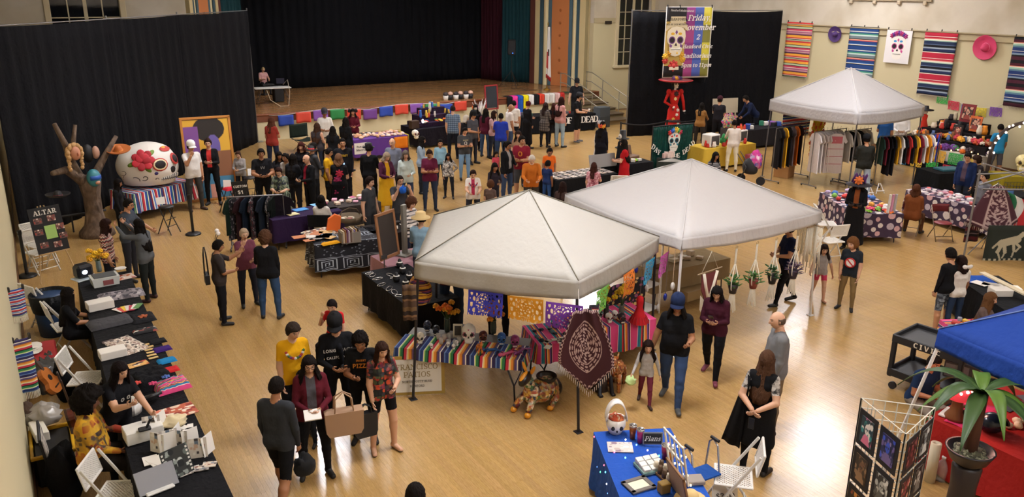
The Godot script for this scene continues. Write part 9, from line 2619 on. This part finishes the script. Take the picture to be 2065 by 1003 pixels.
	person({label="top of a dark-haired head at the bottom edge",at=V(2.56,.00,-5.88),yaw=2.56,h=1.66,top="2a2426",low="2a2426",do="short",skin="b5825f",s={arms="down/down",fine=true}})
	person({label="woman in a brown T-shirt wearing bobble antennae",at=V(2.71,.00,-14.71),yaw=1.48,h=1.59,top="332c2a",low="15151a",sleeve="elbow",do="short",skin="9c6b4a",s={arms="wave/hold",w=1.0,b=1.2,fine=true}})
	person({label="older woman in a purple top with a headband mask",at=V(3.35,.00,-15.36),yaw=.05,h=1.56,top="6a3848",low="20222c",do="short",hair="a8927a",skin="c99b7d",s={arms="hold/face",w=1.0,b=1.15}})
	person({label="curly-haired woman in a black top and jeans, back turned",at=V(3.53,.00,-14.51),yaw=2.64,h=1.67,top="131316",low="2f4562",sleeve="long",do="curly",hair="4a3020",skin="c99b7d",s={arms="hold/down",w=1.0,b=1.2,legs="ease",fine=true}})
	person({label="man in a black sweatshirt and cap carrying a boy on his shoulders",at=V(3.24,.00,-9.89),yaw=-.23,h=1.77,top="131316",low="17171b",sleeve="long",do="crop",cap="18181a",beard=true,skin="b5825f",print=[["LONG BEACH",.06,"cfcac2",.0],["CALIFORNIA",.05,"cfcac2",-.1]],s={arms="hold/hold",legs="ease",turn=-12.0,nod=18.0,fine=true}})
	person({label="woman in a yellow embroidered blouse with two-tone hair",at=V(2.70,.00,-10.09),yaw=-.09,h=1.71,top="d9a012",low="16161a",do="short",hair="2f2620",skin="c99b7d",emb=["a82f2c","d9d0c8","3a6a3c","6a2f6a"],s={arms="down/down",w=1.0,b=1.05,turn=20.0,nod=18.0,fine=true}})
	person({label="woman in a maroon cardigan and glasses reading a folded paper",at=V(2.60,.00,-9.05),yaw=-.19,h=1.68,top="561622",low="141417",sleeve="long",front="55545c",do="long",hair="17110f",specs=true,skin="c99b7d",s={arms="hold/hold",w=1.0,open=true,legs="ease",fine=true}})
	person({label="curly-haired child in blue half hidden behind the cardigan",at=V(2.75,.00,-9.80),yaw=-.8,h=1.1,top="1f2f6a",low="20242c",do="curly",skin="9c6b4a",s={arms="down/down",kid=.7,fine=true}})
	person({label="young man in a charcoal hooded sweatshirt and black shorts",at=V(2.06,.00,-8.61),yaw=2.38,h=1.68,top="303236",low="101013",sleeve="long",legs="shorts",do="crop",skin="9c6b4a",s={arms="down/down",b=1.1,legs="walk",fine=true}})
	person({label="boy in a black T-shirt with orange lettering",at=V(3.45,.00,-9.53),yaw=-.43,h=1.63,top="131315",low="17181c",do="mop",hair="140e0c",skin="9c6b4a",print=[["INSERT",.04,"c87a1c",.06],["PIZZA",.09,"c87a1c",-.02]],s={arms="down/phone",kid=.3,nod=22.0,fine=true}})
	person({label="girl with long brown hair in a floral black T-shirt and shorts",at=V(3.58,.00,-9.16),yaw=-.02,h=1.6,top=M.floral_black,low="101013",legs="short",do="vlong",hair="2f1c14",skin="c99b7d",barefoot=true,s={arms="hold/down",w=.8,b=.85,legs="ease",nod=14.0,fine=true}})
	person({label="woman in a black polo and navy visor holding a girl's hand",at=V(7.79,.00,-8.19),yaw=-.85,h=1.74,top="121215",low="35486a",do="long",shoe="4a4a48",sole="d0ccc4",skin="9c6b4a",cap="1b2644",s={arms="carry/side",w=.6,b=1.3,legs="walk",fine=true}})
	person({label="little girl in a grey top holding a green ball",at=V(7.45,.00,-8.39),yaw=-.64,h=1.05,top="a8a29c",low="6a2a38",sleeve="long",do="long",hair="20130f",shoe="3a2118",skin="c99b7d",s={arms="side/out",kid=.9,legs="walk",fine=true}})
	person({label="woman in a dark maroon blouse looking at her phone",at=V(8.93,.00,-8.53),yaw=-.98,h=1.58,top="3a1220",low="121214",sleeve="long",do="vlong",hair="15100f",shoe="6a2a3c",sole="d8d4cc",skin="c99b7d",s={arms="phone/phone",w=1.0,b=1.2,legs="walk",nod=26.0,fine=true}})
	person({label="man in a grey pullover and khaki trousers",at=V(8.45,.00,-6.88),yaw=-2.2,h=1.82,top="6c6c6c",low="6f5f48",sleeve="long",do="bald",hair="5a4a3c",skin="c99b7d",shoe="3a2a20",s={arms="down/down",b=1.3,fine=true}})
	person({label="long-haired woman in a black dress with hands behind her back",at=V(7.48,.00,-6.25),yaw=2.01,h=1.7,top="111113",low="111113",skirtc="111113",slv=M.print_grey,do="vlong",hair="4a3222",skin="c99b7d",s={arms="back/back",w=1.0,skirt=.62,flare=.03,fine=true}})
	person({label="shopper in jeans standing under the cream canopy",at=V(6.19,.00,-12.27),yaw=2.59,h=1.86,top="5a2428",low="27354c",do="long",skin="b5825f",s={arms="down/hold",w=1.0,fine=true}})
	person({label="shopper in dark clothes under the cream canopy",at=V(6.68,.00,-11.44),yaw=2.26,h=1.83,top="1c1c22",low="17181f",do="crop",skin="b5825f",s={arms="hold/hold",fine=true}})
	person({label="disc jockey in a white and pink shirt seated on the stage",at=V(10.11,1.06,-39.14),yaw=.1,h=1.24,top="c99a96",low="1c1c20",do="crop",hair="b59a6a",specs=true,skin="c99b7d",s={legs="sit",arms="table/phone",nod=20.0}})
	person({label="small boy in a red T-shirt riding on a man's shoulders",at=V(3.27,1.06,-10.03),yaw=-.73,h=1.0,k=.62,top="b51f22",low="16161a",do="crop",hair="17100e",skin="c99b7d",s={legs="astride",arms="down/face",kid=.6,fine=true,nod=16.0}})
	handbag(V(2.93,.62,-8.84),-.19,.46,.32,.16,"a58468","large beige leather tote hanging from the cardigan woman's arm")
	handbag(V(2.51,.80,-14.78),1.48,.26,.18,.08,"121214","small black handbag behind the woman with antennae",.5)
	handbag(V(3.30,.34,-9.09),-.02,.30,.34,.1,"17171a","black gift bag hanging from the floral girl's hand",.12)
	handbag(V(V(5.501,0,-20.247).x,.55,V(5.501,0,-20.247).z+.3),.50,.3,.22,.12,"7f8f74","sage green shoulder bag in the crowd",.3)
	handbag(V(18.08,.98,-26.35),3.04,.26,.2,.1,"151417","black shoulder bag of the woman in pink",.5)
	solo("folded_paper","folded striped brochure held by the woman in the cardigan","brochure",bx(S(),Vector3.ZERO,V(.2,.02,.15),pit(.5)),M.paper,V(2.50,1.06,-8.70),-.19)
	phone(V(8.60,1.20,-8.31),yaw(2.16)*pit(-.9),"dark phone held by the woman in the maroon blouse")
	phone(V(9.77,.800,-5.29),yaw(3.60)*pit(-.7),"glowing phone held by the seated man in navy",true)
	phone(V(7.28,1.38,-20.72),yaw(5.77)*pit(-.2),"lit phone raised by the woman in roses",true)
	phone(V(7.20,.86,-6.13),yaw(2.01),"black phone held behind the black dress")
	solo("green_ball","pale green fluffy ball in the little girl's hand","toy",lump(V(.075,.07,.075),9,.5),mat("b8d08a",.9),V(7.14,.42,-8.37))
	solo("paper_cup","white paper cup held by the man in the apron","cup",lathe(S(),[U(0,0),U(.035,0),U(.045,.12),U(0,.12)]),M.paper,V(19.65,1.22,-26.52))
	solo("blue_face_cloth","blue cloth pressed to the face of the man in grey","cloth",lump(V(.09,.10,.06),13,.4),cloth("1f56b0"),V(7.38,1.400,-17.05))
	solo("black_cape","long black cape hanging from the shoulder of the black dress","cape",sheet(S(),8,10,func(u: float,v: float)->Vector3: return V(.12+.05*v+u*(.08+.2*v),1.38-1.02*v,-.13+.10*u+.02*sin(u*9.0)*v),.008),cloth("0e0e10"),V(7.48,.00,-6.25),2.01)
	solo("black_bag","fuzzy black bag in the hand of the man in charcoal","bag",lump(V(.13,.15,.09),17,.4),mat("101012",.95),V(2.29,.44,-8.47))
	var an:=thing("bobble_antennae","headband with two white bobbles on springs","headband",V(2.71,1.60,-14.71),1.48)
	for s in [-1,1]:
		part(an,"spring",tube(S(),[V(s*.05,.0,0),V(s*.08,.07,.02),V(s*.09,.13,.05)],.006,5),mat("2a2a2c",.5))
		part(an,"bobble",ball(S(),V(s*.09,.15,.05),V(.04,.04,.04)),mat("e4ddd8",.5))
	solo("hat","black fedora with a red band worn in the crowd","hat",lathe(S(),[U(0,.02),U(.1,.0),U(.16,-.01),U(.165,.005),U(.105,.02),U(.1,.11),U(.06,.13),U(0,.12)],X(),20),mat("131214",.7),V(6.74,1.70,-21.65),1.79)
	solo("hat_band","red band round the black fedora","hat band",lathe(S(),[U(.106,.02),U(.104,.06),U(.098,.06)],X(),20),mat("b5222a",.6),V(6.74,1.70,-21.65))
	solo("hat","pale straw hat beside the cream canopy","hat",lathe(S(),[U(0,.02),U(.1,.0),U(.19,-.01),U(.195,.005),U(.105,.02),U(.1,.11),U(.06,.13),U(0,.12)],X(),20),mat("c8ad78",.9),V(6.48,1.65,-14.14),2.36)
	solo("hat","black fedora on the man in the black suit","hat",lathe(S(),[U(0,.02),U(.1,.0),U(.17,-.01),U(.175,.005),U(.105,.02),U(.1,.11),U(.06,.13),U(0,.12)],X(),20),mat("101012",.7),V(8.280,0,-21.413)+V(0,1.67,0))
	solo("hat","tall black top hat on the masked figure","hat",lathe(S(),[U(0,0),U(.2,0),U(.2,.015),U(.11,.02),U(.1,.26),U(0,.26)],X(),18),mat("101012",.6),V(15.66,1.60,-19.38),-1.73)
	var ch:=thing("flower_hat","wide purple feathered hat with an orange rose","hat",V(16.78,1.62,-11.89),-1.04)
	part(ch,"brim",lathe(S(),[U(0,0),U(.12,0),U(.30,-.03),U(.30,-.02),U(.12,.02),U(.11,.1),U(0,.11)],X(),22),mat("1c1420",.7))
	for i in 14: part(ch,"feather",ball(S(),V(sin(i*.45)*.13,.09+.02*(i%3),cos(i*.45)*.13),V(.025,.12,.02),rol(.4*sin(i)),6,5),mat("5a2f6a",.8))
	part(ch,"rose",blossom(S(),V(0,.1,.15),.11,pit(-.3),8),mat("d9702c",.7))
	var fw139:=thing("flower_headpiece","bright flower crown of the face-painted woman","headpiece",V(14.74,1.60,-27.04),-.32)
	for i in 9: part(fw139,"flower",blossom(S(),V(sin(i*.7)*.1,.03+.02*(i%2),cos(i*.7)*.1),.07,yaw(i*.7),6),mat(["d9a01c","c8342c","2f56b0","d9641c"][i%4],.6))
	var fw141:=thing("flower_headpiece","orange and red flower crown above the black dress","headpiece",V(16.29,1.63,-21.26),1.96)
	for i in 9: part(fw141,"flower",blossom(S(),V(sin(i*.7)*.1,.03+.02*(i%2),cos(i*.7)*.1),.07,yaw(i*.7),6),mat(["d9641c","c8342c","d9a01c","e07a2c"][i%4],.6))
	var fw143:=thing("flower_headpiece","silver and coloured flower headpiece over the white gown","headpiece",V(16.89,1.58,-22.11),2.40)
	for i in 9: part(fw143,"flower",blossom(S(),V(sin(i*.7)*.1,.03+.02*(i%2),cos(i*.7)*.1),.07,yaw(i*.7),6),mat(["c8c8cc","a8b0b8","c86a8a","d8d8dc"][i%4],.6))
	var ce:=thing("cat_ears","black furry cat-ear headband","headband",V(10.47,1.57,-28.48),-.35)
	for s in [-1,1]: part(ce,"ear",lump(V(.07,.08,.04),3,.4),mat("1c181a",.9)).position=V(s*.11,0,0)
	var bw:=thing("hair_bow","large white bow tied in the girl's dark hair","bow",V(14.06,1.30,-7.56),-3.52)
	for s in [-1,1]: part(bw,"loop",ball(S(),V(s*.05,0,0),V(.055,.038,.02),rol(s*.4),10,6),mat("dcd8d2",.7))
	part(bw,"knot",ball(S(),Vector3.ZERO,V(.025,.03,.03)),mat("d0ccc6",.7))
	var rg:=thing("shirt_print","red barred ring over a white disc on the boy's shirt","print",V(13.22,1.00,-9.32),-1.13)
	part(rg,"disc",prism(S(),oval(.075,.08,20),.003),mat("d8d4cc",.8))
	part(rg,"ring",lathe(S(),[U(.075,0),U(.1,0),U(.1,.006),U(.075,.006)],X(pit(PI/2),Vector3.ZERO),24),mat("b5221c",.7))
	part(rg,"bar",bx(S(),V(0,0,.004),V(.17,.025,.004),rol(-.78)),mat("b5221c",.7))
	var rs:=thing("rose_panel","magenta roses printed down the back of the black dress","print",V(6.97,.00,-20.27),5.78)
	for i in 4: part(rs,"rose",blossom(S(),V(.03*(1-2*(i%2)),1.28-.17*i,.0),.11,Basis().scaled(V(1,1,.25)),7),mat("8f1a4c" if i%2 else "b0203c",.8))
func V(x: float, y: float, z: float) -> Vector3: return Vector3(x, y, z)
func U(x: float, y: float) -> Vector2: return Vector2(x, y)
func X(b := Basis(), o := Vector3.ZERO) -> Transform3D: return Transform3D(b, o)
